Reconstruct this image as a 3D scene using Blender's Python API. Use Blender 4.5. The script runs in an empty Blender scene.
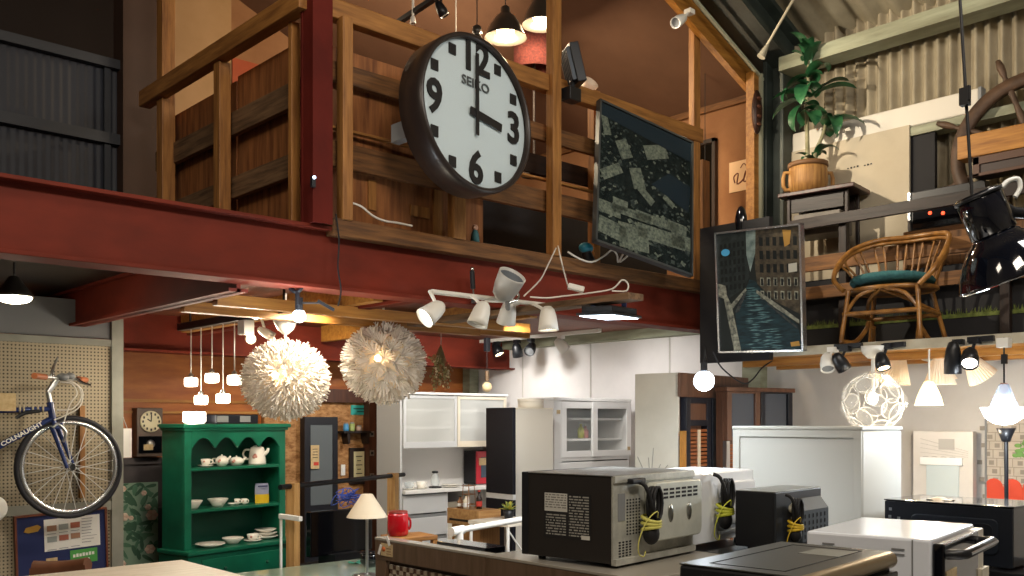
import bpy, math, random
from mathutils import Vector, Matrix, Euler
R = random.Random(7)
PI = math.pi
S = bpy.context.scene
COL = S.collection
V = Vector

# ---------------------------------------------------------------- camera
F, CX, CY, H = 940.0, 512.0, 421.0, 1.65          # focal length in pixels, level camera with vertical shift
A47 = math.radians(47.0)
SN, CS = math.sin(A47), math.cos(A47)
cam_d = bpy.data.cameras.new('camera')
cam = bpy.data.objects.new('camera', cam_d)
COL.objects.link(cam)
cam.location = (0, 0, H)
cam.rotation_euler = (PI / 2, 0, -math.radians(43.0))
cam_d.sensor_width = 36.0
cam_d.lens = F / 1024.0 * 36.0
cam_d.shift_y = (CY - 288.0) / 1024.0
cam_d.clip_start = 0.05
S.camera = cam

# ---------------------------------------------------------------- world and exposure
S.view_settings.view_transform = 'Standard'
S.view_settings.look = 'None'
S.view_settings.gamma = 1.0
S.view_settings.use_curve_mapping = False
S.view_settings.exposure = 0.0
wd = bpy.data.worlds.new('world')
S.world = wd
wd.use_nodes = True
bg = wd.node_tree.nodes['Background']
bg.inputs[0].default_value = (0.75, 0.85, 1.0, 1)
bg.inputs[1].default_value = 0.03


def lamp(name, kind, loc, energy, color=(1, 1, 1), size=0.1, target=None, spot=None, blend=0.4, size_y=None):
    d = bpy.data.lights.new(name, kind)
    d.energy = energy
    d.color = color
    if kind == 'AREA':
        d.size = size
        if size_y:
            d.shape = 'RECTANGLE'
            d.size_y = size_y
    else:
        d.shadow_soft_size = size
    if kind == 'SPOT':
        d.spot_size = math.radians(spot)
        d.spot_blend = blend
    o = bpy.data.objects.new(name, d)
    COL.objects.link(o)
    o.location = loc
    if target is not None:
        o.rotation_euler = (V(target) - V(loc)).to_track_quat('-Z', 'Y').to_euler()
    return o


WARM = (1.0, 0.78, 0.52)
SOFT = (1.0, 0.87, 0.68)
COOL = (0.86, 0.94, 1.0)
# shop ceiling lamps behind and above the camera
lamp('shop_ceiling_lamp', 'AREA', (1.2, 0.2, 4.3), 85, (1.0, 0.86, 0.70), 1.2, (2.6, 4.0, 2.2), size_y=0.5)
lamp('shop_ceiling_lamp', 'AREA', (3.6, 0.2, 4.4), 50, (1.0, 0.95, 0.88), 1.2, (4.6, 3.0, 0.6), size_y=0.5)
lamp('shop_ceiling_lamp', 'AREA', (-0.4, 2.4, 4.4), 32, (1.0, 0.86, 0.70), 1.2, (2.0, 5.0, 1.5), size_y=0.5)


# ---------------------------------------------------------------- pixel <-> place helpers
def P(px, py, Y):
    X = (px - CX) / F * Y
    return V((X * SN + Y * CS, -X * CS + Y * SN, H + (CY - py) / F * Y))


def Pu(px, py, u):
    r = (px - CX) / F
    return P(px, py, u / (CS + SN * r))


def Pv(px, py, v):
    r = (px - CX) / F
    return P(px, py, v / (SN - CS * r))


def Pz(px, py, z):
    return P(px, py, (z - H) * F / (CY - py))


def frame(o, x, z):
    """matrix with local x along x, local z near z, y = z cross x"""
    x = V(x).normalized()
    z = V(z)
    y = z.cross(x).normalized()
    z = x.cross(y).normalized()
    m = Matrix((x, y, z)).transposed().to_4x4()
    m.translation = V(o)
    return m


# ---------------------------------------------------------------- mesh builder
class MB:
    def __init__(s):
        s.v, s.f, s.mi, s.sm = [], [], [], []
        s.m = None
        s.k = 0

    def add(s, vs, fs, M=None, smooth=False):
        o = len(s.v)
        for q in vs:
            q = V(q)
            if M is not None:
                q = M @ q
            if s.m is not None:
                q = s.m @ q
            s.v.append(q)
        for q in fs:
            s.f.append([i + o for i in q])
            s.mi.append(s.k)
            s.sm.append(smooth)
        return s

    def box(s, a, b, M=None):
        x0, y0, z0 = [min(a[i], b[i]) for i in range(3)]
        x1, y1, z1 = [max(a[i], b[i]) for i in range(3)]
        vs = [(x0, y0, z0), (x1, y0, z0), (x1, y1, z0), (x0, y1, z0), (x0, y0, z1), (x1, y0, z1), (x1, y1, z1), (x0, y1, z1)]
        return s.add(vs, [(0, 3, 2, 1), (4, 5, 6, 7), (0, 1, 5, 4), (1, 2, 6, 5), (2, 3, 7, 6), (3, 0, 4, 7)], M)

    def ring(s, x0, x1, z0, z1, y0, y1, l, r, bt, tp):
        """door frame in the x,z plane: stiles l and r, rails bt and tp"""
        s.box((x0, y0, z0), (x0 + l, y1, z1)).box((x1 - r, y0, z0), (x1, y1, z1))
        return s.box((x0 + l, y0, z0), (x1 - r, y1, z0 + bt)).box((x0 + l, y0, z1 - tp), (x1 - r, y1, z1))

    def cbox(s, c, d, M=None):
        return s.box([c[i] - d[i] / 2 for i in range(3)], [c[i] + d[i] / 2 for i in range(3)], M)

    def bar(s, p, q, w, h, up=(0, 0, 1)):
        """rectangular bar from p to q, width w across, height h along up"""
        p, q = V(p), V(q)
        x = q - p
        m = frame(p, x, up)
        return s.box((0, -w / 2, -h / 2), (x.length, w / 2, h / 2), m)

    def cyl(s, p, q, r, r2=None, n=12, caps=True):
        p, q = V(p), V(q)
        r2 = r if r2 is None else r2
        d = (q - p).normalized()
        a = d.orthogonal().normalized()
        b = d.cross(a)
        vs = []
        for c, rr in ((p, r), (q, r2)):
            for i in range(n):
                t = 2 * PI * i / n
                vs.append(c + (a * math.cos(t) + b * math.sin(t)) * rr)
        s.add(vs, [(i, (i + 1) % n, n + (i + 1) % n, n + i) for i in range(n)], None, True)
        if caps:
            if r > 1e-5:
                s.add(vs[:n], [tuple(range(n))[::-1]])
            if r2 > 1e-5:
                s.add(vs[n:], [tuple(range(n))])
        return s

    def tube(s, pts, r, n=6, closed=False, sub=0):
        pts = [V(p) for p in pts]
        if sub:
            pts = spline(pts, sub, closed)
        N = len(pts)
        rr = r if isinstance(r, (list, tuple)) else [r] * N
        if len(rr) != N:
            rr = [rr[0] + (rr[-1] - rr[0]) * i / (N - 1) for i in range(N)]
        vs, ref = [], None
        for i, p in enumerate(pts):
            if closed:
                d = pts[(i + 1) % N] - pts[i - 1]
            else:
                d = pts[min(i + 1, N - 1)] - pts[max(i - 1, 0)]
            if d.length < 1e-9:
                d = V((0, 0, 1))
            d.normalize()
            if ref is None:
                ref = d.orthogonal().normalized()
            a = ref - d * ref.dot(d)
            if a.length < 1e-6:
                a = d.orthogonal()
            a.normalize()
            ref = a
            b = d.cross(a)
            for j in range(n):
                t = 2 * PI * j / n
                vs.append(p + (a * math.cos(t) + b * math.sin(t)) * rr[i])
        fs = []
        for i in range(N if closed else N - 1):
            i2 = (i + 1) % N
            for j in range(n):
                j2 = (j + 1) % n
                fs.append((i * n + j, i * n + j2, i2 * n + j2, i2 * n + j))
        s.add(vs, fs, None, True)
        if not closed:
            s.add(vs[:n], [tuple(range(n))[::-1]])
            s.add(vs[-n:], [tuple(range(n))])
        return s

    def lathe(s, prof, M=None, n=24, smooth=True):
        vs, fs = [], []
        L = len(prof)
        for r, z in prof:
            for i in range(n):
                t = 2 * PI * i / n
                vs.append((r * math.cos(t), r * math.sin(t), z))
        for k in range(L - 1):
            for i in range(n):
                j = (i + 1) % n
                fs.append((k * n + i, k * n + j, (k + 1) * n + j, (k + 1) * n + i))
        return s.add(vs, fs, M, smooth)

    def ball(s, c, r, sc=(1, 1, 1), n=14, M=None):
        m = max(6, n * 2 // 3)
        prof = [(max(1e-4, math.sin(PI * k / m)) * r, -math.cos(PI * k / m) * r) for k in range(m + 1)]
        T = Matrix.Translation(V(c)) @ Matrix.Diagonal((sc[0], sc[1], sc[2], 1))
        return s.lathe(prof, (M @ T) if M is not None else T, n)

    def prism(s, pts, d, M=None):
        """polygon in local x,z extruded along +y by d"""
        n = len(pts)
        vs = [(x, 0, z) for x, z in pts] + [(x, d, z) for x, z in pts]
        fs = [tuple(range(n)), tuple(range(2 * n - 1, n - 1, -1))]
        fs += [(i, n + i, n + (i + 1) % n, (i + 1) % n) for i in range(n)]
        return s.add(vs, fs, M)

    def poly(s, pts, y=0.0, M=None):
        return s.add([(x, y, z) for x, z in pts], [tuple(range(len(pts)))], M)

    def sheet(s, fn, nu, nv, M=None, smooth=True):
        vs = [fn(i / nu, j / nv) for j in range(nv + 1) for i in range(nu + 1)]
        w = nu + 1
        return s.add(vs, [(j * w + i, j * w + i + 1, (j + 1) * w + i + 1, (j + 1) * w + i) for j in range(nv) for i in range(nu)], M, smooth)

    def text(s, t, size, M, ext=0.001, sx=1.0, bold=0.0):
        """lettering in local x (right), z (up), facing -y"""
        c = bpy.data.curves.new('t', 'FONT')
        c.body = t
        c.size = size
        c.align_x = 'CENTER'
        c.align_y = 'CENTER'
        c.extrude = ext
        c.offset = bold
        c.resolution_u = 3
        o = bpy.data.objects.new('t', c)
        COL.objects.link(o)
        dg = bpy.context.evaluated_depsgraph_get()
        me = bpy.data.meshes.new_from_object(o.evaluated_get(dg))
        vs = [(q.co.x * sx, -q.co.z, q.co.y) for q in me.vertices]
        s.add(vs, [tuple(q.vertices) for q in me.polygons], M)
        bpy.data.objects.remove(o)
        bpy.data.curves.remove(c)
        bpy.data.meshes.remove(me)
        return s


def spline(pts, sub, closed=False):
    out = []
    N = len(pts)
    rng = range(N) if closed else range(N - 1)
    for i in rng:
        if closed:
            p0, p1, p2, p3 = pts[i - 1], pts[i], pts[(i + 1) % N], pts[(i + 2) % N]
        else:
            p0, p1, p2, p3 = pts[max(i - 1, 0)], pts[i], pts[i + 1], pts[min(i + 2, N - 1)]
        for k in range(sub):
            t = k / sub
            out.append(0.5 * ((2 * p1) + (p2 - p0) * t + (2 * p0 - 5 * p1 + 4 * p2 - p3) * t * t + (3 * p1 - p0 - 3 * p2 + p3) * t ** 3))
    if not closed:
        out.append(pts[-1])
    return out


# ---------------------------------------------------------------- objects
MW = {}


def link(name, mb, mats, M, bevel=0.0):
    inv = M.inverted()
    me = bpy.data.meshes.new(name)
    me.from_pydata([inv @ q for q in mb.v], [], mb.f)
    for m in (mats if isinstance(mats, (list, tuple)) else [mats]):
        me.materials.append(m)
    me.polygons.foreach_set('material_index', mb.mi)
    me.polygons.foreach_set('use_smooth', mb.sm)
    me.update()
    o = bpy.data.objects.new(name, me)
    COL.objects.link(o)
    if bevel:
        b = o.modifiers.new('bevel', 'BEVEL')
        b.width = bevel
        b.segments = 2
        b.limit_method = 'ANGLE'
        b.angle_limit = math.radians(50)
    return o


def tag(o, label, cat, group=None, kind=None):
    if label:
        o['label'] = label
    if cat:
        o['category'] = cat
    if group:
        o['group'] = group
    if kind:
        o['kind'] = kind
    return o


def thing(name, label, cat, loc=(0, 0, 0), rz=0.0, group=None, M=None):
    o = bpy.data.objects.new(name, None)
    COL.objects.link(o)
    if M is None:
        M = Matrix.Translation(V(loc)) @ Matrix.Rotation(rz, 4, 'Z')
    o.matrix_world = M
    o.empty_display_size = 0.05
    MW[o] = M
    return tag(o, label, cat, group)


def part(name, mb, mats, parent, bevel=0.0, local=False, label=None, kind=None):
    """a part of a thing; mesh in world coordinates unless local"""
    M = MW[parent]
    o = link(name, mb, mats, Matrix.Identity(4) if local else M, bevel)
    o.parent = parent
    MW[o] = M
    return tag(o, label, None, None, kind)


def one(name, mb, mats, label, cat, group=None, bevel=0.0, kind=None):
    lo = [min(q[i] for q in mb.v) for i in range(3)]
    hi = [max(q[i] for q in mb.v) for i in range(3)]
    M = Matrix.Translation(((lo[0] + hi[0]) / 2, (lo[1] + hi[1]) / 2, lo[2]))
    o = link(name, mb, mats, M, bevel)
    o.matrix_world = M
    MW[o] = M
    return tag(o, label, cat, group, kind)


def struct(name, mb, mats, bevel=0.0):
    return one(name, mb, mats, None, None, None, bevel, 'structure')


def corner(xm, yt, yb, Y, yaw, xl, xr):
    """upright box seen on edge: x of its near vertical edge, top and bottom rows, depth, heading, outer rows.
    returns base matrix (x along right face, y along left face), width, depth, height, base z"""
    t = math.radians(yaw)
    X0 = (xm - CX) / F * Y
    rr, rl = (xr - CX) / F, (xl - CX) / F
    w = (rr * Y - X0) / (math.sin(t) - rr * math.cos(t))
    d = (rl * Y - X0) / (-math.cos(t) - rl * math.sin(t))
    zt = H + (CY - yt) / F * Y
    zb = H + (CY - yb) / F * Y
    p = P(xm, yb, Y)
    return Matrix.Translation(p) @ Matrix.Rotation(math.radians(47.0 - yaw), 4, 'Z'), w, d, zt - zb, zb


# ---------------------------------------------------------------- materials
def lin(h):
    h = h.lstrip('#')
    c = [int(h[i:i + 2], 16) / 255 for i in (0, 2, 4)]
    return tuple(x / 12.92 if x <= 0.04045 else ((x + 0.055) / 1.055) ** 2.4 for x in c) + (1,)


def mat(name, c, r=0.5, m=0.0, c2=None, sc=6.0, st=(1, 1, 1), bump=0.0, emit=0.0, trans=0.0, ior=1.45, alpha=1.0, coat=0.0, lo=0.35, hi=0.7, ec=None, detail=5.0, spec=0.5, sss=0.0):
    M = bpy.data.materials.new(name)
    M.use_nodes = True
    nt = M.node_tree
    b = nt.nodes['Principled BSDF']
    I = b.inputs
    I['Base Color'].default_value = lin(c)
    I['Roughness'].default_value = r
    I['Metallic'].default_value = m
    I['Transmission Weight'].default_value = trans
    I['IOR'].default_value = ior
    I['Alpha'].default_value = alpha
    I['Coat Weight'].default_value = coat
    I['Specular IOR Level'].default_value = spec
    if sss:
        I['Subsurface Weight'].default_value = sss
    if emit:
        I['Emission Color'].default_value = lin(ec or c)
        I['Emission Strength'].default_value = emit
    if c2 or bump:
        tc = nt.nodes.new('ShaderNodeTexCoord')
        mp = nt.nodes.new('ShaderNodeMapping')
        mp.inputs['Scale'].default_value = st
        nz = nt.nodes.new('ShaderNodeTexNoise')
        nz.inputs['Scale'].default_value = sc
        nz.inputs['Detail'].default_value = detail
        nz.inputs['Roughness'].default_value = 0.6
        nt.links.new(tc.outputs['Object'], mp.inputs[0])
        nt.links.new(mp.outputs[0], nz.inputs['Vector'])
        if c2:
            cr = nt.nodes.new('ShaderNodeValToRGB')
            cr.color_ramp.elements[0].position = lo
            cr.color_ramp.elements[1].position = hi
            cr.color_ramp.elements[0].color = lin(c2)
            cr.color_ramp.elements[1].color = lin(c)
            nt.links.new(nz.outputs[0], cr.inputs[0])
            nt.links.new(cr.outputs[0], I['Base Color'])
        if bump:
            bp = nt.nodes.new('ShaderNodeBump')
            bp.inputs['Strength'].default_value = bump
            bp.inputs['Distance'].default_value = 0.01
            nt.links.new(nz.outputs[0], bp.inputs['Height'])
            nt.links.new(bp.outputs[0], I['Normal'])
    return M


def wood(name, c, c2, axis='x', r=0.55, sc=3.0):
    st = {'x': (1.2, 14, 14), 'y': (14, 1.2, 14), 'z': (14, 14, 1.2)}[axis]
    return mat(name, c, r, 0, c2, sc, st, 0.15, lo=0.3, hi=0.68)


def glow(name, c, e):
    return mat(name, c, 0.5, emit=e)


m = {}
for ax in 'xyz':
    m['pine_' + ax] = wood('pine_' + ax, 'a9763c', '744a22', ax)
    m['oldwood_' + ax] = wood('oldwood_' + ax, '80572f', '462d19', ax, 0.7)
    m['grey_wood_' + ax] = wood('grey_wood_' + ax, '7c5f42', '473321', ax, 0.75)
    m['dark_wood_' + ax] = wood('dark_wood_' + ax, '2c1e18', '150e0b', ax, 0.5)
    m['orange_wood_' + ax] = wood('orange_wood_' + ax, 'b07b36', '84541f', ax, 0.5)
m['ply'] = wood('plywood', 'a0683a', '64391c', 'z', 0.65, 2.2)
m['red_steel'] = mat('red_oxide_steel', '7a2c1b', 0.65, 0.0, '581f12', 2.2, (1, 1, 2), 0.05, lo=0.3, hi=0.75, spec=0.25)
m['red_dark'] = mat('red_oxide_column', '6a2219', 0.7, 0.0, '501812', 3, (1, 1, 0.6), spec=0.2)
m['green_steel'] = mat('grey_green_steel', '414a45', 0.5, 0.0, '2a312f', 4)
m['pale_steel'] = mat('pale_green_paint', '9a9e86', 0.6, 0, '74735c', 5, (1, 0.4, 3))
m['white_wall'] = mat('white_painted_board', 'e6e3e0', 0.85, 0, 'd6d2d0', 1.5)
m['grey_wall'] = mat('grey_white_panel', 'c9c5bf', 0.85, 0, 'b9b4ad', 1.6)
m['brown_wall'] = mat('brown_plaster', '8f6847', 0.9, 0, '80593a', 3)
m['brown_ceil'] = mat('brown_ceiling_board', '624633', 0.9, 0, '553b2a', 2)
m['concrete'] = mat('concrete_floor', '8a867e', 0.7, 0, '6d6961', 2)
m['black'] = mat('black_plastic', '15161a', 0.4)
m['gloss_black'] = mat('gloss_black', '0b0c11', 0.12, coat=0.6)
m['matt_black'] = mat('matt_black', '141316', 0.75)
m['navy_black'] = mat('navy_black_panel', '14161f', 0.45)
m['white'] = mat('white_paint', 'e4e3df', 0.45)
m['white_gloss'] = mat('white_enamel', 'e8ebee', 0.25, coat=0.2)
m['cream'] = mat('cream_paint', 'd9d0bd', 0.6)
m['grey'] = mat('mid_grey_plastic', '7b7d7e', 0.5)
m['steel'] = mat('bare_steel', 'b9bab4', 0.28, 1.0, '95978f', 9)
m['chrome'] = mat('chrome', 'd8d9da', 0.12, 1.0)
m['alu'] = mat('brushed_aluminium', 'c6c9cc', 0.3, 1.0)
m['wire_black'] = mat('black_cable', '121214', 0.6)
m['wire_white'] = mat('white_cable', 'd5d0c6', 0.55)
m['paper'] = mat('tag_paper', 'cdb78e', 0.8, 0, 'b79d72', 40)
m['white_paper'] = mat('white_paper', 'e6e4de', 0.85)
m['glass'] = mat('clear_glass', 'ffffff', 0.03, trans=1.0, ior=1.45)
m['bulb_cool'] = glow('lit_bulb_cool', 'e6f2ff', 14)
m['bulb_warm'] = glow('lit_bulb_warm', 'ffd9a0', 14)
m['bulb_white'] = glow('lit_bulb_white', 'fff1d8', 12)
m['ceramic'] = mat('white_ceramic', 'ece8de', 0.2, coat=0.4)
m['brass'] = mat('brass', 'b08a4a', 0.3, 1.0)
m['red_print'] = mat('red_ink', 'b5382c', 0.7)
m['black_ink'] = mat('black_ink', '1c1c1e', 0.7)
# ================================================================ THE SETTING
UW, VB = 6.4, 7.47            # right wall, back wall
EZ, SL = 4.34, 0.40           # eave height and roof pitch


def roof_z(u):
    return EZ + SL * (UW - u)


b = MB().box((-3, -2, -0.1), (UW + 0.2, VB + 0.2, 0))
struct('floor', b, m['concrete'])

# back wall: orange board above a dark wainscot
m['orange_ply'] = mat('varnished_orange_board', 'b06a2e', 0.45, 0, '874518', 2.2, (1, 1, 5), 0.05)
b = MB().box((-3, VB, 0), (UW, VB + 0.1, 2.5))
struct('wall_back', b, m['orange_ply'])
b = MB()
for z in (1.71, 1.80):
    b.box((1.9, VB - 0.025, z), (4.1, VB, z + 0.022))
struct('trim_1', b, m['orange_wood_x'])
b = MB().box((2.0, VB - 0.03, 0), (3.3, VB, 1.31))
b.box((2.0, VB - 0.05, 1.31), (3.3, VB, 1.36))
b.box((2.0, VB - 0.05, 0.93), (3.3, VB, 0.96))
struct('trim_2', b, mat('dark_wainscot', '4a4547', 0.5, 0, '3d383a', 4))
# oriented strand board behind the shop door, dark door post and lintel
m['strand_board'] = mat('strand_board', 'b58858', 0.7, 0, '7e5228', 16, (1, 1, 2.2), 0.1, lo=0.35, hi=0.62)
b = MB().box((3.98, VB - 0.06, 0), (5.15, VB - 0.005, 1.86))
struct('trim_3', b, m['strand_board'])
b = MB().box((5.0, VB - 0.16, 0), (5.22, VB - 0.01, 1.93))
b.box((3.95, VB - 0.12, 1.82), (5.22, VB - 0.01, 1.94))
struct('trim_4', b, mat('brown_door_post', '54301f', 0.45, 0, '3d2115', 4, (8, 8, 1)))
# upper back wall inside the loft
b = MB().box((2.74, VB, 2.5), (UW, VB + 0.1, 6.0))
struct('wall_loft_back', b, m['brown_wall'])
# dark translucent sheet wall at the upper left, with rails
b = MB()
n = 220
b.sheet(lambda s, t: (-1.6 + 3.95 * s, 6.36 + 0.003 * math.sin(s * n * 2.2), 2.62 + 1.40 * t), n * 2, 1)
struct('wall_left_upper', b, mat('dark_corrugated_sheet', '2a2f3a', 0.6, 0, '222630', 3))
b = MB()
for z0, z1 in ((3.97, 4.03), (3.47, 3.54)):
    b.box((-1.6, 6.30, z0), (2.36, 6.35, z1))
b.box((2.25, 6.33, 2.6), (2.29, 6.355, 3.97))
struct('trim_5', b, mat('blue_grey_rail', '2d3138', 0.55))
b = MB().box((2.34, 6.25, 2.5), (2.66, 6.42, 6.0))
struct('trim_6', b, mat('dark_brown_board', '3f2b21', 0.7, 0, '35241b', 3))
b = MB().box((-3, 7.30, 2.58), (2.74, 7.40, 6.6))
struct('wall_left_far', b, mat('dark_far_board', '170f0d', 0.9))  # near-black, extended in place of the brown wall to keep the corner dark

# right wall: white boards below, corrugated sheet above
b = MB().box((UW, 4.12, 0), (UW + 0.1, VB, 2.5))
struct('wall_right_back', b, m['white_wall'])
b = MB()
for v in (4.9, 5.8, 6.7):
    b.box((UW - 0.006, v, 0), (UW, v + 0.012, 2.42))
struct('trim_7', b, m['grey_wall'])
b = MB().box((UW, -2, 0), (UW + 0.1, 4.0, 2.2))
struct('wall_right', b, m['grey_wall'])
m['corr'] = mat('corrugated_cement_sheet', 'ada28a', 0.85, 0, '8c816b', 3.0, (2, 2, 1), 0.05)


def corr_wall(s, t):
    v = -2 + 6.0 * s
    return (UW + 0.06 + 0.026 * math.sin(v * 2 * PI / 0.082), v, 2.0 + 2.6 * t)


b = MB().sheet(corr_wall, 900, 1)
struct('wall_right_upper', b, m['corr'])
m['corr_roof'] = mat('corrugated_roof_sheet', 'a39a83', 0.85, 0, '857c67', 3.0, (1, 2, 1), 0.05)


def corr_roof(s, t):
    v = -2 + 9.6 * s
    u = UW + 0.3 - 9.8 * t
    return (u, v, roof_z(u) + 0.20 + 0.03 * math.sin(v * 2 * PI / 0.2))


b = MB().sheet(corr_roof, 620, 2)
struct('ceiling_roof', b, m['corr_roof'])
# eave purlins along the wall head
b = MB()
b.box((UW - 0.28, -2, EZ - 0.13), (UW - 0.10, 3.70, EZ - 0.03))
b.box((UW - 0.04, -2, EZ - 0.06), (UW + 0.06, 3.70, EZ + 0.02))
b.box((UW - 1.55, -2, roof_z(UW - 1.5) + 0.06), (UW - 1.48, 3.65, roof_z(UW - 1.5) + 0.2))
struct('trim_8', b, m['pale_steel'])
# horizontal pale sheeting rail and the white batten light cover above the board
b = MB().box((UW - 0.10, 0.9, 3.575), (UW + 0.02, 3.68, 3.635))
struct('trim_9', b, m['pale_steel'])
# portal frame column and rafter
b = MB()
b.box((UW - 0.22, 3.70, 2.2), (UW + 0.04, 3.73, EZ + 0.05))
b.box((UW - 0.22, 3.84, 2.2), (UW + 0.04, 3.87, EZ + 0.05))
b.box((UW - 0.13, 3.73, 2.2), (UW - 0.09, 3.84, EZ + 0.05))
struct('trim_10', b, m['green_steel'], 0.004)
b = MB()
for dz0, dz1, v0, v1 in ((-0.13, -0.09, 3.68, 3.86), (0.13, 0.17, 3.68, 3.86), (-0.10, 0.14, 3.76, 3.79)):
    p = V((UW + 0.05, (v0 + v1) / 2, EZ + (dz0 + dz1) / 2 + 0.02))
    q = p + V((-4.5, 0, 4.5 * SL))
    b.bar(p, q, v1 - v0, dz1 - dz0)
struct('trim_11', b, m['green_steel'])
b = MB()
p = V((UW - 0.15, 3.87, EZ - 0.16))
b.bar(p, p + V((-4.3, 0, 4.3 * SL)), 0.02, 0.02)
b.box((UW - 0.27, 3.85, 2.5), (UW - 0.245, 3.88, EZ - 0.1))
struct('trim_12', b, mat('pale_edge_bead', 'a9ab93', 0.6))

# loft: inner wall, sloped ceiling, floor
b = MB().box((UW, 4.08, 2.5), (UW + 0.08, VB, 4.3))
struct('wall_loft_right', b, m['brown_wall'])
b = MB()
p = V((UW + 0.05, (4.06 + VB) / 2, 4.20))
b.bar(p, p + V((-4.2, 0, 4.2 * SL)), VB - 4.06, 0.04)
struct('ceiling_loft', b, m['brown_ceil'])
b = MB().bar((UW - 0.02, 4.1, 4.185), (UW - 0.02, VB, 4.185), 0.03, 0.05)
struct('trim_13', b, m['oldwood_y'])
b = MB()
p = V((UW - 0.22, 3.98, 4.21))
b.bar(p, p + V((-3.9, 0, 3.9 * SL)), 0.05, 0.14)
b.box((UW - 0.33, 3.875, 2.62), (UW - 0.22, 3.945, 4.25))
struct('trim_14', b, m['orange_wood_x'])
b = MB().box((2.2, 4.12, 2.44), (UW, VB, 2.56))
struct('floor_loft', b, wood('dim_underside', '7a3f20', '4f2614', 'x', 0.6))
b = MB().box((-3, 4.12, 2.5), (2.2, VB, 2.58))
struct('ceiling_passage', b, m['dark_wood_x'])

# the red girder along the loft front and the beams behind it
b = MB()
b.box((-2.2, 4.0, 2.30), (UW - 0.05, 4.16, 2.318))
b.box((-2.2, 4.0, 2.592), (UW - 0.05, 4.16, 2.61))
b.box((-2.2, 4.055, 2.31), (UW - 0.05, 4.072, 2.60))
struct('trim_15', b, m['red_steel'], 0.003)


def beam_y(u, v0, v1, z0, z1, w=0.15):
    b = MB()
    b.box((u - w / 2, v0, z0), (u + w / 2, v1, z0 + 0.016))
    b.box((u - w / 2, v0, z1 - 0.016), (u + w / 2, v1, z1))
    b.box((u - 0.01, v0, z0), (u + 0.01, v1, z1))
    return b


struct('trim_16', beam_y(2.10, 4.16, VB, 2.265, 2.50, 0.10), m['red_steel'])
struct('trim_23', beam_y(3.1, 4.16, VB, 2.30, 2.44, 0.08), m['red_steel'])
struct('trim_17', beam_y(0.95, 4.16, VB, 2.265, 2.50), m['red_steel'])
b = MB().box((2.0, 6.9, 2.16), (UW, 6.94, 2.44))
b.box((2.0, 6.82, 2.16), (UW, 7.02, 2.176))
struct('trim_18', b, m['red_steel'])
# joists hung under the loft floor
b = MB()
for v, u0, u1, z in ((4.62, 2.2, 4.45, 2.25), (5.02, 2.2, 4.35, 2.25), (5.5, 3.3, 5.3, 2.32)):
    b.box((u0, v - 0.03, z), (u1, v + 0.03, z + 0.06))
for u in (3.0, 4.2):
    b.box((u - 0.03, 4.3, 2.31), (u + 0.03, 6.8, 2.44))
struct('trim_19', b, m['orange_wood_x'])
b = MB().box((UW - 0.1, 4.2, 2.36), (UW, 6.9, 2.44))
b.box((UW - 0.14, VB - 0.12, 0), (UW - 0.02, VB - 0.01, 2.44))
b.box((UW - 0.10, 3.97, 0), (UW, 4.13, 2.3))
struct('trim_20', b, m['pale_steel'])
# red column standing on the girder
b = MB()
c = Pv(318, 225, 4.0)
b.box((c.x - 0.055, 3.955, 2.61), (c.x + 0.055, 3.97, 5.6))
b.box((c.x - 0.055, 4.055, 2.61), (c.x + 0.055, 4.07, 5.6))
b.box((c.x - 0.05, 3.97, 2.61), (c.x - 0.035, 4.055, 5.6))
struct('trim_21', b, m['red_dark'])
UC = c.x
# remaining shell behind the camera
b = MB().box((-3.1, -2, 0), (-3, VB, 8))
struct('wall_left', b, m['grey_wall'])
b = MB().box((-3, -2.1, 0), (UW, -2, 8))
struct('wall_front', b, m['grey_wall'])

# ---------------------------------------------------------------- railing at the left end of the loft
t = thing('loft_railing', 'old timber railing of planks and posts left of the red column', 'railing', (2.4, 4.9, 2.56))
UL = 2.4
part('handrail', MB().bar((UL - 0.02, 4.02, 3.70), (UL - 0.02, 6.0, 3.70), 0.075, 0.10), m['pine_y'], t, 0.006)
part('post', MB().cbox((UL + 0.02, 5.76, 3.9), (0.085, 0.085, 2.6)), m['pine_z'], t, 0.004)
part('post', MB().cbox((UL, 4.95, 3.1), (0.07, 0.075, 1.10)), m['pine_z'], t, 0.004)
part('post', MB().cbox((UL + 0.02, 4.2, 3.1), (0.05, 0.035, 1.10)), m['pine_z'], t, 0.004)
part('plank', MB().box((UL + 0.05, 4.1, 3.255), (UL + 0.085, 6.0, 3.385)), m['grey_wood_y'], t, 0.004)
part('plank', MB().box((UL + 0.05, 4.1, 2.90), (UL + 0.085, 6.0, 3.02)), m['grey_wood_y'], t, 0.004)
part('sill', MB().box((UL - 0.04, 4.1, 2.56), (UL + 0.06, 5.8, 2.63)), m['oldwood_y'], t, 0.004)
part('backing_panel', MB().box((UL + 0.12, 4.15, 2.6), (UL + 0.14, 5.0, 3.62)), m['ply'], t)
part('backing_panel', MB().box((UL + 0.12, 5.02, 2.6), (UL + 0.14, 6.02, 3.60)), m['ply'], t)
# boards stored behind it
b = MB().box((3.02, 7.3, 2.56), (3.62, 7.34, 5.2))
one('stored_board', b, mat('beige_board', 'a58560', 0.7, 0, '95764f', 2), 'tall beige board standing in the loft behind the left railing', 'board')
b = MB().box((3.66, 7.36, 2.56), (4.4, 7.40, 4.7))
one('stored_board', b, mat('red_brown_board', 'a8502a', 0.5, 0, '8f3f20', 2), 'glossy red-brown board behind the left railing, lit orange', 'board')

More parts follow.
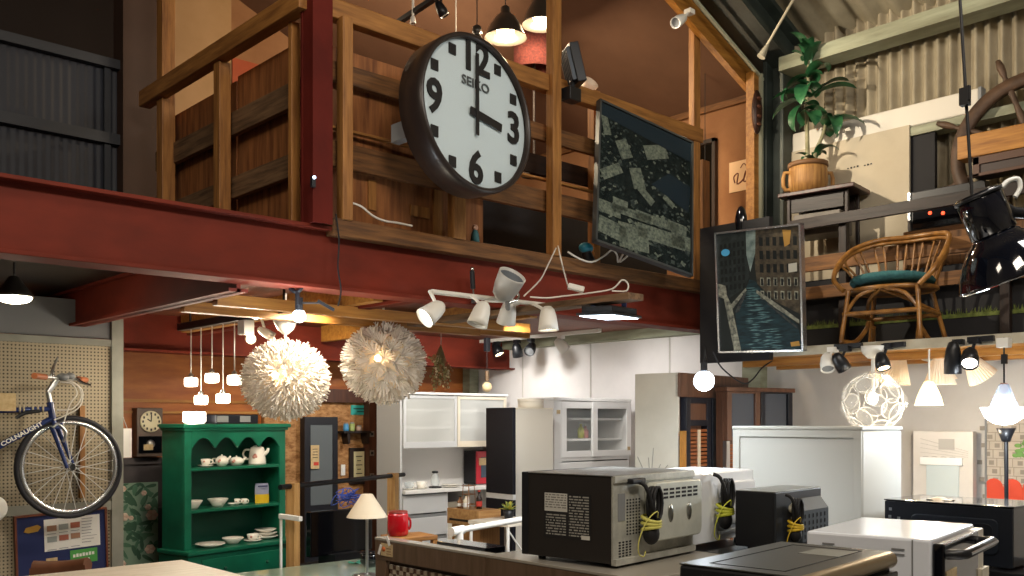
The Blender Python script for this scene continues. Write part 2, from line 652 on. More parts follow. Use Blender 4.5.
# ---------------------------------------------------------------- railing along the girder
VF = 4.04
t = thing('front_railing', 'long timber railing of posts and planks above the red girder', 'railing', (4.0, VF, 2.61))
part('sill', MB().box((UC + 0.08, 3.985, 2.57), (5.75, 4.10, 2.655)), m['oldwood_x'], t, 0.005)
part('handrail', MB().bar((UC + 0.06, VF, 3.70), (5.62, VF, 3.70), 0.07, 0.10), m['pine_x'], t, 0.006)
for px, w, z1 in ((346, 0.06, 3.66), (458, 0.085, 3.2), (555, 0.075, 4.45)):
    c = Pv(px, 200, VF - 0.05)
    part('post', MB().cbox((c.x, VF - 0.04, (2.65 + z1) / 2), (w, 0.06, z1 - 2.65)), m['pine_z'], t, 0.004)
c = Pv(694.5, 200, VF)
part('post', MB().cbox((c.x, VF, 3.7), (0.075, 0.05, 2.2)), m['pine_z'], t, 0.004)
c2 = Pv(703, 200, VF + 0.15)
part('post', MB().cbox((c2.x, VF + 0.15, 3.08), (0.09, 0.06, 1.05)), m['oldwood_z'], t, 0.004)
c3 = Pv(594, 100, VF + 0.12)
part('post', MB().cbox((c3.x, VF + 0.12, 3.22), (0.06, 0.06, 1.2)), m['pine_z'], t, 0.004)
for z0, z1 in ((3.36, 3.46), (2.93, 3.06), (3.12, 3.135)):
    part('plank', MB().box((UC + 0.1, VF + 0.02, z0), (5.5, VF + 0.055, z1)), m['oldwood_x'] if z1 - z0 > 0.05 else m['pine_x'], t, 0.004)
part('backing_panel', MB().box((UC + 0.1, VF + 0.09, 2.66), (3.62, VF + 0.11, 3.56)), m['ply'], t)
part('backing_panel', MB().box((3.62, VF + 0.16, 3.2), (5.4, VF + 0.18, 3.32)), m['dark_wood_x'], t)
for px, py, w, h in ((372, 195, 0.05, 0.16), (420, 212, 0.13, 0.06), (438, 180, 0.06, 0.8)):
    c = Pv(px, py, VF + 0.085)
    part('batten', MB().cbox((c.x, c.y, max(c.z, 2.665 + h / 2)), (w, 0.01, h)), m['pine_z'], t)

b = MB().box((3.9, 4.55, 2.56), (5.9, 4.6, 3.15))
one('dark_screen', b, m['matt_black'], 'matt black board standing on the loft floor behind the railing', 'board')
# ================================================================ ON AND ABOVE THE GIRDER
# ---- big wall clock
cc = P(475, 114.7, 4.78)
Mc = frame(cc, (0.992, 0.085, -0.045), (0.02, 0.05, 1))
t = thing('wall_clock', 'huge round black-rimmed clock with white face showing three o\'clock', 'clock', M=Mc)
RC = 0.392
rot = Matrix.Rotation(PI / 2, 4, 'X')       # lathe axis z -> -y
b = MB()
b.lathe([(RC - 0.018, 0.012), (RC - 0.014, 0.03), (RC - 0.004, 0.038), (RC + 0.008, 0.03), (RC + 0.012, 0.0), (RC + 0.006, -0.13), (RC - 0.02, -0.15), (0.0, -0.15)], rot, 72)
part('rim', b, mat('dark_brown_clock_rim', '2b2421', 0.35), t, local=True)
b = MB().lathe([(RC - 0.012, 0.0), (0.0001, 0.0)], rot, 72)
part('face', b, mat('pale_blue_clock_face', 'c6d6dc', 0.5), t, local=True)
me_ink = mat('clock_black', '1b1a1b', 0.5)
for s_, x, z in (('12', 0.0, 0.292), ('3', 0.287, 0.0), ('6', 0.0, -0.283), ('9', -0.287, 0.0)):
    part('numeral', MB().text(s_, 0.235, Matrix.Translation((x, -0.006, z)), 0.003, 0.9, 0.006), me_ink, t, local=True)
for k in range(12):
    if k % 3:
        a = k * PI / 6
        part('hour_marker', MB().cbox((math.sin(a) * 0.33, -0.005, math.cos(a) * 0.33), (0.047, 0.006, 0.054)), me_ink, t, local=True)
b = MB().text('SEIKO', 0.066, Matrix.Translation((0, -0.006, 0.155)), 0.001, 1.15, 0.001)
part('lettering', b, mat('clock_grey_ink', '4a4f52', 0.5), t, local=True)
b = MB().bar((0, -0.018, -0.11), (0, -0.018, 0.315), 0.006, 0.020, (1, 0, 0))
part('minute_hand', b, me_ink, t, local=True)
b = MB().bar((-0.045, -0.013, 0.008), (0.185, -0.013, -0.022), 0.006, 0.042, (0, 0, 1))
part('hour_hand', b, me_ink, t, local=True)
part('bracket', MB().cbox((0, 0.24, 0.1), (0.10, 0.22, 0.05)), m['grey'], t, local=True)
part('bracket', MB().cbox((-0.30, 0.20, -0.12), (0.05, 0.14, 0.09)), m['grey'], t, local=True)
b = MB().lathe([(RC - 0.015, 0.026), (0.0001, 0.027)], rot, 48)
part('glass_cover', b, mat('thin_cover_glass', '000000', 0.02, alpha=0.06, spec=0.8), t, local=True)

# ---- aerial picture hung on the railing
Mq, w, h = frame((4.7149, 3.8073, 3.128), (0.9639, -0.1895, -0.1871), (0.2177, 0.1558, 0.9635)), 0.80, 0.98
t = thing('framed_picture', 'dark framed aerial view of a town tilted forward on the railing', 'picture', M=Mq)
fr = 0.014
b = MB()
for a, c in (((-w / 2, -0.02, h / 2 - fr), (w / 2, 0.02, h / 2)), ((-w / 2, -0.02, -h / 2), (w / 2, 0.02, -h / 2 + fr)), ((-w / 2, -0.02, -h / 2), (-w / 2 + fr, 0.02, h / 2)), ((w / 2 - fr, -0.02, -h / 2), (w / 2, 0.02, h / 2))):
    b.box(a, c)
part('frame', b, mat('dark_silver_frame', '55595a', 0.35, 0.6), t, local=True)
b = MB()
b.box((-w / 2 + fr, -0.004, -h / 2 + fr), (w / 2 - fr, 0.015, h / 2 - fr))
rr = random.Random(3)
W2, H2 = w / 2 - fr - 0.004, h / 2 - fr - 0.004


def roofs(b, cx, cz, ww, hh, ang, y):
    c_, s_ = math.cos(ang), math.sin(ang)
    pts = []
    for dx, dz in ((-ww, -hh), (ww, -hh), (ww, hh), (-ww, hh)):
        x, z = cx + dx * c_ - dz * s_, cz + dx * s_ + dz * c_
        pts.append((max(-W2, min(W2, x)), max(-H2, min(H2, z))))
    b.poly(pts, y)


for k in range(420):
    b.k = rr.choice((1, 2, 2, 3))
    z = rr.uniform(-H2, H2 * 0.8)
    sc = 0.55 + 0.5 * (H2 - z) / (2 * H2)
    roofs(b, rr.uniform(-W2, W2), z, rr.uniform(0.006, 0.022) * sc, rr.uniform(0.004, 0.014) * sc, rr.choice((0.05, 0.6, -0.5)) + rr.uniform(-.1, .1), -0.0045 - 0.00001 * k)
b.k = 3
for x, z, ww, hh, a in ((-.75, .05, .09, .05, .6), (-.5, .45, .05, .09, .5), (-.2, .1, .05, .1, .35), (0, -.1, .07, .04, -.6), (.2, .62, .1, .07, .4), (-.55, -.38, .06, .05, 0), (-.3, -.45, .16, .04, 0.02), (.25, -.42, .18, .045, 0.03), (.7, -.4, .08, .05, 0), (-.8, -.5, .1, .06, 0), (-.7, -.78, .11, .08, -.1), (-.25, -.78, .12, .12, .1), (.35, -.62, .2, .07, .05), (.8, -.58, .09, .07, 0), (.4, .15, .06, .04, -.5), (-.9, .7, .03, .1, .3), (.5, -.05, .05, .03, -.5), (-.1, .85, .1, .03, 0)):
    roofs(b, x * W2, z * H2, ww, hh * 0.7, a, -0.0098)
b.k = 4
b.poly([(-W2, H2 * .82), (W2, H2 * .7), (W2, H2), (-W2, H2)], -0.0102)
b.poly([(W2 * .1, H2 * .1), (W2 * .95, -H2 * .1), (W2, H2 * .3), (W2 * .5, H2 * .38)], -0.0101)
part('print', b, [mat('aerial_dark_green', '262f2e', 0.8, 0, '161c1c', 20, spec=.1), mat('aerial_grey', '49534f', 0.8, spec=.1), mat('aerial_mid', '363f3d', 0.8, spec=.1), mat('aerial_roofs', '87907f', 0.8, 0, '4d5650', 60, spec=.1), mat('aerial_haze', '26323a', 0.8, spec=.1)], t, local=True)
b = MB().box((-W2, -0.016, -H2), (W2, -0.015, H2))
part('glass_cover', b, mat('picture_glass', '000000', 0.03, alpha=0.05, spec=0.4), t, local=True)

# ---- canal painting hung below the loft corner
Mq, w, h = frame((5.1595, 3.2559, 2.4688), (0.1111, -0.9934, -0.0286), (-0.1199, -0.042, 0.9919)), 0.577, 0.772
t = thing('framed_painting', 'painting of a canal between old houses in a thin silver frame', 'picture', M=Mq)
fr = 0.012
b = MB()
for a, c in (((-w / 2, -0.025, h / 2 - fr), (w / 2, 0.03, h / 2)), ((-w / 2, -0.025, -h / 2), (w / 2, 0.03, -h / 2 + fr)), ((-w / 2, -0.025, -h / 2), (-w / 2 + fr, 0.03, h / 2)), ((w / 2 - fr, -0.025, -h / 2), (w / 2, 0.03, h / 2))):
    b.box(a, c)
part('frame', b, mat('silver_frame', 'c9cdd0', 0.25, 0.9), t, local=True)
b = MB()
b.box((-w / 2 + fr, -0.006, -h / 2 + fr), (w / 2 - fr, 0.02, h / 2 - fr))
W2, H2 = w / 2 - fr, h / 2 - fr


def pl(k, y, *pts):
    b.k = k
    b.poly([((x - .5) * 2 * W2, (.5 - z) * 2 * H2) for x, z in pts], -0.006 - 0.0004 * y)


# 0 dark ground, 1 sky, 2 left houses, 3 right houses, 4 windows, 5 water, 6 pale stone, 7 water light, 8 ochre, 9 boats, 10 blue, 11 dark windows
pl(1, 1, (.30, 0), (.50, 0), (.47, .18), (.40, .34), (.36, .20))
pl(2, 2, (0, 0), (.36, 0), (.36, .22), (.39, .38), (.30, .48), (.0, .60))
pl(3, 2, (.48, 0), (1, 0), (1, .72), (.70, .60), (.48, .44), (.46, .30))
pl(5, 3, (.39, .40), (.46, .42), (.58, .55), (.95, .80), (1, 1), (.22, 1), (.20, .66), (.34, .48))
for k in range(120):
    z = .46 + .54 * rr.random()
    cx = .40 + (z - .42) * .30 + rr.uniform(-.5, .5) * (z - .38) * .75
    pl(7, 4 + k * .01, (cx - .055, z), (cx, z - .003), (cx + .055, z), (cx, z + .005))
for r_ in range(5):
    for c_ in range(6):
        x = .52 + c_ * .08
        z = .06 + r_ * .11 + (x - .5) * .05
        pl(11 if r_ < 3 else 6, 5.5, (x, z), (x + .045, z + .005), (x + .045, z + .075), (x, z + .07))
        if r_ > 2:
            pl(11, 5.8, (x + .01, z + .012), (x + .035, z + .015), (x + .035, z + .07), (x + .01, z + .066))
for r_ in range(6):
    for c_ in range(6):
        x = .03 + c_ * .055
        z = .08 + r_ * .07 + (.3 - x) * .04
        pl(11, 5.5, (x, z), (x + .03, z - .003), (x + .03, z + .04), (x, z + .043))
pl(6, 6, (.0, .42), (.09, .44), (.10, .52), (.16, .62), (.26, 1), (.17, 1), (.06, .55), (.0, .53))
pl(6, 6, (.15, .60), (.34, .47), (.35, .49), (.17, .64))
pl(6, 6, (.47, .49), (.72, .62), (.97, .76), (.97, .79), (.70, .655), (.47, .52))
for k in range(9):
    x, z = .2 + .012 * k, .66 - .018 * k
    pl(9, 6.2, (x, z), (x + .05, z - .015), (x + .055, z), (x + .01, z + .02))
    x, z = .60 + .035 * k, .60 + .022 * k
    pl(9, 6.2, (x, z), (x + .06, z + .03), (x + .07, z + .055), (x + .0, z + .02))
pl(8, 6.4, (.80, .02), (.90, .03), (.88, .14), (.82, .16))
pl(12, 6.6, (.86, .30), (.96, .295), (.96, .365), (.86, .37))
pl(8, 6.6, (.86, .94), (.96, .93), (.97, .97), (.87, .975))
b.k = 10
b.poly([((.10 + .055 * math.cos(a * PI / 8) - .5) * 2 * W2, (.5 - .16 + .03 * math.sin(a * PI / 8)) * 2 * H2) for a in range(16)], -0.0092)
part('canvas', b, [mat('paint_dark', '1d211f', 0.9), mat('paint_sky', '93a39d', 0.9, 0, '4e605e', 14), mat('paint_left_houses', '2c3331', 0.9, 0, '1b201f', 25), mat('paint_right_houses', '5c5140', 0.9, 0, '2e2a22', 22), mat('paint_window', '808478', 0.9), mat('paint_water', '20383e', 0.9, 0, '131f23', 12, (1, 1, 4)), mat('paint_stone', '9d9d8a', 0.9, 0, '4b4d47', 40), mat('paint_glint', '63807f', 0.9, 0, '36545a', 30), mat('paint_ochre', 'a07a3a', 0.9), mat('paint_boats', '4c4f4b', 0.9, 0, '23262a', 50), mat('paint_blue_spot', '4fa8d8', 0.9), mat('paint_dark_window', '141817', 0.9), mat('paint_sign', 'b9b6a8', 0.9)], t, local=True)
# black cloth-like panel and carved bits behind it
b = MB().box((5.262, 3.25, 2.04), (5.308, 3.78, 2.95))
one('black_board', b, m['matt_black'], 'black board hanging behind the canal painting at the girder end', 'board')
b = MB()
c = P(741, 222, 6.145)
b.ball(c, 0.07, (0.5, 0.6, 1.5), 12)
one('violin_scroll', b, m['gloss_black'], 'small black rounded object peeking above the canal painting', 'ornament')

# ---- lamps and goods inside the loft
m['enamel'] = mat('dark_enamel_shade', '3a352f', 0.3, 0.3)
m['shade_in'] = mat('white_inside', 'efe6d2', 0.6)


def pendant(px, py, Y, rad, hgt, name, label, energy, top=None, shade='enamel', col=WARM):
    c = P(px, py, Y)
    t = thing(name, label, 'lamp', c)
    b = MB().lathe([(0.02, hgt + 0.05), (0.03, hgt + 0.04), (0.035, hgt), (rad * .45, hgt * .85), (rad * .75, hgt * .45), (rad * .9, hgt * .12), (rad, 0.0), (rad * .97, 0.0), (rad * .86, hgt * .12), (rad * .7, hgt * .42), (rad * .4, hgt * .8), (0.02, hgt * .9)], None, 32)
    part('shade', b, m[shade], t, local=True)
    part('bulb', MB().ball((0, 0, hgt * .3), rad * .42, (1, 1, 1.1)), m['bulb_warm'], t, local=True)
    z = (top or roof_z(c.x)) - c.z
    part('cord', MB().cyl((0, 0, hgt + 0.04), (0, 0, z), 0.004, n=6), m['wire_black'], t, local=True)
    if energy:
        lamp('pendant_light', 'POINT', c + V((0, 0, -0.02)), energy, col, 0.06)
    return t


pendant(505.5, 38, 6.5, 0.15, 0.17, 'pendant_lamp', 'lit dark enamel pendant lamp above the clock in the loft', 80)
pendant(541, 25, 6.7, 0.14, 0.19, 'pendant_lamp', 'lit dark pendant lamp at the top edge beside a timber post', 55)
pendant(477, 42, 6.4, 0.05, 0.06, 'pendant_lamp', 'small dark lamp holder on a cord just behind the clock top', 0)
b = MB().cyl(P(456, 60, 6.6), P(456, -25, 6.6), 0.005, n=6)
one('hanging_cable', b, m['wire_white'], 'thin pale cable hanging in the loft left of the pendant lamps', 'cable')
c = P(534, 54, 7.3)
t = thing('drum_lampshade', 'dark red woven drum lampshade behind the clock', 'lampshade', c)
part('shade', MB().lathe([(0.15, -0.13), (0.158, -0.13), (0.158, 0.13), (0.15, 0.13), (0.148, 0), (0.15, -0.13)], None, 32), mat('woven_red_cloth', '7a3b32', 0.9, 0, '532723', 60), t, local=True)
part('stand', MB().cyl((0, 0, -0.9), (0, 0, 0.1), 0.012).lathe([(0.1, -0.95), (0.1, -0.93), (0.012, -0.9)]), m['dark_wood_z'], t, local=True)
lamp('loft_fill_light', 'POINT', (3.7, 5.7, 4.35), 36, WARM, .06)  # added fill for the plywood and loft, no fixture here
lamp('loft_fill_light', 'SPOT', (4.2, 5.3, 4.0), 90, WARM, .05, (4.4, 5.9, 5.2), 120, .8)  # added upward fill brightening the sloped loft ceiling
# track with two spots upper left of the clock
t = thing('lamp_track', 'black lamp track under the loft ceiling left of the clock', 'track', P(410, 12, 6.3))
part('rail', MB().bar(P(384, 32, 6.6), P(450, -12, 6.0), 0.035, 0.03), m['black'], t)


def spot(px, py, Y, aim, name, label, body, L=0.13, r=0.045, lit=None, energy=0, up=None, group=None, col=WARM, cat='spotlight', angle=70):
    """small can spotlight: stem, yoke, can pointing along aim, lamp face"""
    c = P(px, py, Y)
    t = thing(name, label, cat, c, group=group)
    aim = V(aim).normalized()
    q = aim.to_track_quat('Z', 'Y').to_matrix().to_4x4()
    b = MB().lathe([(0.0001, -L * .55), (r * .5, -L * .5), (r * .8, -L * .3), (r, L * .1), (r, L * .5), (r * .86, L * .5), (r * .8, L * .25), (0.0001, L * .22)], q, 20)
    part('can', b, body, t, local=True)
    b = MB().lathe([(r * .84, L * .42), (r * .5, L * .44), (0.0001, L * .45)], q, 20)
    part('lamp_face', b, lit or m['grey'], t, local=True)
    up = up if up is not None else V((0, 0, 0.16))
    b = MB().tube([(0, 0, 0), up * .35, up], 0.009)
    part('stem', b, body, t, local=True)
    b = MB().cbox(up, (0.05, 0.05, 0.03))
    part('adapter', b, body, t, local=True)
    if energy:
        lamp('spot_light', 'SPOT', c + aim * (L * .55), energy, col, 0.03, c + aim * 3, angle, 0.6)
    return t


m['spot_black'] = mat('spot_black', '17181b', 0.35)
m['spot_white'] = mat('spot_white', 'dcd9d0', 0.35)
spot(441, 9, 6.15, (0.4, -0.2, -0.8), 'track_spotlight', 'little black spotlight on the loft track left of the pendant lamps', m['spot_black'], 0.1, 0.035)
spot(413, 20, 6.3, (0, 0, -1), 'track_adapter', 'white track adapter with a dangling flex behind the railing', m['spot_white'], 0.05, 0.02, cat='adapter')
spot(680, 20, 6.0, (-0.7, -0.1, -0.45), 'ceiling_spotlight', 'white spotlight beside the tall timber post under the sloped ceiling', m['spot_white'], 0.15, 0.035, up=V((0.1, 0, 0.08)))
# black floodlight and pale socket on the handrail
c = P(571, 92, 5.75)
t = thing('floodlight', 'black floodlight standing on the handrail right of the clock', 'floodlight', c)
Mf = Matrix.Translation(c + V((0.03, 0, 0.17))) @ Matrix.Rotation(math.radians(-28), 4, 'Z') @ Matrix.Rotation(math.radians(-14), 4, 'Y')
part('head', MB().cbox((0, 0, 0), (0.06, 0.15, 0.24), Mf), m['black'], t, 0.006)
b = MB()
for k in range(6):
    b.cbox((-0.04, -0.06 + 0.024 * k, 0), (0.03, 0.006, 0.20), Mf)
part('heat_sink', b, mat('dark_grey_metal', '3c4147', 0.4, 0.5), t)
part('foot', MB().cbox(c + V((0, 0, -0.02)), (0.10, 0.08, 0.08)).cyl(c, c + V((0.03, 0, 0.12)), 0.02), m['black'], t, 0.004)
c = P(588, 87, 6.3)
t = thing('clamp_lamp', 'small pale clamp lamp behind the black floodlight', 'lamp', c)
part('head', MB().lathe([(0.02, -0.05), (0.05, -0.03), (0.055, 0.04), (0.05, 0.045), (0.045, 0.04), (0.02, -0.03)], Matrix.Translation(c) @ Matrix.Rotation(0.9, 4, 'X')), mat('pale_warm_shade', 'e6d3bd', 0.5), t)
part('clip', MB().cyl(c, P(591, 104, 6.3), 0.012), m['grey'], t)
# mirror, bulb, notice on the loft inner wall
c0, c1 = Pu(714, 137, UW - 0.06), Pu(702, 237, UW - 0.06)
t = thing('wall_mirror', 'narrow mirror in a dark frame on the brown loft wall', 'mirror', (UW - 0.06, c0.y, c1.z))
va, vb_, za, zb = c0.y, c0.y + 0.36, c1.z, c0.z
part('frame', MB().box((UW - 0.05, va, za), (UW - 0.01, va + 0.03, zb)).box((UW - 0.05, vb_ - 0.03, za), (UW - 0.01, vb_, zb)).box((UW - 0.05, va, zb - 0.03), (UW - 0.01, vb_, zb)).box((UW - 0.05, va, za), (UW - 0.01, vb_, za + 0.03)), m['dark_wood_z'], t)
part('mirror_glass', MB().box((UW - 0.03, va + 0.03, za + 0.03), (UW - 0.015, vb_ - 0.03, zb - 0.03)), mat('mirror', 'c9bda8', 0.06, 1.0), t)
c = Pv(705, 183, 4.3)
t = thing('bare_bulb', 'lit bare bulb hanging beside the mirror in the loft', 'bulb', c)
part('globe', MB().ball((0, 0, 0), 0.035, (1, 1, 1.25)), m['bulb_warm'], t, local=True)
part('socket', MB().cyl((0, 0, 0.04), (0, 0, 0.09), 0.016), m['brass'], t, local=True)
part('cord', MB().cyl((0, 0, 0.09), (0, 0, 1.4), 0.003, n=6), m['wire_black'], t, local=True)
lamp('bulb_light', 'POINT', c + V((-0.06, 0.02, 0)), 12, WARM, 0.03)
Mn = frame(Pu(744, 175, UW - 0.004), (0, -1, 0), (0, 0, 1))
t = thing('paper_notice', 'cream paper notice with a curly drawing on the brown wall', 'notice', M=Mn)
part('sheet', MB().cbox((0, -0.002, 0), (0.27, 0.003, 0.24)), mat('cream_notice', 'd8b893', 0.8), t, 0, True)
b = MB()
b.tube([(-.08, -.005, -.05), (-.09, -.005, 0), (-.05, -.005, .02), (-.06, -.005, -.06), (.0, -.005, -.03), (.02, -.005, .03), (.0, -.005, -.05), (.06, -.005, -.04), (.1, -.005, -.02)], 0.006, 5, sub=4)
b.tube([(-.03, -.005, .06), (0, -.005, .09), (.03, -.005, .06)], 0.004, 5, sub=4)
part('drawing', b, mat('brown_ink', '6b3a28', 0.7), t, 0, True)
c = Pv(757, 112, 3.84)
t = thing('carved_mask', 'dark carved wooden mask on the orange timber post', 'mask', c)
b = MB().ball((0, 0, 0), 0.055, (1.0, 0.55, 3.0), 16)
part('face', b, mat('dark_carved_wood', '43261a', 0.4, 0, '25130d', 8), t, local=True)
mr = mat('mask_relief', '5a3322', 0.4)
for z in (0.09, 0.03, -0.04, -0.1):
    part('carving', MB().ball((-0.015, -0.03, z), 0.02, (1.4, 0.6, 0.7), 10), mr, t, local=True)
fc = P(571, 92, 5.75)
lamp('plant_spotlight', 'SPOT', fc + V((.10, -.14, .2)), 195, (1.0, 0.87, 0.68), 0.02, (6.3, 2.25, 3.55), 84, 0.5)
# ================================================================ RIGHT-HAND LEDGE
DU, DZ = 5.31, 2.115
b = MB().box((DU + 0.02, -1.9, 2.065), (UW, 3.66, 2.10))
struct('floor_ledge', b, m['orange_wood_y'])
b = MB().box((DU, -1.9, 2.06), (DU + 0.02, 3.66, DZ))
b.box((DU + 0.02, -1.9, 2.10), (UW, 3.66, DZ))
struct('trim_21', b, mat('ledge_edge', 'b8b09c', 0.6, 0, '9b937f', 4))
b = MB()
for u in (5.62, 6.05):
    b.box((u - 0.03, -1.9, 2.02), (u + 0.03, 3.66, 2.064))
struct('trim_22', b, m['orange_wood_y'])
# strip of artificial turf along the dark board at the back of the ledge
b = MB().box((5.957, -1.5, DZ), (5.967, 3.4, 2.62))  # upper part added to keep the space behind the chair dark
one('kick_board', b, m['matt_black'], 'black board along the ledge, raised to darken behind the rattan chair', 'board')
b = MB()
for k in range(900):
    v = R.uniform(-1.2, 3.4)
    h_ = R.uniform(0.015, 0.045)
    b.add([(5.955, v - 0.004, 2.30), (5.955, v + 0.004, 2.30), (5.947 + R.uniform(-.01, .01), v + R.uniform(-.012, .012), 2.305 + h_)], [(0, 1, 2)])
b.box((5.953, -1.2, 2.285), (5.957, 3.4, 2.31))
one('turf_edging', b, mat('turf_green', '6f7a3a', 0.9, 0, '4a5426', 30), 'ragged strip of green artificial turf along the dark ledge board', 'turf', kind='stuff')


def vy(px, u):
    return Pu(px, 300, u).y


def zy(px, py, u):
    return Pu(px, py, u).z


# dark fence behind the chair
FU = 5.93
t = thing('dark_fence', 'dark stained timber fence of rails and posts behind the wicker chair', 'fence', (FU, 2.2, DZ))
for px in (844, 1006):
    v = vy(px, FU)
    part('post', MB().cbox((FU, v, (DZ + zy(px, 219, FU)) / 2), (0.05, 0.055, zy(px, 219, FU) - DZ)), m['dark_wood_z'], t, 0.003)
v0, v1 = vy(1060, FU), vy(792, FU)
for py, px, hh, mt in ((219, 844, 0.075, 'dark_wood_y'), (264, 822, 0.10, 'oldwood_y'), (293, 822, 0.085, 'oldwood_y')):
    z = zy(px, py, FU)
    part('rail', MB().box((FU - 0.055, v0, z - hh / 2), (FU - 0.027, v1, z + hh / 2)), m[mt], t, 0.003)
# brown sideboard with an audio unit on top
sv0, sv1, st = vy(1050, 6.08), vy(903, 6.08), zy(905, 232, 6.08)
t = thing('brown_sideboard', 'brown wooden sideboard at the back of the ledge behind the chair', 'sideboard', (6.2, (sv0 + sv1) / 2, DZ))
part('body', MB().box((6.08, sv0, DZ), (6.20, sv1, st)), m['oldwood_y'], t, 0.005)
part('door', MB().box((6.062, (sv0 + sv1) / 2 + 0.01, DZ + 0.2), (6.08, sv1 - 0.03, st - 0.04)), m['oldwood_z'], t, 0.003)
part('door', MB().box((6.062, sv0 + 0.03, DZ + 0.2), (6.08, (sv0 + sv1) / 2 - 0.01, st - 0.04)), m['oldwood_z'], t, 0.003)
av0, av1, at_ = vy(985, 6.08), vy(909, 6.08), zy(909, 193, 6.08)
t = thing('audio_unit', 'black audio unit with two small red lights on the brown sideboard', 'audio', (6.2, (av0 + av1) / 2, st))
part('body', MB().box((6.08, av0, st), (6.16, av1, at_)), m['black'], t, 0.004)
part('edge_strip', MB().box((6.07, av1 - 0.012, st), (6.09, av1 + 0.004, at_)), m['alu'], t)
part('front_panel', MB().box((6.072, av0 + .02, st + 0.01), (6.08, av1 - 0.03, st + (at_ - st) * .5)), m['gloss_black'], t)
rd = glow('red_indicator', 'ff4a2a', 3)
for px in (930, 943):
    part('indicator', MB().ball(Pu(px, 213, 6.07), 0.012, (0.5, 1, 1), 10), rd, t)
# white board, dark gap board, batten light
wv0, wv1 = vy(910, 6.3), vy(788, 6.3)
b = MB().box((6.29, wv0, DZ), (6.31, wv1, zy(910, 125, 6.3)))
t = thing('white_board', 'large cream-white board leaning on the corrugated wall behind the plant', 'board', (6.3, (wv0 + wv1) / 2, DZ))
part('panel', b, mat('cream_board', 'b9ae98', 0.7, 0, 'aca089', 2), t, 0.002)
b = MB()
for k in range(7):
    c = Pu(848 + k * 3.2 + (4 if k > 3 else 0), 168.6 - k * 0.8, 6.288)
    b.cbox(c, (0.002, 0.012, 0.012 if k % 2 else 0.008))
part('printing', b, m['black_ink'], t)
b = MB().box((6.32, vy(936, 6.34), DZ), (6.36, vy(912, 6.34), zy(925, 130, 6.34)))  # black sheet stands in for the dark gap beside the ship wheel
one('dark_gap_board', b, m['matt_black'], 'narrow black board filling the dark gap between cream board and ship wheel', 'board')
t = thing('batten_light', 'long unlit white batten cover on the corrugated wall above the cream board', 'light', (6.3, 2.5, 3.64))
b = MB()
bv0, bv1 = vy(978, 6.30), vy(776, 6.30)
b.box((6.305, bv0, 3.64), (6.38, bv1, 3.79))
part('cover', b, mat('cream_white_cover', 'cbc5b8', 0.5), t, 0.01)
part('end_cap', MB().box((6.30, bv0 - 0.02, 3.638), (6.38, bv0, 3.795)), m['grey'], t, 0.004)
# ship's wheel
Mw = frame(Pu(1034, 146, 6.255), (0.10, -1, 0.05), (0.08, 0.1, 1))
t = thing('ships_wheel', 'old wooden ship wheel with turned handles leaning on the wall', 'wheel', M=Mw)
rw = mat('weathered_wheel_wood', '5d4532', 0.6, 0, '34251a', 8)
b = MB()
q = Matrix.Rotation(PI / 2, 4, 'X')
b.lathe([(0.40, -0.025), (0.475, -0.025), (0.48, 0), (0.475, 0.025), (0.40, 0.025), (0.395, 0), (0.40, -0.025)], q, 48)
part('rim', b, rw, t, local=True)
b = MB().lathe([(0.0001, -0.04), (0.1, -0.04), (0.1, 0.04), (0.0001, 0.04)], q, 24)
part('hub', b, rw, t, local=True)
for k in range(8):
    a = k * PI / 4 + 0.30
    d = V((math.cos(a), 0, math.sin(a)))
    s_ = MB()
    prof = [(0.10, .018), (0.2, .024), (0.3, .016), (0.4, .02), (0.48, .018), (0.50, .012), (0.53, .02), (0.58, .024), (0.63, .015), (0.635, .004)]
    s_.tube([d * r_ for r_, _ in prof], [w_ for _, w_ in prof], 8)
    part('spoke', s_, rw, t, local=True)
# pine beam and the dark framed cabinet below it
pz0, pz1 = zy(958, 160, 5.98), zy(958, 137, 5.98)
b = MB().box((5.98, vy(1100, 5.98), pz0), (6.10, vy(957, 5.98), pz1))
one('pine_beam', b, m['orange_wood_y'], 'short thick orange pine beam lying below the ship wheel', 'beam', bevel=0.006)
cv0, cv1 = vy(1090, 5.98), vy(972, 5.98)
t = thing('dark_cabinet', 'dark brown framed cabinet under the orange pine beam', 'cabinet', (6.05, (cv0 + cv1) / 2, st))
zb_ = max(at_ + 0.004, zy(972, 205, 5.98))
part('body', MB().box((6.0, cv0, zb_), (6.12, cv1, pz0 - 0.002)), m['dark_wood_y'], t)
b = MB()
b.box((5.985, cv0, pz0 - 0.05), (6.0, cv1, pz0 - 0.002)).box((5.985, cv1 - 0.04, zb_), (6.0, cv1, pz0)).box((5.985, cv0, zb_), (6.0, cv1, zb_ + 0.02))
part('door_frame', b, mat('dark_brown_frame', '51382a', 0.5), t, 0.003)
part('door_panel', MB().box((5.995, cv0 + 0.02, zb_ + 0.02), (6.0, cv1 - 0.04, pz0 - 0.05)), mat('dark_taupe_panel', '3e332f', 0.5), t)

